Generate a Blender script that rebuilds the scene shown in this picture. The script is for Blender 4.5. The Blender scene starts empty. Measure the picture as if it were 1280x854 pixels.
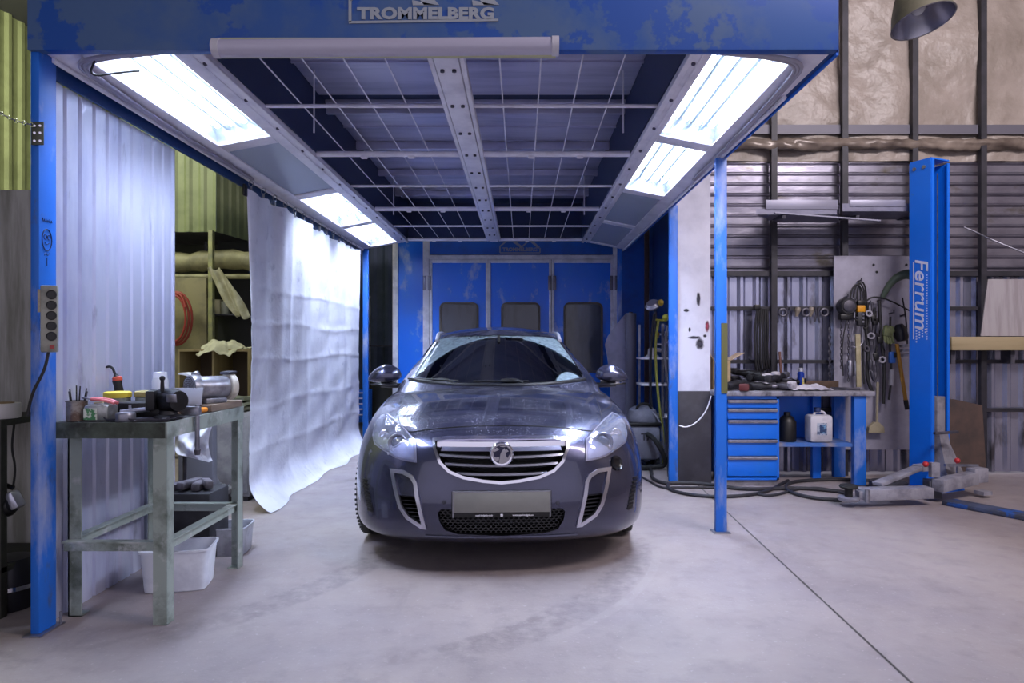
import bpy, bmesh, math, random
from mathutils import Vector, Matrix, Euler
from mathutils.bvhtree import BVHTree
from mathutils.geometry import delaunay_2d_cdt
random.seed(7)
S = bpy.context.scene
COL = S.collection
PI = math.pi
F, VX, VY, CH = 840.0, 652.0, 433.0, 1.26

def at(px, py, Y):
    return Vector(((px - VX) * Y / F, Y, CH - (py - VY) * Y / F))
def gnd(px, py):
    Y = CH * F / (py - VY)
    return Vector(((px - VX) * Y / F, Y, 0))
def lin(h):
    h = h.lstrip('#'); o = []
    for i in (0, 2, 4):
        c = int(h[i:i+2], 16) / 255
        o.append(c / 12.92 if c <= .04045 else ((c + .055) / 1.055) ** 2.4)
    return (*o, 1)

# ------------------------------------------------------------------ materials
def mat(name, col, rough=.5, metal=0., col2=None, scale=6., lo=.45, hi=.62, bump=0., bscale=40., coat=0.,
        col3=None, scale3=2., lo3=.55, hi3=.7, stretch=(1, 1, 1), spec=.5, sheen=0., rvar=0., bdist=.01):
    m = bpy.data.materials.new(name); m.use_nodes = True
    nt = m.node_tree; b = nt.nodes['Principled BSDF']
    b.inputs['Base Color'].default_value = lin(col)
    b.inputs['Roughness'].default_value = rough
    b.inputs['Metallic'].default_value = metal
    b.inputs['Coat Weight'].default_value = coat
    b.inputs['Coat Roughness'].default_value = .06
    b.inputs['Specular IOR Level'].default_value = spec
    tc = nt.nodes.new('ShaderNodeTexCoord')
    mp = nt.nodes.new('ShaderNodeMapping'); mp.inputs['Scale'].default_value = stretch
    nt.links.new(tc.outputs['Object'], mp.inputs['Vector'])
    prev = None
    for (c, sc, l, h) in ((col2, scale, lo, hi), (col3, scale3, lo3, hi3)):
        if not c: continue
        n = nt.nodes.new('ShaderNodeTexNoise'); n.inputs['Scale'].default_value = sc
        n.inputs['Detail'].default_value = 6; n.inputs['Roughness'].default_value = .62
        nt.links.new(mp.outputs[0], n.inputs['Vector'])
        r = nt.nodes.new('ShaderNodeMapRange'); r.inputs[1].default_value = l; r.inputs[2].default_value = h
        nt.links.new(n.outputs['Fac'], r.inputs[0])
        mx = nt.nodes.new('ShaderNodeMix'); mx.data_type = 'RGBA'
        nt.links.new(r.outputs[0], mx.inputs['Factor'])
        if prev: nt.links.new(prev, mx.inputs['A'])
        else: mx.inputs['A'].default_value = lin(col)
        mx.inputs['B'].default_value = lin(c)
        prev = mx.outputs['Result']
        if rvar:
            rr = nt.nodes.new('ShaderNodeMapRange'); rr.inputs[3].default_value = rough; rr.inputs[4].default_value = min(1, rough + rvar)
            nt.links.new(r.outputs[0], rr.inputs[0]); nt.links.new(rr.outputs[0], b.inputs['Roughness'])
    if prev: nt.links.new(prev, b.inputs['Base Color'])
    if bump:
        n = nt.nodes.new('ShaderNodeTexNoise'); n.inputs['Scale'].default_value = bscale; n.inputs['Detail'].default_value = 5
        nt.links.new(mp.outputs[0], n.inputs['Vector'])
        bp = nt.nodes.new('ShaderNodeBump'); bp.inputs['Strength'].default_value = bump; bp.inputs['Distance'].default_value = bdist
        nt.links.new(n.outputs['Fac'], bp.inputs['Height']); nt.links.new(bp.outputs[0], b.inputs['Normal'])
    return m
def emis(name, col, strength):
    m = bpy.data.materials.new(name); m.use_nodes = True
    b = m.node_tree.nodes['Principled BSDF']
    b.inputs['Base Color'].default_value = lin(col)
    b.inputs['Emission Color'].default_value = lin(col); b.inputs['Emission Strength'].default_value = strength
    return m
def thin_glass(name, tint='ffffff', refl=.1, haze=0., hazecol='c8ccd6'):
    m = bpy.data.materials.new(name); m.use_nodes = True
    nt = m.node_tree; nt.nodes.remove(nt.nodes['Principled BSDF']); out = nt.nodes['Material Output']
    t = nt.nodes.new('ShaderNodeBsdfTransparent'); t.inputs[0].default_value = lin(tint)
    g = nt.nodes.new('ShaderNodeBsdfGlossy'); g.inputs['Roughness'].default_value = .03
    lw = nt.nodes.new('ShaderNodeLayerWeight'); lw.inputs[0].default_value = .25
    mr = nt.nodes.new('ShaderNodeMapRange'); mr.inputs[3].default_value = refl; mr.inputs[4].default_value = .9
    nt.links.new(lw.outputs['Fresnel'], mr.inputs[0])
    mx = nt.nodes.new('ShaderNodeMixShader'); nt.links.new(mr.outputs[0], mx.inputs[0])
    nt.links.new(t.outputs[0], mx.inputs[1]); nt.links.new(g.outputs[0], mx.inputs[2])
    last = mx
    if haze:
        d = nt.nodes.new('ShaderNodeBsdfDiffuse'); d.inputs[0].default_value = lin(hazecol)
        m2 = nt.nodes.new('ShaderNodeMixShader'); m2.inputs[0].default_value = haze
        nt.links.new(mx.outputs[0], m2.inputs[1]); nt.links.new(d.outputs[0], m2.inputs[2]); last = m2
    nt.links.new(last.outputs[0], out.inputs[0])
    return m

# ------------------------------------------------------------------ mesh builder
class MB:
    def __init__(s): s.bm = bmesh.new()
    def _m(s, loc, rot):
        return Matrix.Translation(loc) @ (rot if isinstance(rot, Matrix) else Euler(rot).to_matrix().to_4x4())
    def box(s, c, sz, rot=(0, 0, 0), bev=0.):
        r = bmesh.ops.create_cube(s.bm, size=1.0)
        vs = r['verts']
        for v in vs: v.co = Vector((v.co.x * sz[0], v.co.y * sz[1], v.co.z * sz[2]))
        es = list({e for v in vs for e in v.link_edges})
        if bev:
            rr = bmesh.ops.bevel(s.bm, geom=es, offset=min(bev, min(sz) * .45), segments=2, affect='EDGES', profile=.5)
            vs = list({v for f in rr['faces'] for v in f.verts} | {v for v in vs if v.is_valid})
        bmesh.ops.transform(s.bm, matrix=s._m(c, rot), verts=vs)
        return s
    def span(s, a, b, bev=0.):      # axis aligned box from two corners
        a, b = Vector(a), Vector(b)
        return s.box((a + b) / 2, [max(abs(q), .0005) for q in (b - a)], bev=bev)
    def bar(s, p, q, w, h, up=(0, 0, 1), bev=0.):   # box from p to q, w sideways, h along up
        p, q = Vector(p), Vector(q); d = q - p; L = d.length; y = d / L
        u = Vector(up); x = y.cross(u)
        if x.length < 1e-4: x = y.cross(Vector((1, 0, 0)))
        x.normalize(); z = x.cross(y)
        R = Matrix((x, y, z)).transposed().to_4x4()
        return s.box((p + q) / 2, (w, L, h), R, bev)
    def cyl(s, p, q, r0, r1=None, n=20, cap=True):
        p, q = Vector(p), Vector(q); r1 = r0 if r1 is None else r1
        return s.lathe([(r0, 0), (r1, (q - p).length)], p, q - p, n, cap)
    def lathe(s, prof, o=(0, 0, 0), axis=(0, 0, 1), n=24, cap=True):
        o = Vector(o); R = Vector((0, 0, 1)).rotation_difference(Vector(axis)).to_matrix()
        rings = []
        for (r, z) in prof:
            if r < 1e-5: rings.append([s.bm.verts.new(o + R @ Vector((0, 0, z)))])
            else: rings.append([s.bm.verts.new(o + R @ Vector((r * math.cos(2 * PI * i / n), r * math.sin(2 * PI * i / n), z))) for i in range(n)])
        for a, b in zip(rings, rings[1:]):
            for i in range(n):
                j = (i + 1) % n
                q = [a[i % len(a)], a[j % len(a)], b[j % len(b)], b[i % len(b)]]
                u = []
                for v in q:
                    if v not in u: u.append(v)
                if len(u) > 2: s.bm.faces.new(u)
        if cap:
            for rg, fl in ((rings[0], True), (rings[-1], False)):
                if len(rg) > 2: s.bm.faces.new(rg[::-1] if fl else rg)
        return s
    def tube(s, pts, r, n=8, smooth=0, closed=False, cap=True):
        pts = [Vector(p) for p in pts]
        for _ in range(smooth):
            q = []
            N = len(pts)
            for i in range(N if closed else N - 1):
                a, b = pts[i], pts[(i + 1) % N]
                q += [a * .75 + b * .25, a * .25 + b * .75]
            if not closed: q = [pts[0]] + q + [pts[-1]]
            pts = q
        N = len(pts); rings = []
        up = None
        for i, p in enumerate(pts):
            if closed: d = pts[(i + 1) % N] - pts[i - 1]
            else: d = pts[min(i + 1, N - 1)] - pts[max(i - 1, 0)]
            if d.length < 1e-9: d = Vector((0, 0, 1))
            d.normalize()
            if up is None:
                up = Vector((0, 0, 1)) if abs(d.z) < .9 else Vector((1, 0, 0))
            x = d.cross(up)
            if x.length < 1e-5: x = d.orthogonal()
            x.normalize(); up = x.cross(d).normalized()
            rr = r(i / (N - 1)) if callable(r) else r
            rings.append([s.bm.verts.new(p + x * rr * math.cos(2 * PI * k / n) + up * rr * math.sin(2 * PI * k / n)) for k in range(n)])
        for i in range(N if closed else N - 1):
            a, b = rings[i], rings[(i + 1) % N]
            for k in range(n):
                l = (k + 1) % n
                s.bm.faces.new((a[k], a[l], b[l], b[k]))
        if cap and not closed:
            s.bm.faces.new(rings[0][::-1]); s.bm.faces.new(rings[-1])
        return s
    def sph(s, c, r, n=16, sc=(1, 1, 1), rot=(0, 0, 0)):
        rr = bmesh.ops.create_uvsphere(s.bm, u_segments=n, v_segments=max(6, n // 2), radius=r)
        for v in rr['verts']: v.co = Vector((v.co.x * sc[0], v.co.y * sc[1], v.co.z * sc[2]))
        bmesh.ops.transform(s.bm, matrix=s._m(c, rot), verts=rr['verts'])
        return s
    def prism(s, poly, o, ux, uy, depth):   # polygon in plane (ux,uy) at o, extruded by vector depth
        o, ux, uy, depth = map(Vector, (o, ux, uy, depth))
        a = [s.bm.verts.new(o + ux * p[0] + uy * p[1]) for p in poly]
        b = [s.bm.verts.new(v.co + depth) for v in a]
        s.bm.faces.new(a[::-1]); s.bm.faces.new(b)
        n = len(a)
        for i in range(n): s.bm.faces.new((a[i], a[(i + 1) % n], b[(i + 1) % n], b[i]))
        return s
    def grid(s, fn, nu, nv, thick=None):    # fn(u,v)->Vector ; optional thickness vector
        g = [[s.bm.verts.new(fn(i / nu, j / nv)) for j in range(nv + 1)] for i in range(nu + 1)]
        for i in range(nu):
            for j in range(nv): s.bm.faces.new((g[i][j], g[i+1][j], g[i+1][j+1], g[i][j+1]))
        if thick is not None:
            t = Vector(thick)
            h = [[s.bm.verts.new(v.co + t) for v in row] for row in g]
            for i in range(nu):
                for j in range(nv): s.bm.faces.new((h[i][j+1], h[i+1][j+1], h[i+1][j], h[i][j]))
            for j in range(nv):
                s.bm.faces.new((g[0][j], g[0][j+1], h[0][j+1], h[0][j])); s.bm.faces.new((g[nu][j+1], g[nu][j], h[nu][j], h[nu][j+1]))
            for i in range(nu):
                s.bm.faces.new((g[i+1][0], g[i][0], h[i][0], h[i+1][0])); s.bm.faces.new((g[i][nv], g[i+1][nv], h[i+1][nv], h[i][nv]))
        return s
    def build(s, name, m, parent=None, local=False, smooth=True, ang=35, recalc=True):
        if recalc: bmesh.ops.recalc_face_normals(s.bm, faces=s.bm.faces)
        if parent is not None and not local:
            bmesh.ops.transform(s.bm, matrix=wm(parent).inverted(), verts=s.bm.verts)
        off = Vector((0, 0, 0))
        if parent is None:
            xs = [v.co for v in s.bm.verts]
            off = Vector(((min(v.x for v in xs) + max(v.x for v in xs)) / 2, (min(v.y for v in xs) + max(v.y for v in xs)) / 2, min(v.z for v in xs)))
            bmesh.ops.translate(s.bm, vec=-off, verts=s.bm.verts)
        me = bpy.data.meshes.new(name); s.bm.to_mesh(me); s.bm.free()
        if smooth:
            me.polygons.foreach_set('use_smooth', [True] * len(me.polygons)); me.set_sharp_from_angle(angle=math.radians(ang))
        for q in (m if isinstance(m, (list, tuple)) else [m]): me.materials.append(q)
        o = bpy.data.objects.new(name, me); COL.objects.link(o); o.location = off
        if parent is not None: o.parent = parent
        return o
def wm(o):
    m = o.matrix_basis.copy()
    while o.parent: o = o.parent; m = o.matrix_basis @ m
    return m
def tag(o, label=None, cat=None, group=None, kind=None):
    if label: o['label'] = label
    if cat: o['category'] = cat
    if group: o['group'] = group
    if kind: o['kind'] = kind
    return o
def thing(name, loc, label, cat, group=None, rot=(0, 0, 0)):
    o = bpy.data.objects.new(name, None); COL.objects.link(o); o.location = loc; o.rotation_euler = rot
    o.empty_display_size = .1
    bpy.context.view_layer.update()
    return tag(o, label, cat, group)
def struct(o): o['kind'] = 'structure'; return o
def copy_tree(o, parent=None):
    c = o.copy(); COL.objects.link(c)
    if parent is not None: c.parent = parent
    for ch in list(o.children): copy_tree(ch, c)
    return c
def text_mesh(body, size, m, name, parent, M4, bold=0., sx=1., depth=.002, shear=0., spacing=1., align='CENTER'):
    cu = bpy.data.curves.new(name, 'FONT'); cu.body = body; cu.size = size; cu.offset = bold; cu.extrude = depth
    cu.align_x = align; cu.align_y = 'CENTER'; cu.shear = shear; cu.space_character = spacing; cu.resolution_u = 3
    t = bpy.data.objects.new('lettering_tmp', cu); COL.objects.link(t)
    dg = bpy.context.evaluated_depsgraph_get()
    me = bpy.data.meshes.new_from_object(t.evaluated_get(dg)); me.name = name
    bpy.data.objects.remove(t); bpy.data.curves.remove(cu)
    me.transform(Matrix.Diagonal((sx, 1, 1, 1))); me.transform(M4)
    if parent is not None: me.transform(wm(parent).inverted())
    me.materials.clear(); me.materials.append(m)
    o = bpy.data.objects.new(name, me); COL.objects.link(o); o.parent = parent
    return o

# ------------------------------------------------------------------ render settings, camera
vs = S.view_settings
S.display_settings.display_device = 'sRGB'
vs.view_transform = 'Standard'; vs.look = 'None'; vs.gamma = 1; vs.use_curve_mapping = False; vs.exposure = 1.0
S.cycles.use_denoising = True
S.cycles.max_bounces = 8; S.cycles.diffuse_bounces = 4; S.cycles.glossy_bounces = 4; S.cycles.transparent_max_bounces = 16
S.cycles.sample_clamp_indirect = 4.0
cam = bpy.data.cameras.new('camera'); cam.sensor_width = 36; cam.lens = F / 1280 * 36
cam.shift_x = (640 - VX) / 1280; cam.shift_y = (VY - 427) / 1280
co = bpy.data.objects.new('camera', cam); COL.objects.link(co); co.location = (0, 0, CH); co.rotation_euler = (PI / 2, 0, 0)
S.camera = co
w = bpy.data.worlds.new('hall_light'); S.world = w; w.use_nodes = True
bg = w.node_tree.nodes['Background']; bg.inputs[0].default_value = (.84, .80, .98, 1); bg.inputs[1].default_value = .46

# ------------------------------------------------------------------ shared materials
BLUE = mat('blue_paint', '0a66d6', .42, 0, '2a74c8', 3, .5, .75, col3='5d7fae', scale3=14, lo3=.62, hi3=.75)
BLUE_WORN = mat('worn_blue_paint', '0f62c4', .5, 0, '8f9cc4', 5, .52, .7, col3='4a4a55', scale3=9, lo3=.6, hi3=.72, stretch=(1, 1, .35))
BLUE_HEAD = mat('dusty_blue_header', '20529a', .5, 0, '45628f', 1.6, .42, .56, col3='0c4aa0', scale3=2.6, lo3=.53, hi3=.555)
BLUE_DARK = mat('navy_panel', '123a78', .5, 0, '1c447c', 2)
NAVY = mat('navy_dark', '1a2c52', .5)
LILAC = mat('grey_white_enamel', 'eceaf5', .36, 0, 'd6d4e2', 6, .45, .7)
PLEN = mat('plenum_sheet', 'c6c6e2', .34, .2, 'a6a8c8', 3, .4, .65, stretch=(.4, 3, 1))
STEEL = mat('dark_steel_frame', '3b3b46', .5, .3, '55525c', 8)
CHROME = mat('chrome_trim', 'e2e2ec', .14, 1)
BLACK = mat('black_plastic', '0d0d10', .45)
RUBBER = mat('black_rubber', '141416', .75, 0, '1f1f22', 20)
CABLE = mat('black_cable', '17171b', .6)
WHITEP = mat('white_plastic', 'e9e9f2', .35)
GREYM = mat('grey_metal', '9b9ba6', .35, .8, '7c7c88', 9)
GALV = mat('galvanised_sheet', 'a9abbb', .36, .75, '8d8fa4', 5, .4, .65, stretch=(1, 1, .4))
BLUSH = None
# ================================================================== ROOM
def floor_material():
    m = bpy.data.materials.new('concrete_floor'); m.use_nodes = True
    nt = m.node_tree; b = nt.nodes['Principled BSDF']; N = nt.nodes.new; L = nt.links.new
    tc = N('ShaderNodeTexCoord'); sep = N('ShaderNodeSeparateXYZ'); L(tc.outputs['Object'], sep.inputs[0])
    def noise(sc, det=6, rough=.6, stretch=None):
        n = N('ShaderNodeTexNoise'); n.inputs['Scale'].default_value = sc; n.inputs['Detail'].default_value = det; n.inputs['Roughness'].default_value = rough
        if stretch:
            mp = N('ShaderNodeMapping'); mp.inputs['Scale'].default_value = stretch; L(tc.outputs['Object'], mp.inputs[0]); L(mp.outputs[0], n.inputs['Vector'])
        else: L(tc.outputs['Object'], n.inputs['Vector'])
        return n.outputs['Fac']
    def mr(v, a, b2, c=0., d=1.):
        r = N('ShaderNodeMapRange'); r.inputs[1].default_value = a; r.inputs[2].default_value = b2; r.inputs[3].default_value = c; r.inputs[4].default_value = d
        L(v, r.inputs[0]); return r.outputs[0]
    def mth(op, a, b2=None):
        n = N('ShaderNodeMath'); n.operation = op
        for i, q in enumerate((a, b2)):
            if q is None: continue
            if isinstance(q, (int, float)): n.inputs[i].default_value = q
            else: L(q, n.inputs[i])
        return n.outputs[0]
    def mix(f, a, c):
        n = N('ShaderNodeMix'); n.data_type = 'RGBA'
        if isinstance(f, (int, float)): n.inputs['Factor'].default_value = f
        else: L(f, n.inputs['Factor'])
        for k, q in (('A', a), ('B', c)):
            if isinstance(q, str): n.inputs[k].default_value = lin(q)
            else: L(q, n.inputs[k])
        return n.outputs['Result']
    base = mix(mr(noise(.9), .38, .64), '9c918f', '8a8083')
    base = mix(mr(noise(7), .5, .75, 0, .55), base, '776e70')
    base = mix(mr(noise(40, 3), .62, .72, 0, .35), base, 'b9afaf')
    base = mix(mr(noise(2.2, 8, .7, (1, .35, 1)), .58, .72, 0, .5), base, '70676b')
    x, y = sep.outputs['X'], sep.outputs['Y']
    # tyre tracks: arcs of wet dust left behind the wheels
    def track(cx, cy, r, wdt, ylo, yhi, amt):
        dx = mth('SUBTRACT', x, cx); dy = mth('SUBTRACT', y, cy)
        d = mth('SQRT', mth('ADD', mth('MULTIPLY', dx, dx), mth('MULTIPLY', dy, dy)))
        d = mth('ABSOLUTE', mth('SUBTRACT', d, r))
        f = mr(d, wdt * .72, wdt, 1, 0)
        f = mth('MULTIPLY', f, mr(y, ylo, ylo + .25)); f = mth('MULTIPLY', f, mr(y, yhi - .05, yhi, 1, 0))
        return mth('MULTIPLY', mth('MULTIPLY', f, mr(noise(14, 4), .35, .6)), amt)
    base = mix(track(-3.0, 4.6, 2.22, .11, 2.75, 4.45, .42), base, '665d61')
    base = mix(track(-1.3, 4.5, 2.02, .12, 2.55, 4.45, .4), base, '665d61')
    base = mix(track(-1.3, 4.5, 2.16, .03, 2.75, 4.2, .10), base, 'c8c0c0')
    # expansion joint
    d = mth('ABSOLUTE', mth('SUBTRACT', mth('SUBTRACT', x, 1.36), mth('MULTIPLY', y, .0395)))
    d = mth('ADD', d, mth('MULTIPLY', mth('SUBTRACT', noise(9), .5), .008))
    joint = mth('MULTIPLY', mr(d, .004, .008, 1, 0), mr(y, 7, 7.2, 1, 0))
    base = mix(joint, base, '35302f')
    L(base, b.inputs['Base Color'])
    L(mr(noise(3), .35, .65, .42, .62), b.inputs['Roughness'])
    bp = N('ShaderNodeBump'); bp.inputs['Strength'].default_value = .25; bp.inputs['Distance'].default_value = .004
    L(noise(60, 5), bp.inputs['Height']); L(bp.outputs[0], b.inputs['Normal'])
    return m
fl = struct(MB().span((-7, -3, -.1), (9, 14, 0)).build('floor', floor_material(), smooth=False))
# shift mesh so that object space equals world space
for o in (fl,):
    o.data.transform(Matrix.Translation(o.location)); o.location = (0, 0, 0)

def corrugated(P, ux, uy, W, H, period, depth, nrm, m, name, frac=.5, ramp=.18, parent=None, thick=.004):
    """trapezoid sheet: ribs repeat along ux (width W) and run along uy (height H)"""
    P, ux, uy, nrm = map(Vector, (P, ux, uy, nrm))
    prof = []; n = int(W / period) + 1
    for k in range(n + 1):
        for (t, d) in ((0, 0), (frac - ramp / 2, 0), (frac + ramp / 2, 1), (1 - ramp, 1)):
            u = (k + t) * period
            if u <= W: prof.append((u, d * depth))
    prof.append((W, prof[-1][1]))
    b = MB()
    a = [[b.bm.verts.new(P + ux * u + nrm * (d + q) + uy * v) for (u, d) in prof] for q, v in ((0, 0), (0, H))]
    c = [[b.bm.verts.new(P + ux * u + nrm * (d - thick) + uy * v) for (u, d) in prof] for v in (0, H)]
    for i in range(len(prof) - 1):
        b.bm.faces.new((a[0][i], a[0][i+1], a[1][i+1], a[1][i])); b.bm.faces.new((c[0][i+1], c[0][i], c[1][i], c[1][i+1]))
        b.bm.faces.new((a[0][i+1], a[0][i], c[0][i], c[0][i+1])); b.bm.faces.new((a[1][i], a[1][i+1], c[1][i+1], c[1][i]))
    for e in (0, -1): b.bm.faces.new((a[0][e], a[1][e], c[1][e], c[0][e]))
    return b.build(name, m, parent, ang=20)

# ---- right back wall
WY = 6.66
wall_z = lambda py: at(0, py, WY).z
wall_x = lambda px: at(px, 0, WY).x
wsheet = mat('wall_sheet_lower', 'a2a5bf', .24, .8, 'b4b6cc', 4, .4, .65, col3='5b5a63', scale3=5, lo3=.56, hi3=.7, stretch=(1, 1, .3))
wlam = mat('wall_sheet_upper', '8b8996', .32, .75, '706d7b', 3, .4, .62, bump=.5, bscale=9, col3='5d5850', scale3=4, lo3=.58, hi3=.7, stretch=(.5, 1, 1))
wfab = mat('insulation_film', '9a8f87', .42, 0, '847a71', 2.2, .42, .66, bump=.8, bscale=2.6, bdist=.09)
struct(corrugated((1.75, WY, .02), (1, 0, 0), (0, 0, 1), 5.15, wall_z(345) - .02, .155, .028, (0, -1, 0), wsheet, 'wall_back', frac=.55))
struct(corrugated((1.75, WY, wall_z(345)), (0, 0, 1), (1, 0, 0), wall_z(196) - wall_z(345), 5.15, .103, .022, (0, -1, 0), wlam, 'wall_back.001', frac=.72, ramp=.16))
def film(u, v):
    x = 1.75 + u * 5.15; z = wall_z(203) + v * 2.6
    r = 0
    for (fx, fz, a, p) in ((3.1, 2.3, .03, .7), (7.3, 1.1, .02, 2.0), (2.0, 6.1, .018, 1.1), (11, 4.5, .008, 0)):
        r += a * math.sin(fx * x + 1.3 * math.sin(fz * z + p) + p * 3)
    for k in range(9):
        cx = 2.9 + k * .61 + .1 * math.sin(k * 5); r += .012 * math.sin(18 * (z - 3.2) + 9 * abs(x - cx)) * math.exp(-abs(x - cx) * 3) * math.exp(-abs((z % .9) - .3) * 2)
    for (fx, fz, o_) in ((.9, 1, 0), (-.7, 1, 1.7), (.35, 1, 4.1), (-1.4, 1, 2.9)):
        t = (fx * x + fz * z + o_ + .12 * math.sin(3 * x - 2 * z + o_)) % 1.35
        r += .016 * math.exp(-((t - .6) / .05) ** 2) * (.5 + .5 * math.sin(2.1 * x - 1.7 * z + o_ * 3))
    return Vector((x, WY - .045 - r * .75, z))
struct(MB().grid(film, 160, 90, (0, .03, 0)).build('wall_back.002', wfab, ang=60))
def roll(u, v):
    x = 1.75 + u * 5.15; a = v * 2 * PI
    rr = .056 + .010 * math.sin(4 * x + 2 * a) + .010 * math.sin(13 * x + 3 * a + 2 * math.sin(5 * x)) + .006 * math.sin(41 * x - 2 * a)
    return Vector((x, WY - .10 - rr * math.cos(a) * .8, wall_z(184) + rr * .9 * math.sin(a)))
film_roll = mat('brown_film', '85796f', .3, .1, '5d524b', 4, .4, .65)
struct(MB().grid(roll, 140, 16).build('wall_rolled_film', film_roll, ang=80))  # rolled up plastic film along the wall, grouped with the wall structure
TR = 0
TRIMD = mat('wall_frame_dark', '26262d', .5, .2, '33313a', 6)
def trim(mb, m=TRIMD):
    global TR; TR += 1
    return struct(mb.build('trim_%d' % TR, m))
for px in (962, 1049, 1135, 1219, 1305):
    x = wall_x(px)
    top = 5.4 if px != 962 else wall_z(140)
    trim(MB().span((x - .028, WY - .13, 0 if px != 1219 else 0), (x + .028, WY - .075, top)))
for (py, hh, m) in ((165, .09, mat('beam_grey', '5f5d68', .5, .2)), (343, .05, TRIMD), (386, .035, TRIMD), (452, .035, TRIMD), (512, .035, TRIMD)):
    trim(MB().span((1.75, WY - .085, wall_z(py) - hh / 2), (6.9, WY - .05, wall_z(py) + hh / 2)), m)
# ---- far walls closing the hall
dark = mat('dark_far_wall', '4b586c', .6, 0, '56627a', 3)
struct(corrugated((-7, 11.6, 0), (1, 0, 0), (0, 0, 1), 5.2, 5.4, .25, .03, (0, -1, 0), dark, 'wall_far'))
struct(MB().span((-1.8, 11.6, 0), (3.2, 11.7, 5.4)).build('wall_far.001', dark))
struct(MB().span((6.9, -3, 0), (7.0, 6.8, 5.4)).build('wall_right', wfab))
olive = mat('olive_cladding', '98a06c', .5, 0, '868e5e', 3)
struct(corrugated((-6.4, -3, 0), (0, 1, 0), (0, 0, 1), 14.6, 5.4, .22, .03, (1, 0, 0), olive, 'wall_left'))
struct(MB().span((-7, -3, 5.4), (7, 11.7, 5.5)).build('ceiling', mat('ceiling_sheet', '6b6a70', .6)))

# ================================================================== CANOPY
XO_L, XI_L, XI_R, XO_R = -2.10, -1.51, .80, 1.36
ZO, ZI, ZR = 2.55, 2.66, 3.16
Y0, Y1 = 2.95, 8.95
can = thing('spray_canopy', (-.37, 5.9, 0), 'big blue canopy with light panels and wire grid standing over the car', 'canopy')
hd = MB().span((XO_L - .035, Y0 - .05, ZO - .01), (XO_R + .01, Y0, ZR + .02), .004).build('header_panel', BLUE_HEAD, can)
b = MB()
b.span((XO_L - .03, Y0, ZO), (XO_L, Y1, ZR)); b.build('outer_skin', BLUE_DARK, can); b = MB(); b.span((XO_R - .0, Y0, ZO), (XO_R + .03, Y1, ZR)); b.build('outer_skin', BLUE_DARK, can); b = MB()
b.span((XO_L, Y1 - .02, ZI), (XO_R, Y1 + .01, ZR))
b.span((XI_L - .02, Y0, ZI + .03), (XI_L, Y1 - .02, ZR)); b.span((XI_R, Y0, ZI + .03), (XI_R + .02, Y1 - .02, ZR))
b.build('side_skin', NAVY, can)
# roof sheets of the plenum with black gaps and cross ribs
b = MB()
for ya, yb in ((2.95, 3.95), (3.97, 5.0), (5.16, 6.1), (6.12, 7.1), (7.12, 7.9), (8.02, 8.5)):
    b.span((XI_L, ya, ZR - .03), (XI_R, yb, ZR), .006)
b.build('roof_sheet', PLEN, can)
b = MB()
for y in (4.0, 5.22, 6.15, 7.1, 8.05): b.span((XI_L, y - .03, ZR - .10), (XI_R, y + .01, ZR - .035), .004)
for y in (4.4, 5.7, 6.6): b.span((XI_L, y - .008, ZR - .045), (XI_R, y + .008, ZR - .03))
b.build('roof_rib', PLEN, can)
MB().span((XO_L, Y0, ZR), (XO_R, Y1, ZR + .03)).build('roof_cover', NAVY, can)
# inner air grid
cb = MB(); cx = -.37
cb.span((cx - .06, Y0 + .02, ZI - .005), (cx + .06, Y1, ZI + .06), .003)
cb.span((cx - .09, Y0 + .02, ZI + .0), (cx - .065, Y1, ZI + .05), .003); cb.span((cx + .065, Y0 + .02, ZI), (cx + .09, Y1, ZI + .05), .003)
cb.build('centre_beam', LILAC, can)
bolt = None
for k in range(1, 12):
    for sx in (-.03, .03):
        y = Y0 + .5 * k - .06
        if bolt is None: bolt = MB().cyl((cx + sx, y, ZI - .017), (cx + sx, y, ZI - .005), .011, n=10).build('bolt', mat('bolt_dark', '4c4a58', .4, .6), can); b0 = (sx, y)
        else:
            c_ = bolt.copy(); COL.objects.link(c_); c_.location = (sx - b0[0], y - b0[1], 0)
for k in range(1, 7):
    y = 2.98 + k * .99; thick = k % 2 == 0
    b = MB(); r = .022 if thick else .011
    for (xa, xb) in ((XI_L, cx - .085), (cx + .085, XI_R)):
        b.cyl((xa, y, ZI + .02), (xb, y, ZI + .02), r, n=12)
        if thick:
            for q in (.33, .66): b.box((xa + (xb - xa) * q, y, ZI + .0), (.05, .03, .03), bev=.008)
    b.build('cross_bar', LILAC, can)
for x0 in (XI_L, cx + .05):
    for k in range(1, 5):
        xx = XI_L + .207 * k if x0 == XI_L else -.11 + .207 * (k - 1)
        MB().cyl((xx, Y0, ZI + .035), (xx, Y1, ZI + .035), .0042, n=6).build('grid_wire', LILAC, can)
for k, y in enumerate((4.5, 7.3)):
    for xx in (XI_L + .12, XI_R - .12): MB().cyl((xx, y, ZI + .03), (xx, y, ZR - .05), .006, n=6).build('hanger_rod', LILAC, can)
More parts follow.
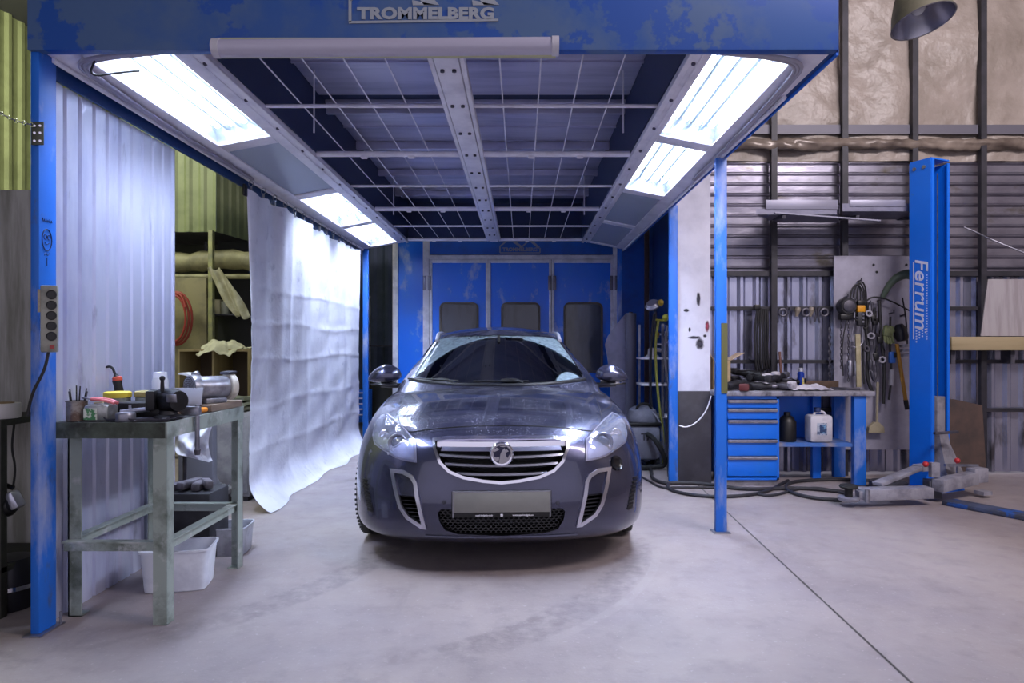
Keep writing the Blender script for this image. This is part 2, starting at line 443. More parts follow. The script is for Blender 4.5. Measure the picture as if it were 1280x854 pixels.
# sloping light panels
def side_panel(sgn, xo, xi, lit):
    ux = Vector((xi - xo, 0, ZI - ZO)); W = ux.length; ux.normalize(); nz = Vector((-ux.z, 0, ux.x)) if sgn < 0 else Vector((ux.z, 0, -ux.x))
    if nz.z < 0: nz = -nz
    O = Vector((xo, 0, ZO))
    pt = lambda s, y, d=0.: O + ux * s + Vector((0, y, 0)) + nz * d
    def strip(b, s0, s1, ya, yb, d0=0., d1=.03, bev=.004):
        c = (pt(s0, ya, d0) + pt(s1, yb, d1)) / 2
        R = Matrix((ux, Vector((0, 1, 0)), nz)).transposed().to_4x4()
        b.box(c, (s1 - s0, yb - ya, d1 - d0), R, bev)
    f = MB(); g0, g1 = .115, .465
    strip(f, 0, g0, Y0, Y1); strip(f, g1, W, Y0, Y1)
    ys = [Y0, 4.47, 5.95, 7.45, Y1]
    cross = [(Y0, Y0 + .13), (4.40, 4.54), (5.88, 6.02), (7.38, 7.52), (Y1 - .10, Y1)]
    for a, c in cross: strip(f, g0, g1, a, c)
    strip(f, W - .03, W, Y0, Y1, -.02, .0)           # lip along the inner edge
    strip(f, W - .075, W - .06, Y0, Y1, -.006, .0)
    fr = f.build('light_panel_frame', LILAC, can)
    rv = None
    for k in range(12):
        if rv is None: rv = MB().sph(pt(W - .045, Y0 + .35, -.003), .012, 8).build('rivet', mat('rivet_dark', '56546a', .4, .5), fr)
        else:
            c_ = rv.copy(); COL.objects.link(c_); c_.location = (0, k * .49, 0)
    for k in range(4):
        ya, yb = cross[k][1], cross[k + 1][0]
        on = lit[k]
        hs = MB()
        strip(hs, g0 - .02, g1 + .02, ya - .02, yb + .02, .15, .17, 0)
        for s in (g0 - .02, g1): strip(hs, s, s + .02, ya - .02, yb + .02, .03, .15, 0)
        for y in (ya - .02, yb): strip(hs, g0, g1, y, y + .02, .03, .15, 0)
        # folded reflector ridges between the tubes
        for q in range(1, 4):
            s = g0 + (g1 - g0) * q / 4
            strip(hs, s - .008, s + .008, ya, yb, .09, .15, 0)
        h = hs.build('light_housing', REFL, can)
        for q in range(4):
            s = g0 + (g1 - g0) * (q + .5) / 4
            MB().cyl(pt(s, ya + .06, .11), pt(s, yb - .06, .11), .019, n=10).build('fluorescent_tube', TUBE_ON if on else TUBE_OFF, h)
        gp = MB(); strip(gp, g0, g1, ya, yb, .012, .018, 0)
        gp.build('glass_pane', LAMP_GLASS if on else LAMP_LIGHT_HAZE, h)
REFL = mat('lamp_reflector', 'd3d8e0', .35, .3)
TUBE_ON = emis('tube_lit', 'ece4ff', 92.0)
TUBE_OFF = mat('tube_unlit', 'b9c6cc', .3)
LAMP_LIGHT_HAZE = thin_glass('lamp_glass_light_haze', 'e4f0f2', .08, .55, 'cdd6ea')  # haze on unlit dusty panes paints in light from lamps and floor
LAMP_GLASS = thin_glass('lamp_glass', 'e8f4f4', .05, .06, 'bcd0d4')
side_panel(-1, XO_L, XI_L, (True, False, True, True))
side_panel(1, XO_R, XI_R, (True, True, False, False))
# posts
def post(x0, x1, y0, y1, z, m=BLUE_WORN, foot=True):
    b = MB(); b.span((x0, y0, 0.008), (x1, y1, z), .004)
    p = b.build('post', m, can)
    if foot:
        MB().span((x0 - .02, y0 - .02, 0), (x1 + .02, y1 + .03, .008)).cyl((x1 + .012, y1 + .01, .008), (x1 + .012, y1 + .01, .06), .005, n=8).build('foot_plate', GREYM, p)
    return p
LEFT_POST = post(-2.135, -2.097, 2.92, 3.03, ZO)
p1 = post(1.31, 1.385, 4.53, 4.57, ZO)
post(1.345, 1.425, 6.13, 6.17, ZO)
post(1.27, 1.33, 8.88, 8.94, ZO); post(-2.10, -2.03, 8.88, 8.94, ZO)
MB().span((1.345, 4.525, at(0, 492, 4.53).z), (1.387, 4.535, at(0, 404, 4.53).z)).build('primer_patch', mat('olive_primer', '55522c', .6), p1)
# curtain rail and electric conduit along the outer edges
MB().tube([(XO_L + .005, Y0 + .05, ZO - .012), (XO_L + .005, Y1, ZO - .012)], .012).build('curtain_rail', LILAC, can)
MB().tube([(XO_R - .01, Y0 + .5, ZO - .012), (XO_R - .01, Y1, ZO - .012)], .012).build('curtain_rail', LILAC, can)
MB().span((XO_L - .045, Y0 + .09, ZO - .07), (XO_L - .033, Y1, ZO + .02)).build('edge_angle', BLUE_DARK, can)
MB().span((XO_R + .02, Y0, ZO - .012), (XO_R + .032, Y1, ZO + .02)).build('edge_angle', BLUE, can)
for side in (-1, 1):
    xo = XO_L if side < 0 else XO_R
    s = -side
    b = MB()
    for q in range(3):
        o = .014 * q
        b.tube([(xo + s * 1.0, Y0 + .012, ZO + .055 + o * .2), (xo + s * .55, Y0 + .015 + o, ZO + .02), (xo + s * (.2), Y0 + .03 + o, ZO - .004), (xo + s * (.07 + o), Y0 + .10 + o, ZO - .012),
                (xo + s * (.05 + o), Y0 + .3, ZO - .008), (xo + s * (.035 + o * .6), Y0 + .9, ZO - .012), (xo + s * (.03 + o * .5), Y0 + 2.2, ZO - .012)], .008, smooth=2)
    b.build('electric_conduit', mat('conduit_grey', 'a9a6b4', .5) if side > 0 else mat('conduit_grey', '9b98aa', .5), can)
b = MB()
b.tube([(XO_L + .2, Y0 + .05, ZO - .0), (XO_L + .12, Y0 + .12, ZO - .06), (XO_L + .22, Y0 + .2, ZO - .005), (XO_L + .3, Y0 + .22, ZO + .01)], .005, smooth=2)
b.build('loose_wire', CABLE, can)
b = MB()      # pale strip behind the lamp under the header
b.span((XI_L - .5, Y0 - .002, ZO + .012), (XI_R + .4, Y0 + .02, ZO + .05))
b.build('header_flange', LILAC, can)
# company sign on the header: roof outline over the word
SIGN = mat('sign_grey', '9aa0aa', .5)
HY = Y0 - .053
Msign = Matrix.Translation(at(532.5, 17.5, HY)) @ Euler((PI / 2, 0, 0)).to_matrix().to_4x4()
text_mesh('TROMMELBERG', .066, SIGN, 'sign_lettering', hd, Msign, bold=.0034, sx=1.24, depth=.002, spacing=1.04)
b = MB()
def hl(pts, y, wd):
    for p, q in zip(pts, pts[1:]):
        b.bar(at(*p, y), at(*q, y), .004, wd, up=(0, 0, 1) if abs(p[1] - q[1]) < abs(p[0] - q[0]) else (1, 0, 0))
hl([(436, 28), (623, 25)], HY, .010); hl([(437.5, 28), (437.5, -1)], HY, .012); hl([(437.5, 0), (487, -46)], HY, .014)
for o in (0, 75):
    b.prism([(a[0], a[1]) for a in [(px, -py) for px, py in ((515 + o, 0 + (-0)), (545 + o, 6), (530 + o, 6.5), (516 + o, 6.5))]], at(0, 0, HY) , Vector((HY / F, 0, 0)), Vector((0, 0, HY / F)), (0, .004, 0))
    b.prism([(px, -py) for px, py in ((490 + o, -44), (503 + o, -44), (549 + o, 6), (530 + o, 6))], at(0, 0, HY), Vector((HY / F, 0, 0)), Vector((0, 0, HY / F)), (0, .004, 0))
b.build('sign_emblem', SIGN, hd)
# ---- tube light on the header
tl = thing('tube_light', at(483, 70, 2.87), 'long switched off tube light under the lettering on the blue header', 'light fixture')
a, c = at(274, 61, 2.87), at(692, 58, 2.87)
b = MB()
prof = [(.042 * math.cos(t * PI / 8) , .042 * math.sin(t * PI / 8)) for t in range(9)]
b.prism([(-q[0] * .9, -q[1] * .9) for q in prof], a, (0, 0, 1), (0, 1, 0), c - a)
b.build('diffuser', mat('tube_diffuser', 'b2aec2', .35), tl)
MB().span((a.x - .01, 2.868, a.z - .030), (c.x + .01, 2.898, a.z + .048), .003).build('base_tray', mat('tray_white', 'b9b98f', .5), tl)
for e, d in ((a, -1), (c, 1)):
    MB().prism([(-q[0], -q[1]) for q in prof], e + Vector((d * .022, 0, 0)), (0, 0, 1), (0, 1, 0), Vector((-d * .03, 0, 0))).build('end_cap', mat('cap_grey', 'bdbac4', .5), tl)

# ================================================================== SCREENS
SHEETX = -2.165
scr = corrugated((SHEETX, 3.05, .001), (0, 1, 0), (0, 0, 1), 1.12, 2.48, .108, .014, (1, 0, 0),
                 mat('pale_ribbed_sheet', 'c9cbe0', .34, .35, 'a9accb', 4, .45, .7, stretch=(1, 1, .25), col3='8d8ea6', scale3=6, lo3=.6, hi3=.72, bump=.15, bscale=15), 'ribbed_metal_screen', frac=.16, ramp=.07)
tag(scr, 'tall silvery ribbed metal sheet hanging behind the cluttered green workbench', 'screen')
cur = thing('fabric_curtain', (-2.07, 6.75, 0), 'white creased fabric curtain hanging from the canopy edge beside the car', 'curtain')
CY0, CY1 = 5.06, 8.46
def curt(u, v):
    y = CY0 + u * (CY1 - CY0)
    zt = 2.45 + .03 * u - .02 * abs(math.sin(u * PI * 9))
    z = zt * (1 - v)
    x = -2.07
    x += .018 * math.sin(u * 34 + .6 * math.sin(v * 4)) * (.35 + .65 * (1 - v)) + .012 * math.sin(u * 71 + v * 3) * (1 - v)
    x += .022 * math.sin(u * 7 + v * 2.2)
    # pressed fold lines of the cloth
    for f in (.29, .41, .53, .68, .82): x += .006 * math.exp(-abs(v - f - .008 * math.sin(u * 9 + f * 20)) * 160)
    for f in (.13, .27, .42, .58, .74, .88): x += .007 * math.exp(-abs(u - f - .004 * math.sin(v * 11)) * 160)
    x += .006 * math.sin(u * 40 + v * 30) * math.sin(u * 13 - v * 21) * v
    # lower edge spreads onto the floor
    k = max(0, (v - .88) / .12)
    x += (.06 + .10 * k) * k * k * 1.0 + (.03 * math.sin(u * 23) * k * k)
    z = max(z, .006 + .01 * (1 - k))
    return Vector((x, y + .02 * math.sin(v * 9) * (u - .5), z))
cl = mat('white_cloth', 'e4e4f0', .85, 0, 'd3d3e2', 3, .45, .7, bump=.25, bscale=30, col3='b9b9cc', scale3=7, lo3=.6, hi3=.75)
MB().grid(curt, 120, 120, (.003, 0, 0)).build('cloth', cl, cur, ang=80)
b = MB()
for k in range(14):
    y = CY0 + .08 + k * (CY1 - CY0 - .16) / 13
    b.tube([(-2.07 + .018 * math.cos(t * PI / 4), y, 2.505 + .024 * math.sin(t * PI / 4)) for t in range(8)], .003, n=6, closed=True)
    b.span((-2.077, y - .008, 2.44), (-2.063, y + .008, 2.485))
b.build('hook', GREYM, cur)
MB().box((-2.07, CY0 - .03, 2.43), (.02, .06, .09), bev=.01).build('end_grip', BLACK, cur)
# ================================================================== ADDED FILL LIGHTS FOR THE HALL
def area(name, loc, tgt, sx, sy, power, col):
    l = bpy.data.lights.new(name, 'AREA'); l.shape = 'RECTANGLE'; l.size = sx; l.size_y = sy; l.energy = power; l.color = col
    o = bpy.data.objects.new(name, l); COL.objects.link(o); o.location = loc
    o.rotation_euler = (Vector(tgt) - Vector(loc)).to_track_quat('-Z', 'Y').to_euler(); return o
area('hall_fill_light', (3.8, 1.6, 5.2), (4.4, 6.6, 2.2), 3, 1.0, 200, (1, .90, .94))  # added fill without a fixture, brightens the right back wall
area('hall_fill_light', (-4.2, 5.2, 5.2), (-3.8, 6.0, 1.0), 1.5, 3, 52, (.98, 1, .78))  # added fill for the gap between the left screens
area('hall_fill_light', (-5.0, 5.2, 5.0), (-6.4, 8.4, 3.0), 1.0, 1.0, 60, (1, 1, .86))  # added only to brighten the far left wall
# ================================================================== CAR  (local axes: x sideways, y backwards from the nose, z up)
CARLOC = Vector((-.108, 3.655, 0)); CYAW = .042
car = thing('estate_car', CARLOC, 'dark grey violet estate car parked nose first under the lit canopy', 'car', rot=(0, 0, CYAW))
PAINT = mat('grey_violet_metallic', '404157', .27, .76, '4a4b62', 2.5, .4, .7, coat=.85, bump=.06, bscale=220)
def add_dust(m):        # dried rain spots and dust lying on the upward surfaces
    nt = m.node_tree; b = nt.nodes['Principled BSDF']; N = nt.nodes.new; L = nt.links.new
    tc = N('ShaderNodeTexCoord'); vo = N('ShaderNodeTexVoronoi'); vo.inputs['Scale'].default_value = 70; L(tc.outputs['Object'], vo.inputs['Vector'])
    r = N('ShaderNodeMapRange'); r.inputs[1].default_value = .10; r.inputs[2].default_value = .24; r.inputs[3].default_value = 1; r.inputs[4].default_value = 0
    L(vo.outputs['Distance'], r.inputs[0])
    n = N('ShaderNodeTexNoise'); n.inputs['Scale'].default_value = 5; n.inputs['Detail'].default_value = 6; L(tc.outputs['Object'], n.inputs['Vector'])
    r2 = N('ShaderNodeMapRange'); r2.inputs[1].default_value = .42; r2.inputs[2].default_value = .66; L(n.outputs['Fac'], r2.inputs[0])
    g = N('ShaderNodeNewGeometry'); sp = N('ShaderNodeSeparateXYZ'); L(g.outputs['Normal'], sp.inputs[0])
    r3 = N('ShaderNodeMapRange'); r3.inputs[1].default_value = .55; r3.inputs[2].default_value = .95; L(sp.outputs['Z'], r3.inputs[0])
    def mul(a, c):
        q = N('ShaderNodeMath'); q.operation = 'MULTIPLY'
        for i, v in enumerate((a, c)):
            if isinstance(v, float): q.inputs[i].default_value = v
            else: L(v, q.inputs[i])
        return q.outputs[0]
    f = mul(mul(r.outputs[0], r2.outputs[0]), r3.outputs[0]); f = mul(f, .95)
    ad = N('ShaderNodeMath'); ad.operation = 'ADD'; L(f, ad.inputs[0]); L(mul(mul(r2.outputs[0], r3.outputs[0]), .05), ad.inputs[1])
    d = N('ShaderNodeBsdfDiffuse'); d.inputs[0].default_value = lin('b4b2c4')
    mx = N('ShaderNodeMixShader'); L(ad.outputs[0], mx.inputs[0]); L(b.outputs[0], mx.inputs[1]); L(d.outputs[0], mx.inputs[2])
    L(mx.outputs[0], nt.nodes['Material Output'].inputs[0])
add_dust(PAINT)
CAVITY = mat('black_cavity', '08080a', .6)
INTER = mat('dark_interior', '17171c', .7)

def itp(tb, t):
    if t <= tb[0][0]: return tb[0][1]
    for (a, p), (c, q) in zip(tb, tb[1:]):
        if t <= c:
            k = (t - a) / (c - a); return p + (q - p) * k
    return tb[-1][1]
def loft(nf, W, nr, Df, Dr, Ln, e, top, drop, zb, tl, N=8, Jf=7, Js=14, Jr=6, bulge=None, rpow=2.4):
    """closed body: levels tl from bottom to top; outline = superellipse nose + straight side + superellipse tail"""
    M = Jf + Js + Jr; bm = bmesh.new(); K = len(tl) - 1; V = {}
    def ang(j): return PI / 4 * (1 + j / Jf)
    def side(j, t):
        n, r_, w = nf(t), nr(t), W(t)
        if j <= Jf:
            a = ang(j); x = w * math.sin(a) ** (2 / e); u = n + Df * (1 - max(0, math.cos(a)) ** (2 / e))
        elif j <= Jf + Js:
            q = (j - Jf) / Js; x = w; u = (n + Df) + q * ((Ln - r_ - Dr) - (n + Df))
        else:
            a = PI / 2 - (j - Jf - Js) / Jr * PI / 4
            x = w * math.sin(a) ** (2 / e); u = Ln - r_ - Dr * (1 - max(0, math.cos(a)) ** (2 / e))
        if bulge: x *= bulge(u, t)
        return x, u
    def frontu(s, t):   # s in 0..1 of the corner
        n = nf(t); a = PI / 4 * s; return math.sin(a) ** (2 / e) / math.sin(PI / 4) ** (2 / e), n + Df * (1 - math.cos(a) ** (2 / e))
    def rearu(s, t):
        a = PI / 4 * s; return Ln - nr(t) - Dr * (1 - math.cos(a) ** (2 / e))
    def pos(i, j, k):
        t = tl[k]; s = abs(i) / N; sg = 1 if i >= 0 else -1
        x, u = side(j, t)
        r = frontu(s, t)[0] if s > 0 else 0
        du = frontu(s, t)[1] - frontu(1, t)[1]; dr = rearu(s, t) - rearu(1, t)
        u2 = u + du * max(0, 1 - j / (Jf + 3)) ** 2 + dr * max(0, 1 - (M - j) / (Jr + 3)) ** 2
        H = top(u2) - drop(u2) * r ** rpow
        z0 = zb(u2); z = z0 + (H - z0) * t
        return Vector((sg * x * r, u2, z))
    for k in range(K + 1):
        for i in range(-N, N + 1):
            for j in range(M + 1):
                if k in (0, K) or abs(i) == N or j in (0, M): V[i, j, k] = bm.verts.new(pos(i, j, k))
    f = bm.faces.new
    for k in range(K):
        for i in range(-N, N):
            f((V[i,0,k], V[i+1,0,k], V[i+1,0,k+1], V[i,0,k+1])); f((V[i+1,M,k], V[i,M,k], V[i,M,k+1], V[i+1,M,k+1]))
        for j in range(M):
            f((V[N,j,k], V[N,j+1,k], V[N,j+1,k+1], V[N,j,k+1])); f((V[-N,j+1,k], V[-N,j,k], V[-N,j,k+1], V[-N,j+1,k+1]))
    for i in range(-N, N):
        for j in range(M):
            f((V[i,j,K], V[i+1,j,K], V[i+1,j+1,K], V[i,j+1,K])); f((V[i+1,j,0], V[i,j,0], V[i,j+1,0], V[i+1,j+1,0]))
    bmesh.ops.recalc_face_normals(bm, faces=bm.faces)
    return bm
def subsurf(bm, lv=1):
    me = bpy.data.meshes.new('cage'); bm.to_mesh(me); bm.free()
    o = bpy.data.objects.new('cage', me); COL.objects.link(o)
    md = o.modifiers.new('s', 'SUBSURF'); md.levels = lv; md.render_levels = lv
    r = bpy.data.meshes.new_from_object(o.evaluated_get(bpy.context.evaluated_depsgraph_get()))
    bpy.data.objects.remove(o); return r
LT = [0, .05, .15, .28, .40, .51, .61, .70, .78, .85, .90, .95, .98, 1.0]
low = loft(nf=lambda t: itp([(0, .10), (.05, .035), (.15, .0), (.40, .0), (.51, .012), (.61, .028), (.78, .058), (.9, .092), (.96, .13), (1, .20)], t),
           W=lambda t: itp([(0, .875), (.05, .888), (.15, .897), (.40, .902), (.51, .902), (.61, .897), (.7, .889), (.78, .876), (.85, .86), (.9, .846), (.95, .83), (1, .785)], t),
           nr=lambda t: itp([(0, .12), (.15, .02), (.5, .0), (.8, .04), (1, .12)], t),
           Df=.78, Dr=.5, Ln=4.9, e=2.75,
           top=lambda u: itp([(.14, .775), (.22, .80), (.34, .832), (.5, .866), (.75, .909), (1.0, .945), (1.3, .972), (1.7, .975), (4.9, .99)], u),
           drop=lambda u: itp([(.14, .055), (.33, .075), (.6, .075), (1.0, .075), (1.5, .055), (4.9, .055)], u),
           zb=lambda u: itp([(0, .158), (.7, .17), (1.5, .19), (3.5, .19), (4.8, .26)], u), tl=LT,
           bulge=lambda u, t: 1 + .014 * math.exp(-((u - .93) / .34) ** 2) * (1 if t < .85 else .4) + .014 * math.exp(-((u - 3.67) / .36) ** 2) * (1 if t < .85 else .4) - .0 * u)
low_me = subsurf(low, 2)
GT = [0, .2, .4, .6, .75, .87, .94, .98, 1.0]
gh = loft(nf=lambda t: itp([(0, 1.10), (.2, 1.30), (.87, 1.965), (.95, 2.06), (1, 2.17)], t),
          W=lambda t: itp([(0, .795), (.2, .77), (.5, .705), (.75, .63), (.88, .595), (.95, .57), (1, .535)], t),
          nr=lambda t: itp([(0, .10), (.6, .32), (.9, .50), (1, .58)], t),
          Df=.40, Dr=.3, Ln=4.9, e=2.6,
          top=lambda u: itp([(2.0, 1.375), (2.2, 1.405), (2.6, 1.443), (3.0, 1.456), (3.5, 1.447), (4.4, 1.39)], u),
          drop=lambda u: .072, zb=lambda u: .90, tl=GT, N=7, Jf=6, Js=12, Jr=5, rpow=2.2)
gh_me = subsurf(gh, 2)

# ---- one closed shell, then cut the openings out of it
shell = bpy.data.objects.new('body_tmp', low_me); COL.objects.link(shell)
for q in (PAINT, CAVITY, INTER): shell.data.materials.append(q)
def cutter(mb, matid):
    bmesh.ops.recalc_face_normals(mb.bm, faces=mb.bm.faces)
    for f in mb.bm.faces: f.material_index = matid
    me = bpy.data.meshes.new('cut'); mb.bm.to_mesh(me); mb.bm.free()
    for q in (PAINT, CAVITY, INTER): me.materials.append(q)
    o = bpy.data.objects.new('cut', me); COL.objects.link(o); return o
def boolean(o, others, op='DIFFERENCE'):
    for c in others:
        md = o.modifiers.new('b', 'BOOLEAN'); md.operation = op; md.object = c; md.solver = 'EXACT'; md.material_mode = 'TRANSFER' if op == 'DIFFERENCE' else 'INDEX'
    me = bpy.data.meshes.new_from_object(o.evaluated_get(bpy.context.evaluated_depsgraph_get()))
    o.modifiers.clear(); old = o.data; o.data = me
    for c in others: bpy.data.objects.remove(c)
gob = bpy.data.objects.new('gh', gh_me); COL.objects.link(gob)
for q in (PAINT, CAVITY, INTER): gh_me.materials.append(q)
gcopy = gh_me.copy()
boolean(shell, [gob], 'UNION')
bmS = bmesh.new(); bmS.from_mesh(shell.data); SURF = BVHTree.FromBMesh(bmS); bmS.free()
CM = Matrix.Translation(CARLOC) @ Matrix.Rotation(CYAW, 4, 'Z'); CMI = CM.inverted()
def px2car(px, py):
    o = Vector((0, 0, CH)); d = Vector(((px - VX) / F, 1, -(py - VY) / F)).normalized()
    lo = CMI @ o; ld = CMI.to_3x3() @ d
    h = SURF.ray_cast(lo, ld)[0]
    return h
def pxl(pts):           # picture outline -> (x,z) outline on the nose
    r = []
    for p in pts:
        h = px2car(*p)
        if h is None: h = CMI @ at(p[0], p[1], CARLOC.y + .6)
        r.append((h.x, h.z))
    return r
def mirror(pl): return [(-x, z) for x, z in pl][::-1]
def front_u(x, z, u0=-.5):
    h = SURF.ray_cast(Vector((x, u0, z)), Vector((0, 1, 0)))
    return h
def smooth_poly(pl, it=1, keep=()):
    for _ in range(it):
        q = []; n = len(pl)
        for i in range(n):
            a, b_ = pl[i], pl[(i + 1) % n]
            q += [(a[0] * .78 + b_[0] * .22, a[1] * .78 + b_[1] * .22), (a[0] * .22 + b_[0] * .78, a[1] * .22 + b_[1] * .78)]
        pl = q
    return pl
def resample(pl, step):
    out = []; n = len(pl)
    for i in range(n):
        a, c = pl[i], pl[(i + 1) % n]; L = math.dist(a, c); k = max(1, int(L / step))
        for q in range(k): out.append((a[0] + (c[0] - a[0]) * q / k, a[1] + (c[1] - a[1]) * q / k))
    return out
def inside(p, pl):
    c = False; n = len(pl)
    for i in range(n):
        (x1, y1), (x2, y2) = pl[i], pl[i - 1]
        if (y1 > p[1]) != (y2 > p[1]) and p[0] < (x2 - x1) * (p[1] - y1) / (y2 - y1) + x1: c = not c
    return c
def patch(outline, proj, off=.002, thick=.006, step=.02, hole=None, dome=0., mb=None):
    """sheet lying on the body: outline in 2-D, proj(p)->(point, normal); with side walls"""
    o = resample(outline, step); pts = [Vector((*p,)) for p in o]; edges = [(i, (i + 1) % len(o)) for i in range(len(o))]
    if hole:
        h = resample(hole, step); s = len(pts); pts += [Vector(p) for p in h]; edges += [(s + i, s + (i + 1) % len(h)) for i in range(len(h))]
    xs = [p[0] for p in o]; ys = [p[1] for p in o]
    y = min(ys) + step * .5; r = 0
    while y < max(ys):
        x = min(xs) + (step * .5 if r % 2 else 0)
        while x < max(xs):
            if inside((x, y), o) and not (hole and inside((x, y), h)):
                dmin = min((x - q[0]) ** 2 + (y - q[1]) ** 2 for q in pts[:len(o) + (len(h) if hole else 0)])
                if dmin > (step * .55) ** 2: pts.append(Vector((x, y)))
            x += step
        y += step * .87; r += 1
    res = delaunay_2d_cdt(pts, edges, [], 0, 1e-6)
    vv, tris = res[0], res[2]
    b = mb or MB(); top = []; bot = []
    for p in vv:
        P, n = proj((p.x, p.y))
        dd = 0
        if dome:
            dm = min(math.hypot(p.x - q[0], p.y - q[1]) for q in o); dd = dome * (1 - math.exp(-dm / .03))
        top.append(b.bm.verts.new(P + n * (off + thick + dd))); bot.append(b.bm.verts.new(P + n * (off - (.0 if not dome else 0))))
    cnt = {}
    for t in tris:
        c = (sum(vv[i].x for i in t) / 3, sum(vv[i].y for i in t) / 3)
        if not inside(c, o) or (hole and inside(c, h)): continue
        b.bm.faces.new([top[i] for i in t]); b.bm.faces.new([bot[i] for i in t][::-1])
        for i in range(3):
            e = (t[i], t[(i + 1) % 3]); cnt[e] = cnt.get(e, 0) + 1
    for (i, j) in list(cnt):
        if (j, i) not in cnt: b.bm.faces.new((top[j], top[i], bot[i], bot[j]))
    loose = [v for v in top + bot if not v.link_faces]
    bmesh.ops.delete(b.bm, geom=loose, context='VERTS')
    return b
def pfront(p):
    h = front_u(*p)
    if h[0] is None:
        h = SURF.find_nearest(Vector((p[0], .4, p[1])))
    return h[0], h[1]
def ptop(p):
    h = SURF.ray_cast(Vector((p[0], p[1], 2.2)), Vector((0, 0, -1))); return h[0], h[1]

# outlines read from the photograph (left half, then mirrored)
cx0 = px2car(627, 600).x
def sym(pl): 
    h = pxl(pl); return [(x - cx0, z) for x, z in h]
G_half = sym([(627, 546.5), (590, 546.5), (560, 547), (541, 549.5), (542, 562), (549, 580), (561, 592), (579, 599.5), (604, 604), (627, 606)])
grille_out = [(x, z) for x, z in G_half] + [(-x, z) for x, z in G_half[::-1][1:-1]]
def inset(pl, d):
    n = len(pl); r = []
    A = sum(pl[i][0] * pl[(i + 1) % n][1] - pl[(i + 1) % n][0] * pl[i][1] for i in range(n)); sg = 1 if A > 0 else -1
    for i in range(n):
        a, b_, c = Vector(pl[i - 1]), Vector(pl[i]), Vector(pl[(i + 1) % n])
        e1 = (b_ - a).normalized(); e2 = (c - b_).normalized()
        n1 = Vector((-e1.y, e1.x)) * sg; n2 = Vector((-e2.y, e2.x)) * sg; m = (n1 + n2)
        if m.length < 1e-6: m = n1
        m.normalize(); k = max(.5, m.dot(n1)); q = b_ + m * d / k; r.append((q.x, q.y))
    return r
grille_in = inset(grille_out, .016)
low_in = sym([(627, 637), (590, 637), (551, 637), (547, 641), (549, 652), (556, 663), (572, 668), (627, 670)])
intake = low_in + [(-x, z) for x, z in low_in[::-1][1:-1]]
S_out = sym([(488.5, 586), (505, 588), (517, 595), (522, 604), (524, 620), (528.5, 640), (533.5, 661), (526, 660), (508, 648), (499, 634), (493, 612)])
S_in = inset(S_out, .021)
S_cut = [p for p in S_in if p[1] < sum(q[1] for q in S_in) / len(S_in) + .0]
zmid = px2car(510, 620).z
S_cut = []
for a, c in zip(S_in, S_in[1:] + S_in[:1]):
    if a[1] <= zmid: S_cut.append(a)
    if (a[1] <= zmid) != (c[1] <= zmid):
        k = (zmid - a[1]) / (c[1] - a[1]); S_cut.append((a[0] + (c[0] - a[0]) * k, zmid))
ws_half = [(0, .985), (.30, .99), (.52, 1.005), (.645, 1.02), (.655, 1.045), (.62, 1.13), (.575, 1.22), (.535, 1.30), (.515, 1.325), (.47, 1.338), (.30, 1.35), (0, 1.356)]
wscreen = ws_half + [(-x, z) for x, z in ws_half[::-1][1:-1]]
cuts = []
def cut_front(pl, u0, u1, matid=1): cuts.append(cutter(MB().prism(pl, (0, u0, 0), (1, 0, 0), (0, 0, 1), (0, u1 - u0, 0)), matid))
cut_front(grille_in, -.3, .25); cut_front(intake, -.3, .22)
cut_front(S_cut, -.3, .42); cut_front(mirror(S_cut), -.3, .42)
ARCH = [(s, u) for u in (.93, 3.67) for s in (-1, 1)]
for s, u in ARCH: cuts.append(cutter(MB().cyl((s * .60, u, .325), (s * 1.2, u, .325), .368, n=48), 1))
# cabin hollow
hol = gcopy; hm = MB(); hm.bm.from_mesh(hol)
for v in hm.bm.verts:
    v.co.z = .50 if v.co.z < .93 else v.co.z - .035
    v.co.x *= .93; v.co.y = 2.9 + (v.co.y - 2.9) * .955
cuts.append(cutter(hm, 2))
cut_front(wscreen, .9, 2.35, 2)
for s in (-1, 1):
    cuts.append(cutter(MB().prism([(1.78, 1.0), (2.02, 1.18), (2.30, 1.33), (2.62, 1.355), (2.66, 1.01)], (s * .45, 0, 0), (0, 1, 0), (0, 0, 1), (s * .6, 0, 0)), 2))
    cuts.append(cutter(MB().prism([(2.73, 1.01), (2.70, 1.355), (3.3, 1.36), (3.60, 1.34), (3.74, 1.03)], (s * .45, 0, 0), (0, 1, 0), (0, 0, 1), (s * .6, 0, 0)), 2))
    cuts.append(cutter(MB().prism([(3.85, 1.04), (3.72, 1.33), (4.1, 1.30), (4.36, 1.10)], (s * .45, 0, 0), (0, 1, 0), (0, 0, 1), (s * .6, 0, 0)), 2))
cuts.append(cutter(MB().prism([(-.52, 1.06), (-.46, 1.30), (.46, 1.30), (.52, 1.06)], (0, 4.1, 0), (1, 0, 0), (0, 0, 1), (0, 1.0, 0)), 2))
boolean(shell, cuts)
me = shell.data; me.name = 'body_shell'
me.polygons.foreach_set('use_smooth', [True] * len(me.polygons)); me.set_sharp_from_angle(angle=math.radians(32))
body = bpy.data.objects.new('body_shell', me); COL.objects.link(body); body.parent = car; bpy.data.objects.remove(shell)
bpy.data.meshes.remove(gcopy)

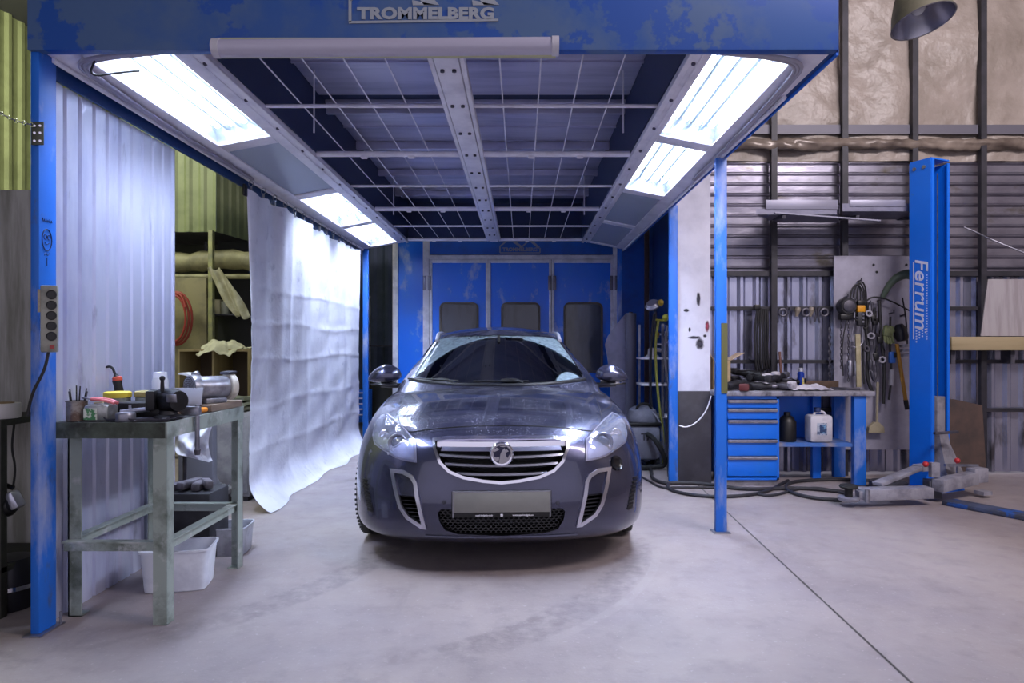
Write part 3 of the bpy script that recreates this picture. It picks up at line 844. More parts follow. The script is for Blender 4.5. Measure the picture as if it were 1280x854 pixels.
# ---- glass
GLASS = thin_glass('car_glass', '6f7f84', .09)
def dirty_screen():
    m = thin_glass('wiped_windscreen', 'a3b2b6', .13); m.name = 'wiped_windscreen'
    nt = m.node_tree; N = nt.nodes.new; L = nt.links.new
    tc = N('ShaderNodeTexCoord'); sp = N('ShaderNodeSeparateXYZ'); L(tc.outputs['Object'], sp.inputs[0])
    def mth(op, a, c):
        q = N('ShaderNodeMath'); q.operation = op
        for i, v in enumerate((a, c)):
            if isinstance(v, (int, float)): q.inputs[i].default_value = v
            else: L(v, q.inputs[i])
        return q.outputs[0]
    def circ(cx, cz, r):
        a = mth('SUBTRACT', sp.outputs['X'], cx); c = mth('SUBTRACT', sp.outputs['Z'], cz)
        d = mth('SQRT', mth('ADD', mth('MULTIPLY', a, a), mth('MULTIPLY', c, c)), 0)
        return mth('SUBTRACT', d, r)
    e = WIPE
    d1 = circ(*e[0]); mr = N('ShaderNodeMapRange'); mr.inputs[1].default_value = -.004; mr.inputs[2].default_value = .006; L(d1, mr.inputs[0])
    d2 = circ(*e[1]); mr2 = N('ShaderNodeMapRange'); mr2.inputs[1].default_value = -.006; mr2.inputs[2].default_value = .004; mr2.inputs[3].default_value = 1; mr2.inputs[4].default_value = 0; L(d2, mr2.inputs[0])
    n = N('ShaderNodeTexNoise'); n.inputs['Scale'].default_value = 30; n.inputs['Detail'].default_value = 6; L(tc.outputs['Object'], n.inputs['Vector'])
    mn = N('ShaderNodeMapRange'); mn.inputs[1].default_value = .3; mn.inputs[2].default_value = .7; mn.inputs[3].default_value = .26; mn.inputs[4].default_value = .5; L(n.outputs['Fac'], mn.inputs[0])
    f = mth('MULTIPLY', mth('MAXIMUM', mr.outputs[0], mr2.outputs[0]), mn.outputs[0])
    d = N('ShaderNodeBsdfDiffuse'); d.inputs[0].default_value = lin('a3b4bd')
    out = nt.nodes['Material Output']; src = out.inputs[0].links[0].from_socket
    mx = N('ShaderNodeMixShader'); L(f, mx.inputs[0]); L(src, mx.inputs[1]); L(d.outputs[0], mx.inputs[2]); L(mx.outputs[0], out.inputs[0])
    return m
ca, cb2, cc = (px2car(518, 474), px2car(561, 440), px2car(622, 422))
def circ3(p, q, r):
    ax, ay, bx, by, cx, cy = p.x, p.z, q.x, q.z, r.x, r.z
    d = 2 * (ax * (by - cy) + bx * (cy - ay) + cx * (ay - by))
    ux = ((ax*ax+ay*ay)*(by-cy)+(bx*bx+by*by)*(cy-ay)+(cx*cx+cy*cy)*(ay-by))/d
    uy = ((ax*ax+ay*ay)*(cx-bx)+(bx*bx+by*by)*(ax-cx)+(cx*cx+cy*cy)*(bx-ax))/d
    return ux, uy, math.hypot(ax - ux, ay - uy)
pb = px2car(714, 484) or Vector((.5, 0, .98))
WIPE = [circ3(ca, cb2, cc), (pb.x, pb.z - .03, .13)]
wout = inset(wscreen, -.012)
patch(wout, pfront, off=-.008, thick=.003, step=.05).build('windscreen', dirty_screen(), car, local=True, ang=80)
def pside(s):
    def f(p):
        h = SURF.ray_cast(Vector((s * 2, p[0], p[1])), Vector((-s, 0, 0))); return h[0], h[1]
    return f
for s in (-1, 1):
    for pl in ([(1.78, 1.0), (2.02, 1.18), (2.30, 1.33), (2.62, 1.355), (2.66, 1.01)], [(2.73, 1.01), (2.70, 1.355), (3.3, 1.36), (3.60, 1.34), (3.74, 1.03)], [(3.85, 1.04), (3.72, 1.33), (4.1, 1.30), (4.36, 1.10)]):
        patch(inset(pl, -.006), pside(s), off=-.008, thick=.003, step=.09).build('side_window', GLASS, car, local=True, ang=80)
def prear(p):
    h = SURF.ray_cast(Vector((p[0], 6, p[1])), Vector((0, -1, 0))); return h[0], h[1]
patch(inset([(-.52, 1.06), (-.46, 1.30), (.46, 1.30), (.52, 1.06)], -.006), prear, off=-.008, thick=.003, step=.09).build('rear_window', GLASS, car, local=True, ang=80)

# ---- bonnet: a skin of its own with a shut line
hood_half = [(0, .228), (.3, .232), (.50, .26), (.585, .33), (.635, .55), (.665, .95), (.68, 1.30), (.62, 1.275), (.45, 1.18), (.2, 1.135), (0, 1.125)]
hood2d = smooth_poly(hood_half + [(-x, y) for x, y in hood_half[::-1][1:-1]], 2)
patch(hood2d, ptop, off=.0005, thick=.0035, step=.045).build('bonnet', PAINT, car, local=True, ang=50)
b = MB()
rp = resample(hood2d, .03); b.tube([ptop(p)[0] + Vector((0, 0, .0008)) for p in rp], .0036, n=6, closed=True)
b.build('shut_line', BLACK, car, local=True)
# ---- grille
def prim_u(x, z, d=0.):
    P, n = pfront((x, z)); return P + Vector((0, d, 0))
patch(grille_out, pfront, off=-.004, thick=.016, step=.012, hole=grille_in).build('grille_frame', CHROME, car, local=True, ang=40)
def zrange(pl, x):
    zs = []
    n = len(pl)
    for i in range(n):
        (x1, z1), (x2, z2) = pl[i], pl[(i + 1) % n]
        if (x1 - x) * (x2 - x) <= 0 and abs(x1 - x2) > 1e-9: zs.append(z1 + (z2 - z1) * (x - x1) / (x2 - x1))
    return (min(zs), max(zs)) if len(zs) > 1 else None
gz0 = min(p[1] for p in grille_in); gz1 = max(p[1] for p in grille_in)
def slat(zfun, h, dpt, name, m, tilt=.012):
    b = MB(); xs = [-.47 + .94 * i / 60 for i in range(61)]
    row = []
    for x in xs:
        zr = zrange(grille_in, x)
        if not zr: continue
        z = zfun(x)
        lo, hi = max(z - h / 2, zr[0] - .003), min(z + h / 2, zr[1] + .003)
        if hi - lo < h * .3: continue
        row.append((x, (lo + hi) / 2, hi - lo))
    rings = []
    for x, z, hh in row:
        P = prim_u(x, z, dpt)
        sec = [(-.0, -.5), (-.010 + tilt, -.5), (-.016, 0), (-.010, .5), (.02, .5), (.02, -.5)]
        rings.append([b.bm.verts.new(P + Vector((0, q[0] + .0, q[1] * hh))) for q in sec[1:]])
    for a, c in zip(rings, rings[1:]):
        for i in range(len(a)):
            j = (i + 1) % len(a); b.bm.faces.new((a[i], a[j], c[j], c[i]))
    b.bm.faces.new(rings[0]); b.bm.faces.new(rings[-1][::-1])
    return b.build(name, m, car, local=True, ang=40)
SATIN = mat('satin_chrome', 'c6c6d4', .28, 1)
zc = lambda py: px2car(600, py).z
bow = lambda x: .045 * (x / .45) ** 2
slat(lambda x: zc(558.5) , abs(zc(551.5) - zc(565)), .006, 'chrome_bar', CHROME)
for py in (573.5, 584, 595): slat(lambda x, py=py: zc(py) + bow(x) * .45, .023, .012, 'grille_slat', SATIN)
# ---- badge
bp_ = px2car(627, 567); bx = bp_.x; bz = bp_.z; bu = pfront((0, bz))[0].y - .018
badge = MB().lathe([(.0, .024), (.050, .024), (.052, .030), (.060, .031), (.0665, .022), (.066, .0), (.0, .0)], (bx, bu + .016, bz), (0, -1, 0), 48, cap=False).build('badge', CHROME, car, local=True, ang=30)
def flat(polys, m, name, u, parent, t=.003, o=(0, 0)):
    b = MB()
    for pl in polys: b.prism(pl, (o[0], u, o[1]), (1, 0, 0), (0, 0, 1), (0, -t, 0))
    return b.build(name, m, parent, local=True)
k = .00425; e = lambda pts: [((x - 600) * .000281, -(z - 345) * .000281) for x, z in pts]
MB().lathe([(.0, 0), (.049, 0)], (bx, bu - .0085, bz), (0, -1, 0), 40, cap=False).build('badge_field', mat('badge_dark', '2b2b44', .35, .4), badge, local=True)
flat([e([(540, 535), (560, 440), (575, 340), (610, 270), (655, 225), (672, 262), (700, 248), (738, 290), (705, 300), (680, 330), (690, 390), (715, 420), (770, 330), (775, 430), (720, 510), (640, 540)]),
      e([(430, 230), (470, 240), (500, 215), (540, 235), (545, 260), (500, 280), (450, 300), (430, 280)]),
      e([(415, 300), (440, 310), (448, 390), (500, 410), (550, 395), (550, 460), (505, 480), (440, 440), (410, 390)]),
      e([(560, 185), (640, 180), (690, 200), (640, 205), (580, 200)])], CHROME, 'griffin_relief', bu - .0088, badge, .003, (bx, bz))
# ---- number plate, blank
pc = px2car(627, 630); pw = .53; pz = pc.z + .006; pu = pfront((0, pz))[0].y - .035
plate = MB().box((cx0, pu + .012, pz), (pw + .01, .022, .142), bev=.006).build('plate_holder', BLACK, car, local=True)
PL = mat('plate_blank', '83837f', .4, 0, '757573', 3, .35, .65)
MB().box((cx0, pu - .0005, pz + .011), (pw - .012, .004, .110), bev=.002).build('number_plate', PL, plate, local=True)
b = MB()
for sx_ in (-1, 1): b.span((cx0 - .01 - pw / 2 + .01 if sx_ < 0 else cx0 + pw / 2 - .006, pu - .002, pz - .07), (cx0 - pw / 2 + .006 if sx_ < 0 else cx0 + pw / 2, pu + .004, pz + .07))
b.span((cx0 - pw / 2, pu - .003, pz + .066), (cx0 + pw / 2, pu + .004, pz + .071))
b.build('holder_rim', mat('holder_grey', '8d8d96', .3, .4), plate, local=True)
WTXT = mat('white_print', 'd8d8e0', .5)
tm = Matrix.Translation((cx0 - .095, pu - .002, pz - .060)) @ Euler((PI / 2, 0, 0)).to_matrix().to_4x4()
for s_, t_ in ((-.095, 'opel-insignia-club'), (.115, 'www.opel-insignia.su')):
    tm = Matrix.Translation((cx0 + s_, pu + .0005, pz - .060)) @ Euler((PI / 2, 0, 0)).to_matrix().to_4x4()
    o = text_mesh(t_, .0135, WTXT, 'holder_lettering', None, tm, bold=.0004, depth=.0008); o.parent = plate
MB().box((cx0 + .0, pu + .0, pz - .060), (.014, .002, .014)).build('holder_mark', WTXT, plate, local=True)
# ---- lower intake honeycomb
b = MB(); hx = .016
ix0, ix1 = min(p[0] for p in intake), max(p[0] for p in intake); iz0, iz1 = min(p[1] for p in intake), max(p[1] for p in intake)
r = 0; z = iz0
while z < iz1 + hx:
    x = ix0 - hx + (hx * .87 * 1.0 if r % 2 else 0)
    while x < ix1:
        cpt = (x, z)
        if inside(cpt, intake):
            P = prim_u(x * .98, z, .035)
            hexp = [(x + hx * .98 * math.sin(q * PI / 3), z + hx * .62 * math.cos(q * PI / 3)) for q in range(6)]
            hexi = [(x + hx * .74 * math.sin(q * PI / 3), z + hx * .44 * math.cos(q * PI / 3)) for q in range(6)]
            vo = [[b.bm.verts.new((p[0], P.y + d, p[1])) for p in hh] for hh in (hexp, hexi) for d in (0, .012)]
            for q in range(6):
                n_ = (q + 1) % 6
                b.bm.faces.new((vo[0][q], vo[0][n_], vo[2][n_], vo[2][q])); b.bm.faces.new((vo[2][q], vo[2][n_], vo[3][n_], vo[3][q]))
        x += hx * 1.74
    z += hx * .95; r += 1
b.build('intake_mesh', mat('mesh_black', '1b1b20', .4), car, local=True)
b = MB()
lip = [(x / 20 * .42, px2car(627, 670).z - .008) for x in range(-20, 21)]
b.tube([pfront(p)[0] + Vector((0, -.002, 0)) for p in lip], .008, n=8)
b.build('intake_lip', PAINT, car, local=True)
# ---- side inlets with bright frames
for sg in (1, -1):
    so, si, sc_ = (S_out, S_in, S_cut) if sg == 1 else (mirror(S_out), mirror(S_in), mirror(S_cut))
    fr = patch(so, pfront, off=-.003, thick=.015, step=.012, hole=si).build('inlet_frame', SATIN, car, local=True, ang=40)
    b = MB(); za, zb_ = min(p[1] for p in sc_), max(p[1] for p in sc_)
    for q in range(7):
        z = za + (zb_ - za) * (q + .7) / 7.2; xr = []
        n = len(sc_)
        for i in range(n):
            (x1, z1), (x2, z2) = sc_[i], sc_[(i + 1) % n]
            if (z1 - z) * (z2 - z) < 0: xr.append(x1 + (x2 - x1) * (z - z1) / (z2 - z1))
        if len(xr) < 2: continue
        P, Q = prim_u(min(xr), z, .03), prim_u(max(xr), z, .03)
        b.bar(P, Q, .012, .005)
    b.build('inlet_slat', mat('slat_black', '222228', .4), fr, local=True)
# ---- headlights
HL = sym([(484, 519.5), (495, 528), (506, 538), (519, 552), (519.5, 577), (508, 575.5), (495, 571.5), (481, 563), (470, 555), (467.5, 545), (470.5, 530), (477, 522)])
LENSBASE = mat('headlight_silver', 'd9dbe8', .25, .45)
LENS = thin_glass('headlight_lens', 'f4f6ff', .08, .06, 'dfe2ee')
lc = px2car(497, 554)
for sg in (1, -1):
    hl_ = HL if sg == 1 else mirror(HL)
    base = patch(hl_, pfront, off=-.012, thick=.014, step=.018).build('headlight', LENSBASE, car, local=True, ang=40)
    patch(inset(hl_, .002), pfront, off=.010, thick=.006, step=.016, dome=.012).build('lens', LENS, base, local=True, ang=60)
    patch(inset(hl_, -.006), pfront, off=-.006, thick=.014, step=.016, hole=inset(hl_, .005)).build('lamp_rim', mat('lamp_rim_grey', '8d8da0', .3, .5), base, local=True, ang=40)
    xx = (lc.x - cx0) * sg; P, n = pfront((xx, lc.z))
    dr = Vector((0, -1, 0)) * .7 + n * .3; dr.normalize()
    MB().lathe([(.030, 0), (.052, .0), (.056, .014), (.050, .020), (.043, .012), (.036, .006)], P - dr * .004, dr, 32, cap=False).build('lamp_ring', SATIN, base, local=True)
    MB().lathe([(.038, .002), (.036, .010), (.028, .018), (.015, .022), (0, .023)], P - dr * .004, dr, 32, cap=False).build('projector', mat('projector_glass', '5d6478', .08, .3), base, local=True)
    P2, n2 = pfront((xx + .095 * (-1 if xx < 0 else 1), lc.z + .03))
    MB().lathe([(.030, .002), (.033, .012), (.025, .014), (.0, .004)], P2 - n2 * .002, Vector((0, -1, 0)) * .6 + n2 * .4, 24, cap=False).build('indicator', mat('indicator_silver', 'c9c6cc', .15, .9), base, local=True)
    b = MB()
    for q in (.55, .8):
        pp = [(xx + .05 * (-1 if xx < 0 else 1), lc.z - .06), (xx + .07 * (-1 if xx < 0 else 1), lc.z + .07)]
    b.tube([pfront(pp[0])[0] + Vector((0, -.008, 0)), pfront(pp[1])[0] + Vector((0, -.008, 0))], .007, n=8)
    b.build('lamp_divider', SATIN, base, local=True)
# missing washer cap: dark recess under the lamp at the picture's right
P, n = [q for q in (pfront((px2car(770, 579).x, px2car(770, 579).z)),)][0]
MB().lathe([(.0, .004), (.020, .003), (.034, .008), (.040, .014), (.044, .006), (.042, -.01)], P, n, 28, cap=False).build('washer_opening', mat('washer_black', '0b0b10', .25), car, local=True)
for px, py in ((555, 628), (697, 629)):
    h = px2car(px, py); P, n = pfront((h.x, h.z)); MB().lathe([(.012, -.002), (.0115, .003), (.008, .004), (0, .004)], P, n, 16, cap=False).build('parking_sensor', mat('sensor_dark', '2e2e3c', .35), car, local=True)
# ---- slotted vents at the bumper corners
for sg in (-1, 1):
    b = MB(); lo_ = None
    for q in range(9):
        h = px2car(456.5 + .9 * q, 600 + 4.8 * q)
        if h is None: continue
        P, n = (SURF.find_nearest(Vector((h.x if sg < 0 else 2 * cx0 - h.x, h.y, h.z)))[:2])
        tx = Vector((-n.y, n.x, 0)).normalized(); R = Matrix((tx, n, tx.cross(n))).transposed().to_4x4()
        b.box(P + n * .001, (.05, .012, .012), R, .003)
        if q < 8: b.box(P + n * -.001 + Vector((0, 0, -.012)), (.058, .006, .03), R)
    b.build('corner_vent', mat('vent_black', '0f0f13', .35), car, local=True)
# ---- wheels
def wheel(x, u, steer):
    R = .325; T = Matrix.Translation((x, u, R)) @ Matrix.Rotation(steer, 4, 'Z')
    s = 1 if x > 0 else -1
    b = MB(); hw = .118
    b.lathe([(.235, -hw * .86), (.262, -hw), (.300, -hw * .96), (.318, -hw * .86), (.3245, -hw * .62), (.325, -.06), (.317, -.058), (.317, -.046), (.325, -.044), (.325, -.008), (.317, -.006), (.317, .006), (.325, .008), (.325, .044), (.317, .046), (.317, .058), (.325, .06), (.3245, hw * .62), (.318, hw * .86), (.300, hw * .96), (.262, hw), (.235, hw * .86)], (0, 0, 0), (1, 0, 0), 72, cap=False)
    for k_ in range(60):
        a = 2 * PI * k_ / 60
        for o_ in (-.095, .095):
            b.box((o_, .3135 * math.cos(a), .3135 * math.sin(a)), (.045, .012, .011), rot=(a, 0, .25))
    b.bm.transform(T)
    t_ = b.build('tyre', RUBBER, car, local=True, ang=30)
    b = MB().lathe([(.236, -.1), (.22, -.08), (.215, .05 * s), (.228, .098 * s), (.24, .1 * s)], (0, 0, 0), (1, 0, 0), 48, cap=False)
    for k_ in range(7):
        a = 2 * PI * k_ / 7
        d = Vector((0, math.cos(a), math.sin(a)))
        b.bar(Vector((s * .085, 0, 0)) + d * .05, Vector((s * .09, 0, 0)) + d * .222, .05, .022, up=(1, 0, 0), bev=.006)
    b.lathe([(.0, 0), (.05, 0), (.062, .01), (.06, .03), (.0, .036)], (s * .075, 0, 0), (s, 0, 0), 24)
    b.bm.transform(T); b.build('rim', GREYM, t_, local=True)
    b = MB().cyl((s * .02, 0, 0), (s * .045, 0, 0), .155, n=40); b.bm.transform(T); b.build('brake_disc', GALV, t_, local=True)
for s, u in ARCH: wheel(s * .772, u, (-.10 if u < 1 else 0))
MB().span((-.62, .6, .17), (.62, 4.4, .24)).build('underbody', CAVITY, car, local=True)
# ---- mirrors
for sg in (-1, 1):
    b = MB(); c = Vector((sg * .905, 1.71, 1.008)); 
    rr = bmesh.ops.create_uvsphere(b.bm, u_segments=28, v_segments=16, radius=1)
    for v in rr['verts']:
        x, y, z = v.co
        y = y * .085 if y < 0 else y * .02
        tip = max(0, x * 1)             # outer end lower and pointed
        zz = z * (.100 if z > 0 else .045) * (1 - .25 * max(0, x)) - .012 * max(0, x) ** 2
        v.co = c + Vector((sg * x * .132, y, zz + (.008 * (1 - x))))
    mr_ = b.build('mirror', PAINT, car, local=True, ang=60)
    MB().tube([c + Vector((sg * .03, .0, -.052)), c + Vector((sg * -.06, .0, -.060)), c + Vector((sg * -.14, .02, -.060)), c + Vector((sg * -.19, .03, -.055))], .020, n=12, smooth=2).build('mirror_arm', mat('mirror_arm_dark', '2a2a34', .35), mr_, local=True)
    b = MB(); b.tube([c + Vector((sg * (-.10 + .205 * q / 10), -.02 - .03 * math.sin(q / 10 * PI), -.050 + .004 * q / 10)) for q in range(11)], .007, n=8); b.build('mirror_edge', mat('mirror_edge_dark', '1d1d26', .3), mr_, local=True)
    b = MB().box(c + Vector((sg * -.0, .017, .0)), (.18, .006, .10), bev=.02).build('mirror_glass', mat('mirror_silver', 'd0d4dc', .02, 1), mr_, local=True)
# ---- roof rails
for sg in (-1, 1):
    pts = []
    for q in range(0, 31):
        u = 2.24 + 2.0 * q / 30; x = sg * itp([(2.0, .53), (2.6, .55), (4.0, .55), (4.25, .53)], u)
        h = ptop((x, u)); lift = .012 * min(1, q / 4, (30 - q) / 4)
        pts.append(h[0] + Vector((0, 0, .004 + lift)))
    MB().tube(pts, .017, n=10, smooth=1).build('roof_rail', mat('rail_silver', 'dcdce6', .3, .45), car, local=True, ang=60)
b = MB()    # roof aerial
P = ptop((0, 4.0))[0]; b.prism([(0, 0), (.16, 0), (.15, .05), (.09, .045)], P + Vector((-.015, 0, -.01)), (0, 1, 0), (0, 0, 1), (.03, 0, 0)); b.build('roof_fin', PAINT, car, local=True)
# ---- wipers
for (a, c) in (((512, 480.5), (574, 480)), ((592, 480), (660, 479.5))):
    b = MB(); A = pfront((px2car(a[0], a[1] - 4).x, .995))[0]; 
    xa, xb = px2car(a[0], 470).x, px2car(c[0], 470).x
    def scr_pt(x, z): return pfront((x, z))[0] + Vector((0, -.014, .006))
    n_ = 10
    b.tube([scr_pt(xa + (xb - xa) * q / n_, .992 + .012 * abs(xa + (xb - xa) * q / n_) / .6 + .004 * math.sin(q * PI / n_)) for q in range(n_ + 1)], .007, n=8)
    b.tube([scr_pt(xb - (xb - xa) * .1, .985), scr_pt(xb - (xb - xa) * .25, 1.012), scr_pt(xb - (xb - xa) * .5, 1.004)], .010, n=8, smooth=1)
    b.build('wiper', BLACK, car, local=True)
# ---- cowl strip under the windscreen
b = MB(); cw = [(x / 20 * .66, .975 + .028 * abs(x / 20) ** 2) for x in range(-20, 21)]
b.tube([pfront(p)[0] + Vector((0, -.004, .0)) for p in cw], .014, n=8); b.build('cowl', BLACK, car, local=True)
# ---- cabin
def cabin(b, name, m=INTER, par=None): return b.build(name, m, par or car, local=True)
cabin(MB().box((0, 1.75, .88), (1.30, .62, .18), bev=.05).box((.37, 1.85, .99), (.40, .26, .09), bev=.03), 'dashboard')
sw = cabin(MB().lathe([(.185 + .014 * math.cos(q * PI / 5), .014 * math.sin(q * PI / 5)) for q in range(11)], (.36, 2.08, .965), (0, .92, .40), 48, cap=False), 'steering_wheel', mat('wheel_leather', '202028', .4))
cabin(MB().box((.36, 2.07, .965), (.12, .05, .09), rot=(-.4, 0, 0), bev=.02).bar((.19, 2.08, .965), (.53, 2.08, .965), .02, .03), 'wheel_hub', BLACK, sw)
for sx_ in (-.37, .37):
    st = cabin(MB().box((sx_, 2.55, .62), (.50, .52, .16), bev=.06).box((sx_, 2.85, .86), (.50, .13, .60), rot=(-.22, 0, 0), bev=.06), 'front_seat', mat('seat_cloth', '1c1c22', .9))
    cabin(MB().box((sx_, 2.90, 1.215), (.26, .10, .17), rot=(-.1, 0, 0), bev=.04), 'headrest', mat('seat_cloth', '1c1c22', .9), st)
    cabin(MB().cyl((sx_ - .06, 2.88, 1.08), (sx_ - .06, 2.88, 1.18), .006, n=8).cyl((sx_ + .06, 2.88, 1.08), (sx_ + .06, 2.88, 1.18), .006, n=8), 'headrest_rod', CHROME, st)
cabin(MB().box((0, 3.6, .62), (1.2, .5, .16), bev=.06).box((0, 3.9, .86), (1.2, .13, .5), rot=(-.2, 0, 0), bev=.05), 'rear_seat', mat('seat_cloth', '1c1c22', .9))
cabin(MB().box((0, 1.98, 1.265), (.24, .035, .07), rot=(.2, 0, 0), bev=.02).cyl((0, 1.96, 1.27), (0, 1.98, 1.35), .012), 'rear_view_mirror', BLACK)
b = MB()
for sx_ in (-.10, .10): b.box((sx_ + .06, 2.06, 1.335), (.10, .10, .012), bev=.004)
cabin(b, 'sun_visor', mat('visor_grey', '75757f', .8))
# ================================================================== LEFT WORKBENCH AND WHAT LIES ON IT
BG1 = mat('bench_green_paint', '98a39d', .55, .1, '5c665c', 5, .5, .68, col3='bcc0c0', scale3=9, lo3=.56, hi3=.7)
BG2 = mat('bench_green_shaded', '4a544a', .6, .1, '23261f', 7, .4, .65, col3='59605a', scale3=13, lo3=.6, hi3=.75)  # bench green darkened for the shaded front apron, with dirt mottling
BX0, BX1, BY0, BY1, BH = -2.125, -1.600, 3.03, 3.86, .915
bench = thing('workbench', (-1.86, 3.45, 0), 'green painted steel workbench crowded with tools beside the ribbed sheet', 'workbench')
b = MB()
b.span((BX0, BY0, BH - .006), (BX1, BY1, BH), .002)
top = b.build('tabletop', mat('bench_top_dirty', '5d5f62', .6, .2, '2c2c2e', 6, .4, .62, col3='8b8a92', scale3=14, lo3=.6, hi3=.7), bench)
MB().span((BX0, BY0 - .004, BH - .07), (BX1 - .004, BY0 + .004, BH + .001)).build('apron', BG2, bench)
MB().span((BX0, BY1 - .004, BH - .07), (BX1, BY1 + .004, BH)).build('apron', BG1, bench)
MB().span((BX1 - .004, BY0 - .004, BH - .07), (BX1 + .004, BY1, BH + .001)).build('apron', BG1, bench)
MB().span((BX0 - .003, BY0, BH - .07), (BX0 + .004, BY1, BH)).build('apron', BG1, bench)
def angle_leg(x, y, sx, sy):       # L-shaped steel leg, flanges to the outside corner
    t, wd = .007, .062
    b = MB()
    b.span((x, y, 0), (x + sx * wd, y + sy * t, BH - .008)); b.span((x, y, 0), (x + sx * t, y + sy * wd, BH - .008))
    b.span((x, y, 0), (x + sx * wd, y + sy * wd, .006))
    return b.build('leg', [BG1], bench)
angle_leg(BX1 - .001, BY0 + .001, -1, 1); angle_leg(BX1 - .001, BY1 - .001, -1, -1)
angle_leg(BX0 + .012, BY0 + .10, 1, 1); angle_leg(BX0 + .012, BY1 - .001, 1, -1)
SH = .345
for (p, q) in (((BX0 + .03, BY0 + .05, SH), (BX1 - .03, BY0 + .05, SH)), ((BX1 - .03, BY0 + .03, SH), (BX1 - .03, BY1 - .03, SH)), ((BX0 + .03, BY0 + .12, SH), (BX0 + .03, BY1 - .03, SH)), ((BX0 + .03, BY1 - .03, SH), (BX1 - .03, BY1 - .03, SH))):
    MB().bar(p, q, .012, .045).bar(Vector(p) + Vector((0, 0, .02)), Vector(q) + Vector((0, 0, .02)), .045, .006).build('stretcher', BG1, bench)
T = BH + .001
# tin with pens
o = thing('tin_can', (-2.045, 3.09, T), 'rusty round tin holding dark pencils at the bench corner by the post', 'tin')
MB().lathe([(.0, .002), (.043, .002), (.043, .088), (.046, .09), (.046, .094), (.042, .094), (.041, .01), (0, .01)], o.location, n=28, cap=False).build('can', mat('rusty_tin', '8b8580', .45, .5, '5e4c42', 14, .45, .6), o)
for k in range(6):
    a = k * 1.05; d = Vector((math.cos(a) * .05, math.sin(a) * .03 + .01, .16))
    MB().cyl(o.location + Vector((d.x * .4, d.y * .4, .012)), o.location + d * (.85 + .08 * (k % 3)), .0045, .003, 6).build('pencil', CABLE if k % 3 else STEEL, o)
o = thing('square_tin', (-1.94, 3.10, T), 'green and silver square tin full of odds and ends on the bench front', 'tin')
L0 = o.location
MB().box(L0 + Vector((0, 0, .039)), (.115, .085, .076), bev=.014).build('can', mat('tin_silver', 'a5a6a4', .35, .7, '7e8180', 8), o)
MB().box(L0 + Vector((-.022, -.0435, .035)), (.06, .003, .052)).build('label', mat('green_label', '3f7d4d', .5, 0, 'cfd3c6', 30, .5, .55), o)
pk = thing('pliers', L0 + Vector((.01, 0, .085)), 'pink handled pliers lying across the square green tin', 'pliers')
PINK = mat('pink_grip', 'cf6f74', .5)
for s in (-1, 1):
    MB().tube([L0 + Vector((-.04, s * .008, .10)), L0 + Vector((.02, s * .018, .098)), L0 + Vector((.07, s * .012, .082))], .008, smooth=2).build('grip', PINK, pk)
MB().bar(L0 + Vector((-.085, 0, .107)), L0 + Vector((-.03, 0, .10)), .022, .009, bev=.003).build('jaw', GREYM, pk)
tag(MB().cyl((-1.99, 3.13, T + .08), (-1.905, 3.06, T + .088), .004, n=6).build('wooden_pick', mat('pale_wood', 'cdbf9c', .7)), 'thin pale stick lying over the green tin', 'stick')
tag(MB().lathe([(0, 0), (.04, 0), (.042, .006), (.042, .034), (.038, .04), (.03, .037), (0, .037)], (-1.815, 3.08, T), n=32, cap=False).build('screw_lid', GREYM), 'small ribbed grey tin lid beside the square tin', 'lid')
# yellow capped jars
YEL = mat('yellow_cap', 'd6c03c', .45, 0, 'a8963a', 12, .5, .7)
def jar(x, y, label, cap, h=.085, r=.058):
    o = thing('jar', (x, y, T), label, 'jar', 'jars with yellow caps')
    MB().lathe([(0, .001), (r * .95, .001), (r, .008), (r, h), (r * .92, h + .004), (0, h + .004)], o.location, n=32, cap=False).build('body', mat('jar_glass', '9aa09e', .25, .2, '55585c', 9, .45, .6), o)
    MB().lathe([(0, 0), (r * 1.06, 0), (r * 1.08, .004), (r * 1.08, .024), (r * .95, .029), (0, .029)], o.location + Vector((0, 0, h + .004)), n=36, cap=False).build('cap', cap, o)
jar(-2.02, 3.36, 'glass jar with a clean bright yellow cap on the bench', YEL)
jar(-1.90, 3.42, 'jar with a dusty yellow cap just behind the vise', mat('dusty_yellow_cap', 'a1935a', .6, 0, '7e7a62', 12))
tag(MB().lathe([(0, 0), (.042, 0), (.043, .035), (.04, .045), (.044, .047), (.044, .06), (0, .06)], (-1.925, 3.30, T), n=28, cap=False).build('clear_jar', mat('clear_jar_grey', 'aab0b6', .15, .3)), 'small squat clear jar beside the bright yellow cap', 'jar')
o = thing('spray_can', (-2.0, 3.72, T), 'white spray can standing at the back of the bench by the sheet', 'spray can')
MB().lathe([(0, .001), (.042, .001), (.042, .15), (.036, .168), (.02, .178), (0, .178)], o.location, n=28, cap=False).build('can', mat('can_white', 'd8d8de', .3, .2), o)
MB().lathe([(0, 0), (.036, 0), (.034, .03), (0, .033)], o.location + Vector((0, 0, .17)), n=24, cap=False).build('cap', WHITEP, o)
MB().box(o.location + Vector((.03, -.031, .06)), (.022, .004, .06), rot=(0, 0, .7)).build('red_label', mat('red_label', 'a85560', .5), o)
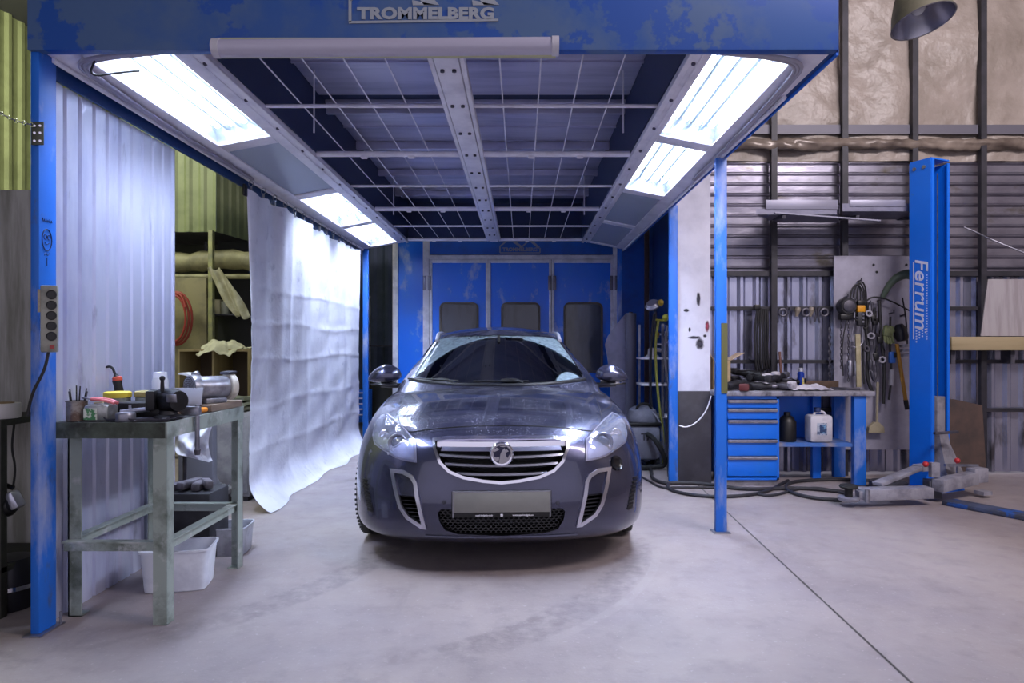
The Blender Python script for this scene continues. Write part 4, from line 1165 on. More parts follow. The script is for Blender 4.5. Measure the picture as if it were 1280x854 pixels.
# rotary tool hung on its lead
o = thing('rotary_tool', (-2.03, 3.52, T + .05), 'dark rotary tool with an orange collar and looping black lead', 'rotary tool')
P = at(146, 478, 3.5)
MB().lathe([(0, -.005), (.018, 0), (.022, .02), (.02, .06), (.023, .085), (.019, .095), (.008, .12), (0, .12)], P + Vector((.018, 0, -.075)), (-.20, 0, 1), 20, cap=False).build('housing', BLACK, o)
MB().lathe([(.0205, 0), (.024, .004), (.023, .02), (.018, .024)], P + Vector((.005, 0, .005)), (-.20, 0, 1), 20).build('collar', mat('orange_collar', 'b8432f', .45), o)
MB().tube([P + Vector((-.008, 0, .04)), at(140, 458, 3.5), at(131, 459, 3.5), at(124, 470, 3.5), at(121, 485, 3.5), at(126, 497, 3.48), at(134, 506, 3.46)], .0065, smooth=3).build('lead', CABLE, o)
tag(MB().box((-2.0, 3.55, T + .03), (.09, .10, .058), bev=.008).build('tool_stand', STEEL), 'dark metal block under the rotary tool at the bench back', 'block')
# black case behind the vise
tag(MB().box((-1.845, 3.235, T + .04), (.27, .12, .075), bev=.012).build('tool_case', BLACK), 'flat black plastic case lying behind the vise', 'case')
# vise
VB = mat('vise_black', '141418', .42, .3, '26262b', 12)
o = thing('bench_vise', (-1.73, 3.14, T), 'black bench vise with a round body near the bench front corner', 'vise')
c = Vector((-1.685, 3.17, T))
b = MB().lathe([(0, 0), (.075, 0), (.078, .018), (.05, .03), (.045, .05), (0, .05)], c, n=28, cap=False); b.build('swivel_base', VB, o)
b = MB(); b.lathe([(.0, -.10), (.055, -.10), (.068, -.085), (.072, .02), (.058, .075), (.0, .085)], c + Vector((.0, .03, .105)), (.35, -.2, 0), 28, cap=False); b.build('body', VB, o)
MB().box(c + Vector((-.095, 0, .11)), (.05, .13, .115), rot=(0, 0, .35), bev=.012).build('fixed_jaw', VB, o)
MB().box(c + Vector((.052, -.066, .125)), (.062, .004, .045), rot=(.1, 0, -.15), bev=.0015).build('rating_plate', GREYM, o)
MB().cyl(c + Vector((-.10, -.02, .06)), c + Vector((-.25, -.04, .045)), .014, n=14).build('spindle', GREYM, o)
MB().cyl(c + Vector((-.20, -.035, .01)), c + Vector((-.20, -.035, .085)), .008, n=10).build('handle', GREYM, o)
MB().cyl(c + Vector((-.035, 0, .16)), c + Vector((-.035, 0, .23)), .012, .009, 12).sph(c + Vector((-.035, 0, .235)), .016, 12).build('lock_lever', VB, o)
o.scale = (.82, .82, .82); o.location.x = -1.70
# hanging clamp rod at the edge
o = thing('clamp', (BX1 + .015, 3.33, T - .15), 'steel screw clamp rod hanging over the right edge of the bench', 'clamp')
p = Vector((BX1 + .022, 3.27, 0))
MB().cyl(p + Vector((0, 0, T + .06)), p + Vector((0, 0, T - .16)), .011, n=14).build('rod', GREYM, o)
MB().box(p + Vector((-.035, 0, T + .03)), (.10, .035, .045), bev=.008).build('jaw', GREYM, o)
MB().cyl(p + Vector((0, 0, T - .16)), p + Vector((0, 0, T - .185)), .016, .012, 14).build('tip', STEEL, o)
# board and grinder
brd = MB().box((-1.715, 3.675, T + .019), (.22, .35, .036), rot=(0, 0, -.04), bev=.003).build('wooden_board', mat('dirty_plank', '8b7a6b', .7, 0, '63574e', 6, .42, .62, stretch=(1, .15, 1)))
tag(brd, 'thick dirty wooden board under the bench grinder', 'board')
o = thing('bench_grinder', (-1.74, 3.62, T + .038), 'silver bench grinder on the wooden board with a flat rest plate', 'grinder')
g = Vector((-1.73, 3.60, T + .038)); AX = Vector((.60, .80, 0)).normalized()
SIL = mat('grinder_silver', 'a9aab4', .35, .7, '85868f', 9)
MB().box(g + Vector((0, 0, .018)), (.13, .16, .035), rot=(0, 0, -.5), bev=.008).build('base', SIL, o)
MB().lathe([(0, -.12), (.05, -.12), (.072, -.105), (.076, -.06), (.076, .06), (.072, .105), (.05, .12), (0, .12)], g + Vector((0, 0, .105)), AX, 32, cap=False).build('motor', SIL, o)
w0 = g + Vector((0, 0, .105)) - AX * .12
gd = MB().lathe([(0, -.035), (.05, -.035), (.085, -.025), (.09, .0), (.085, .025), (0, .025)], w0, AX, 36, cap=False).build('wheel_guard', SIL, o)
b = MB()
for k in range(5): b.lathe([(.018 + k * .013, -.0005), (.021 + k * .013, -.002), (.024 + k * .013, -.0005)], w0 - AX * .035, AX, 30, cap=False)
b.build('vent_ring', BLACK, gd)
MB().box(w0 + Vector((.0, -.085, -.050)), (.19, .014, .115), rot=(-.3, 0, .12), bev=.004).build('rest_plate', mat('plate_grey', 'a7a9b6', .4, .4), o)
w1 = g + Vector((0, 0, .105)) + AX * .125
MB().lathe([(.0, -.015), (.09, -.015), (.093, -.008), (.093, .02), (.088, .028), (0, .028)], w1, AX, 36, cap=False).build('grinding_wheel', mat('wheel_stone', 'c9c4b8', .8, 0, 'a79f92', 8), o)
MB().box(w1 + Vector((0, .0, .095)), (.10, .07, .02), rot=(.1, .0, -.5), bev=.008).build('spark_guard', STEEL, o)
MB().lathe([(0, 0), (.026, 0), (.026, .04), (.018, .05), (0, .05)], g + Vector((-.08, -.03, .165)), (-.3, -.1, 1), 18, cap=False).build('switch_cap', SIL, o)
o.scale = (.80, .80, .80); o.location.x = -1.69; o.location.y = 3.655
# screwdriver, stick
o = thing('screwdriver', (-1.625, 3.42, T), 'screwdriver with an orange handle at the right bench edge', 'screwdriver')
MB().lathe([(0, 0), (.012, .004), (.015, .03), (.012, .07), (.014, .10), (.008, .11), (0, .11)], (-1.628, 3.475, T + .017), (-.32, -1, 0), 14, cap=False).build('handle', mat('orange_handle', 'd8862a', .4), o)
MB().cyl((-1.660, 3.375, T + .015), (-1.705, 3.235, T + .007), .004, n=8).build('shaft', GREYM, o)
tag(MB().tube([(-1.70, 3.16, T + .014), (-1.66, 3.26, T + .015), (-1.63, 3.36, T + .013)], .012, n=8).build('wooden_stick', mat('brown_wood', '6d5844', .7)), 'short brown wooden stick below the orange screwdriver', 'stick')
k = 0
for (x, y, a, L, lb) in ((-1.93, 3.20, .4, .12, 'thin steel drift lying in front of the black case'), (-1.60 - .1, 3.075, 1.3, .13, 'steel spanner lying right at the bench front edge'), (-1.86, 3.13, 1.7, .10, 'dark steel punch lying next to the ribbed lid')):
    d = Vector((math.sin(a), math.cos(a), 0)) * L / 2; q = Vector((x, y, T + .007))
    o = MB().bar(q - d, q + d, .012, .008, bev=.002).lathe([(.008, -.006), (.016, -.006), (.016, .006), (.008, .006), (.008, -.006)], q + d, (0, 0, 1), 14, cap=False).build('spanner', GREYM)
    tag(o, lb, 'hand tool')
tray = MB().grid(lambda u, v: Vector((-1.90 + u * .30, 3.05 + v * .07, T + .003 + .010 * (max(0, abs(u - .5) * 2 - .9) * 10 + max(0, abs(v - .5) * 2 - .8) * 5))), 20, 10, (0, 0, .002)).build('drip_tray', STEEL)
tag(tray, 'flat dark metal tray in front of the vise', 'tray')
# power strip on the post
o = thing('power_strip', at(65, 440, 2.92), 'grey power strip with five black sockets fixed to the blue post', 'power strip')
STR = mat('strip_grey', '8f8f86', .5, 0, '6c6c66', 9)
c = at(66, 399, 2.935); h = 83 * 2.935 / F
MB().box(c + Vector((.0, -.02, 0)), (.062, .036, h), rot=(0, 0, .45), bev=.006).build('case', STR, o)
R = Matrix.Rotation(.45, 3, 'Z')
for k in range(5):
    z = c.z + h * (.36 - k * .155)
    q = Vector((c.x, c.y - .02, z)) + R @ Vector((.010, -.0185, 0))
    MB().lathe([(0, 0), (.0165, 0), (.0175, .003), (.0195, .004), (.0195, 0)], q, R @ Vector((0, -1, 0)), 22, cap=False).build('socket', BLACK, o)
q = Vector((c.x, c.y - .02, c.z - h * .42)) + R @ Vector((.012, -.019, 0))
MB().box(q, (.016, .006, .016), rot=(0, 0, .45)).build('switch', mat('switch_red', '8e2f30', .4), o)
MB().tube([c + Vector((-.005, -.02, -h / 2)), c + Vector((-.01, -.03, -h / 2 - .06)), at(52, 470, 2.9), at(40, 492, 2.89), at(34, 520, 2.9)], .006, smooth=3).build('lead', CABLE, o)
tag(MB().box(at(50, 376, 2.914), (.02, .002, .10)).build('paper_label', mat('old_paper', 'b9ab98', .8, 0, '9a8d7c', 20)), 'small beige paper label stuck beside the power strip', 'label')
# pen drawing on the post face
b = MB()
PX = -2.097 + .0008
def ring(y, z, ry, rz, r=.0016):
    b.tube([(PX, y + ry * math.cos(t * PI / 9), z + rz * math.sin(t * PI / 9)) for t in range(18)], r, n=5, closed=True)
yz = lambda px, py: ((2.097 * F / (VX - px)), CH - (py - VY) * (2.097 * F / (VX - px)) / F)
(y_, z_) = yz(58.5, 300); ring(y_, z_, .030, .048, .0022); ring(y_ - .010, z_ + .012, .009, .011); ring(y_ + .012, z_ + .012, .008, .010)
b.tube([(PX, y_ - .014, z_ - .012), (PX, y_, z_ - .022), (PX, y_ + .014, z_ - .012)], .0016, n=5, smooth=2)
b.tube([(PX, y_ - .016, z_ - .07), (PX, y_ - .005, z_ - .055), (PX, y_ + .004, z_ - .072), (PX, y_ + .016, z_ - .056)], .0014, n=5, smooth=2)
b.tube([(PX, y_, z_ - .08), (PX, y_, z_ - .115)], .0014, n=5)
for q in range(6): b.tube([(PX, y_ - .03 + q * .011, z_ + .078), (PX, y_ - .027 + q * .011, z_ + .094 - .004 * (q % 2)), (PX, y_ - .023 + q * .011, z_ + .08)], .0012, n=5)
b.build('pen_doodle', mat('marker_ink', '1a2350', .5), LEFT_POST)
# tubs under the bench
def tub(c, sx, sy, h, rot, label, m, lid=False):
    o = thing('plastic_tub', c, label, 'tub')
    R = Matrix.Translation(c) @ Matrix.Rotation(rot, 4, 'Z')
    b = MB(); prof = [(.86, 0.0), (.90, .006), (1.0, h - .012), (1.05, h - .01), (1.05, h), (.985, h), (.87, .012)]
    rings = []
    for k, z in prof:
        rr = []
        for q in range(32):
            a = 2 * PI * q / 32; e = .28
            rr.append(b.bm.verts.new(R @ Vector((math.copysign(abs(math.cos(a)) ** e, math.cos(a)) * sx / 2 * k, math.copysign(abs(math.sin(a)) ** e, math.sin(a)) * sy / 2 * k, z))))
        rings.append(rr)
    for A, B in zip(rings, rings[1:]):
        for q in range(32): b.bm.faces.new((A[q], A[(q+1) % 32], B[(q+1) % 32], B[q]))
    b.bm.faces.new(rings[0][::-1]); b.bm.faces.new(rings[-1])
    b.build('body', m, o)
    return o
MILK = mat('milky_plastic', 'dfe3ee', .4, 0, 'c6cad8', 5)
tub((-1.80, 3.54, 0), .33, .24, .215, .20, 'white square plastic tub on the floor under the bench', MILK)
tub((-1.78, 4.12, 0), .22, .22, .17, .1, 'smaller whitish tub on the floor behind the bench legs', mat('milky_plastic_dull', 'b6bac6', .5, 0, '8d8f9b', 6))
bx = thing('parts_crate', (-1.93, 4.02, 0), 'dark box of metal offcuts standing behind the bench', 'crate')
MB().box((-1.97, 4.05, .20), (.30, .26, .40), bev=.01).build('crate', mat('crate_dark', '24242a', .6, 0, '33333a', 7), bx)
for k in range(4): 
    o = MB().box((-2.04 + .05 * k, 4.04, .425 + .012 * (k % 2)), (.05, .22 - .03 * k, .045), rot=(0, .1, .4 * (k - 1.5)), bev=.01).build('metal_offcut', mat('offcut_grey', '7b7680', .5, .4, '4e4a50', 9)); tag(o, ('grey metal offcut lying leftmost on the dark crate', 'grey metal offcut second on the dark crate', 'grey metal offcut third on the dark crate', 'shortest grey metal offcut on the dark crate')[k], 'offcut', 'offcuts on the dark crate')

# ================================================================== WHAT SHOWS BETWEEN THE SCREENS
OLV = mat('olive_clad_low', '7d8660', .5, 0, '6c7552', 3)
za, zb2 = at(0, 290, 7.4).z, 5.4
p0, p1_ = at(150, 0, 7.4).x, at(271, 0, 7.4).x
struct(corrugated((p0, 7.4, za), (1, 0, 0), (0, 0, 1), p1_ - p0, zb2 - za, .16, .02, (0, -1, 0), OLV, 'wall_mezzanine'))
d = Vector((at(330, 0, 8.4).x - p1_, 1.0, 0)); L = d.length; d.normalize()
struct(corrugated((p1_, 7.4, za), d, (0, 0, 1), L + 1.2, zb2 - za, .16, .02, (d.y, -d.x, 0), OLV, 'wall_mezzanine.001'))
struct(MB().prism([(p0, 7.42), (p1_, 7.42), (p1_ + d.x * 2.3, 7.4 + d.y * 2.3), (p0, 9.7)], (0, 0, za), (1, 0, 0), (0, 1, 0), (0, 0, .03)).build('ceiling_mezzanine', STEEL))
struct(MB().span((-5.2, 8.3, 0), (-2.6, 8.4, za)).build('wall_store', mat('store_wall', '3f4038', .7, 0, '2d2e2a', 3)))
st = thing('steel_stanchion', at(264, 0, 7.3) * 1 - Vector((0, 0, 0)), 'pale olive steel post holding up the mezzanine behind the curtains', 'post')
st.location.z = 0
MB().span((at(261, 0, 7.3).x, 7.28, 0), (at(266.5, 0, 7.3).x, 7.34, za), .004).build('post', mat('olive_post', '8b8c5c', .5, .1, '6a6a55', 6), st)
duct = thing('fabric_duct', (-3.7, 7.6, at(0, 325, 7.6).z), 'yellowish wrapped duct running level under the mezzanine', 'duct')
DU = mat('duct_wrap', '938f6c', .6, 0, '78745a', 5, bump=.4, bscale=12)
y = 7.65; b = MB(); b.tube([(x_, y, at(0, 326, y).z + .02 * math.sin(x_ * 7)) for x_ in [-4.6 + .12 * k for k in range(17)]], lambda t: .11 + .012 * math.sin(t * 40), n=18); b.build('wrap', DU, duct)
b = MB(); b.tube([(x_, y - .03, at(0, 346, y).z) for x_ in (-4.6, -2.7)], .03, n=10); b.build('pipe', DU, duct)
tag(MB().span((at(205, 0, 7.5).x, 7.5, .05), (at(258, 0, 7.5).x, 7.54, at(0, 347, 7.5).z), .004).build('plywood_panel', mat('panel_olive', '7c7554', .6, 0, '655f48', 4)), 'tall drab yellow panel standing behind the ribbed sheet', 'panel')
def strip(u, v):
    P = at(266 + 38 * v + 14 * (u - .5) * (1 + .6 * math.sin(v * 3)) , 335 + 62 * v, 7.15)
    return P + Vector((0, .03 * math.sin(u * 9 + v * 6), .02 * math.sin(u * 7)))
tag(MB().grid(strip, 14, 24, (0, .004, 0)).build('hanging_film', mat('dusty_film', '9e9a80', .45, 0, 'bdbba8', 6), ang=80), 'translucent dusty plastic strip hanging slanted from the duct', 'plastic strip')
ho = thing('hose_coil', at(224, 425, 7.2), 'red hose coil hanging half hidden behind the ribbed sheet', 'hose')
c = at(217, 398, 7.25)
for k in range(3):
    MB().tube([c + Vector(((.13 + .02 * k) * math.cos(t * PI / 12), .03 * k, (.25 + .02 * k) * math.sin(t * PI / 12))) for t in range(24)], .013, closed=True, n=8).build('coil', mat('red_hose', '8e2f26', .5), ho)
MB().tube([c + Vector((-.2, .06, .25)), c + Vector((-.05, .04, .29)), c + Vector((.08, .02, .26)), c + Vector((.13, 0, .12))], .014, smooth=2).build('tail', mat('red_hose', '8e2f26', .5), ho)
# store shelf with tins
sf = thing('store_shelf', at(290, 430, 7.9), 'dark steel store shelf with tins behind the slanted plastic strip', 'shelf')
sx0, sx1 = at(262, 0, 7.9).x, at(330, 0, 7.9).x
for py in (393, 436): MB().span((sx0, 7.75, at(0, py, 7.9).z - .02), (sx1, 8.1, at(0, py, 7.9).z), .003).build('board', STEEL, sf)
MB().span((sx0, 8.1, 0), (sx1, 8.13, za)).build('back_sheet', mat('back_sheet_dark', '2b2c30', .6), sf)
for x_ in (sx0 + .01, sx1 - .03): MB().span((x_, 7.75, 0), (x_ + .03, 7.79, za - .05)).build('upright', STEEL, sf)
zt = at(0, 393, 7.9).z
for k, (px, hh, cl_, lb) in enumerate(((271, .16, 'a9a28a', 'cream tin'), (280, .14, '8d8f86', 'grey tin'))):
    x_ = at(px, 0, 7.8).x
    tag(MB().lathe([(0, 0), (.045, 0), (.045, hh), (.048, hh + .004), (.04, hh + .008), (0, hh + .008)], (x_, 7.83, zt + .001), n=20, cap=False).build('paint_tin', mat('tin_' + lb.replace(' ', '_'), cl_, .4, .3)), lb + ' on the dark store shelf beyond the curtain', 'tin', 'tins on the store shelf')
# pigeon hole cabinet with a cloth on top
WD = mat('pale_plywood', 'a3936c', .6, 0, '8d7d58', 5, stretch=(1, 1, .2))
X0, X1, zt, zb3 = at(222, 0, 6.0).x, at(312, 0, 6.0).x, at(0, 437, 6.0).z, .70
cab = thing('pigeonhole_cabinet', ((X0 + X1) / 2, 6.2, zb3), 'open plywood cabinet of two pigeonholes behind the bench grinder', 'cabinet')
MB().span((X0, 6.0, zt - .018), (X1, 6.4, zt)).build('top_board', WD, cab); MB().span((X0, 6.0, zb3), (X1, 6.4, zb3 + .018)).build('bottom_board', WD, cab)
for x_ in (X0, at(265, 0, 6.0).x, X1 - .018): MB().span((x_, 6.0, zb3 + .018), (x_ + .018, 6.4, zt - .018)).build('side_board', WD, cab)
MB().span((X0, 6.39, zb3), (X1, 6.40, zt)).build('back_board', mat('back_brown', '5d5142', .7), cab)
tag(MB().span((X0 - .1, 5.9, .68), (X1 + .25, 6.5, .70)).span((X0 - .08, 5.95, 0), (X0 - .03, 6.0, .68)).span((X1 + .15, 5.95, 0), (X1 + .2, 6.0, .68)).span((X0 - .08, 6.42, 0), (X0 - .03, 6.47, .68)).span((X1 + .15, 6.42, 0), (X1 + .2, 6.47, .68)).build('low_table', mat('table_dark', '4a443c', .6)), 'low dark table carrying the pigeonhole cabinet', 'table')
def heap(c, sx, sy, h, name, m, label, cat, seed=1, fall=0., fold=1.):
    random.seed(seed); ph = [random.uniform(0, 6) for _ in range(8)]
    def fn(u, v):
        x = (u - .5) * 2; y = (v - .5) * 2
        r = math.sqrt(x * x + y * y)
        z = h * max(0, 1 - r ** 2.2) * (.72 + .28 * math.sin(5 * x + ph[0]) * math.cos(4 * y + ph[1])) + .012 * fold * math.sin(13 * x + 6 * y + ph[2]) + .010 * fold * math.sin(17 * y - 9 * x + ph[3])
        wx = 1 + .10 * math.sin(7 * math.atan2(y, x) + ph[4])
        dr = 0
        if fall and y < -.55: dr = fall * (-.55 - y) / .45 * (.4 + .6 * math.sin(2.2 * x + ph[5]) ** 2)
        return Vector((c[0] + x * sx / 2 * wx, c[1] + y * sy / 2 * (1 if not dr else 1), c[2] + max(.004, z + .012) - dr))
    return tag(MB().grid(fn, 40, 40, (0, 0, .004)).build(name, m, ang=80), label, cat)
heap((at(279, 0, 6.1).x, 6.12, zt), .36, .34, .09, 'cloth', mat('cream_cloth', 'cbc9b2', .9, 0, 'b3b198', 8), 'crumpled cream cloth lying on the pigeonhole cabinet', 'cloth', 3, .07, .5)
for k in range(3):
    tag(MB().grid(lambda u, v: Vector((at(292, 0, 5.6).x + (u - .5) * .28, 5.6 + (v - .5) * .26, at(0, 514 - 6 * k, 5.6).z + .006 * math.sin(u * 9 + k) * math.sin(v * 7 + k * 2) + .012)), 14, 14, (0, 0, .026)).build('folded_sheet', mat('folded_%d' % k, ('77786a', '8c8f7e', '6f7466')[k], .9), ang=60), ('bottom folded grey cloth on the white locker', 'middle folded greenish cloth on the white locker', 'top folded dark cloth on the white locker')[k], 'cloth', 'folded cloths on the white locker')
lk = thing('white_locker', (at(281, 0, 5.6).x, 5.65, 0), 'narrow grey white metal locker standing behind the bench', 'locker')
x0_, x1_ = at(262, 0, 5.45).x, at(312, 0, 5.45).x; zz = at(0, 514, 5.6).z
MB().span((x0_, 5.45, .04), (x1_, 5.80, zz), .006).build('carcass', mat('locker_white', 'a2a1a8', .5, 0, '86858f', 6), lk)
MB().span((x0_ + .012, 5.44, .07), (x1_ - .012, 5.452, zz - .03), .004).build('door', mat('locker_white', 'a2a1a8', .5, 0, '86858f', 6), lk)
MB().span((x0_ + .05, 5.43, .38), (x0_ + .065, 5.442, .46)).build('handle', STEEL, lk)
for sx_ in (x0_ + .02, x1_ - .06): MB().span((sx_, 5.47, 0), (sx_ + .04, 5.78, .04)).build('foot', STEEL, lk)
# white cloth bundle hanging, and a dolly
bu = lambda u, v: at(222 + 40 * u - 6 * math.sin(v * 3), 531 + 42 * v + 10 * (u - .5) * v, 4.22 + .05 * math.sin(u * 5 + v * 3) + .025 * math.sin(u * 9 - v * 8) + .012 * math.sin(u * 15 + v * 13))
tag(MB().grid(bu, 30, 24, (0, .05, 0)).build('white_bag', mat('bag_white', 'd9d9e2', .8, 0, 'b9b9c8', 6), ang=80), 'white crumpled cloth bag seen under the bench top at back', 'bag')
bag_hook = MB().cyl((at(226, 0, 4.25).x, 4.3, 0), (at(226, 0, 4.25).x, 4.3, at(0, 528, 4.25).z), .012, n=10).cyl((at(226, 0, 4.25).x, 4.3, .0), (at(226, 0, 4.25).x, 4.3, .02), .10, n=20).cyl((at(226, 0, 4.25).x, 4.3, at(0, 530, 4.25).z), (at(262, 0, 4.25).x, 4.3, at(0, 530, 4.25).z), .01, n=10).build('bag_stand', STEEL)
tag(bag_hook, 'thin dark stand from which the white cloth bag hangs', 'stand')
wr = thing('plastic_cover', (at(232, 0, 4.7).x, 4.7, 0), 'white curved plastic cover standing behind the grinder', 'cover')
b = MB(); cq = at(224, 508, 4.62)
b.grid(lambda u, v: cq + Vector((.20 * math.sin(u * PI / 2) + .0, .12 * v, .23 * math.cos(u * PI / 2))), 16, 4, (-.01, 0, -.012)); b.build('shell', WHITEP, wr)
MB().span((cq.x - .02, cq.y + .02, 0), (cq.x + .22, cq.y + .1, cq.z + .01), .01).build('stand', mat('stand_grey', '6a6a74', .5), wr)
dl = thing('dolly', (at(238, 0, 5.0).x, 5.0, 0), 'low dolly with a bundle on it behind the bench legs', 'dolly')
dx0, dx1 = at(222, 0, 5.0).x, at(275, 0, 5.0).x
MB().span((dx0, 4.9, .12), (dx1, 5.3, .16), .01).build('deck', mat('deck_grey', '7a7a80', .6), dl)
for q in (dx0 + .05, dx1 - .06):
    MB().lathe([(0, -.015), (.035, -.015), (.04, -.008), (.04, .008), (.035, .015), (0, .015)], (q, 4.93, .04), (1, 0, 0), 20, cap=False).build('wheel', RUBBER, dl)
    MB().lathe([(0, -.015), (.035, -.015), (.04, -.008), (.04, .008), (.035, .015), (0, .015)], (q, 5.26, .04), (1, 0, 0), 20, cap=False).build('wheel', RUBBER, dl)
    MB().span((q - .02, 4.915, .04), (q + .02, 4.945, .12)).span((q - .02, 5.245, .04), (q + .02, 5.275, .12)).build('fork', STEEL, dl)
heap(((dx0 + dx1) / 2, 5.08, .162), .30, .28, .13, 'bundle', mat('bundle_grey', '8d8f98', .9, 0, '5e6068', 8), 'grey cloth bundle lying on the low dolly', 'bundle', 9)

# ================================================================== FAR LEFT EDGE
rk = thing('steel_rack', (-2.45, 3.3, 0), 'dark steel rack with two shelves left of the blue post', 'rack')
RD = mat('rack_dark', '33352c', .6, .1, '20211c', 6)
RX0, RX1 = -2.95, at(31, 0, 3.25).x
for py in (524, 706): MB().span((RX0, 3.1, at(0, py, 3.15).z - .03), (RX1, 3.5, at(0, py, 3.15).z), .003).build('shelf_board', RD, rk)
for (x_, y_) in ((RX1 - .04, 3.1), (RX1 - .04, 3.46), (RX0, 3.1), (RX0, 3.46)): MB().span((x_, y_, 0), (x_ + .04, y_ + .04, at(0, 524, 3.15).z - .03 if y_ < 3.3 else at(0, 236, 3.5).z), .002).build('upright', RD, rk)
MB().span((RX0, 3.52, .02), (RX1, 3.54, at(0, 238, 3.53).z)).build('back_sheet', mat('grey_back_sheet', 'a3a19f', .5, .1, '77766f', 3, stretch=(3, 1, .3)), rk)
zs = at(0, 524, 3.15).z
o = thing('masking_roll', (at(2, 0, 3.2).x, 3.2, zs), 'white roll of masking film on the rack shelf at the frame edge', 'roll')
MB().lathe([(.05, .0), (.075, .0), (.077, .004), (.077, .066), (.075, .07), (.05, .07), (.05, 0)], o.location, n=32, cap=False).build('roll', mat('roll_white', 'c9c4c0', .6), o)
MB().lathe([(.046, .002), (.05, .002), (.05, .074), (.046, .074), (.046, .002)], o.location, n=28, cap=False).build('core', mat('card_core', '8f7a5c', .8), o)
o = thing('polisher', at(10, 640, 3.2), 'black and silver polishing machine hung between the rack shelves', 'power tool')
c = at(8, 628, 3.18)
MB().lathe([(0, 0), (.04, .0), (.052, .03), (.05, .12), (.035, .15), (0, .155)], c + Vector((-.09, 0, -.04)), (1, -.2, .25), 24, cap=False).build('motor_housing', BLACK, o)
MB().box(c + Vector((.055, -.02, .015)), (.045, .06, .085), rot=(0, -.5, 0), bev=.012).build('gear_head', mat('gear_silver', 'b9bac8', .3, .7), o)
MB().tube([c + Vector((-.08, 0, .03)), c + Vector((-.02, -.01, .09)), c + Vector((.04, -.01, .07))], .012, smooth=2).build('handle', BLACK, o)
MB().tube([c + Vector((.03, 0, .06)), c + Vector((.03, .02, .16)), c + Vector((.0, .03, .25)), Vector((c.x, c.y + .05, zs - .03))], .005, smooth=2).build('hanging_cord', CABLE, o)
tag(MB().tube([(RX0 + .2, 3.16, at(0, 706, 3.15).z + .02), (RX0 + .4, 3.2, at(0, 706, 3.15).z + .03), (RX1 - .03, 3.14, at(0, 706, 3.15).z + .025)], .008, smooth=2).build('cord', CABLE), 'black cord lying on the lower shelf of the rack', 'cord')
o = thing('canister', (at(2, 0, 3.2).x, 3.25, 0), 'dark canister with a chrome rim under the lower rack shelf', 'canister')
MB().lathe([(0, 0), (.10, 0), (.11, .02), (.11, .20), (.09, .24), (0, .25)], o.location, n=32, cap=False).build('body', mat('canister_dark', '23232a', .4, .3), o)
MB().lathe([(.112, .1), (.116, .1), (.116, .12), (.112, .12), (.112, .1)], o.location, n=32, cap=False).build('rim', CHROME, o)
# chain and its plate
o = thing('chain', at(44, 182, 2.9), 'thin steel chain ending in a perforated plate on the blue post', 'chain')
PA, PB = at(-6, 137, 3.3), at(40, 156, 2.91)
prev = None
for k in range(11):
    t = k / 10; p = PA.lerp(PB, t) + Vector((0, 0, -.012 * math.sin(t * PI)))
    dn = (PB - PA).normalized(); sd = dn.cross(Vector((0, 0, 1))).normalized() if k % 2 else Vector((0, 0, 1))
    MB().tube([p + dn * .024 * math.cos(q * PI / 6) + sd * .009 * math.sin(q * PI / 6) for q in range(12)], .0028, n=6, closed=True).build('link', mat('link_silver', 'c5c6d4', .25, .9), o)
pw0, pw1 = at(39, 181, 2.905), at(54, 152, 2.905)
pe = MB().span(pw0 + Vector((0, 0, 0)), pw1 + Vector((0, .006, 0)), .001).build('perforated_plate', mat('plate_drab', '55574c', .45, .5), o)
for px, py in ((43, 157), (50, 157), (43, 166), (50, 166), (43, 176), (50, 176)):
    MB().cyl(at(px, py, 2.9035), at(px, py, 2.900), .005, n=10).build('hole_ring', CHROME, pe)
# ================================================================== PAINT BOOTH AT THE BACK
BY = 9.75
bx_ = lambda px: at(px, 0, BY).x
bz_ = lambda py: at(0, py, BY).z
booth = thing('spray_booth', ((bx_(492) + bx_(770)) / 2, BY, 0), 'blue spray booth front with three tall doors closing the bay behind the car', 'spray booth')
BDOOR = mat('booth_blue', '0b6be4', .32, 0, '2f7ad8', 3, .5, .8, col3='a9b6da', scale3=3.0, lo3=.57, hi3=.72, stretch=(1, 1, .6))
BPAN = mat('booth_blue_top', '0c54b8', .42, 0, '164aa0', 3)
WFR = mat('booth_frame_white', 'dedeec', .4, 0, 'c2c2d4', 6)
MB().span((bx_(536), BY, bz_(318)), (bx_(770), BY + .06, 3.1)).build('fascia', BPAN, booth)
MB().span((bx_(770), BY, 0), (bx_(777), BY + .06, 3.1)).build('jamb_panel', BPAN, booth)
MB().span((bx_(498), BY, 0), (bx_(530), BY + .06, 3.1)).build('side_panel', BDOOR, booth)
for a, c in ((491, 498), (529, 537), (766, 771)): MB().span((bx_(a), BY - .03, 0), (bx_(c), BY + .07, 3.1), .006).build('post', WFR, booth)
MB().span((bx_(536), BY - .03, bz_(324)), (bx_(768), BY + .05, bz_(319)), .006).build('lintel', WFR, booth)
doors = []
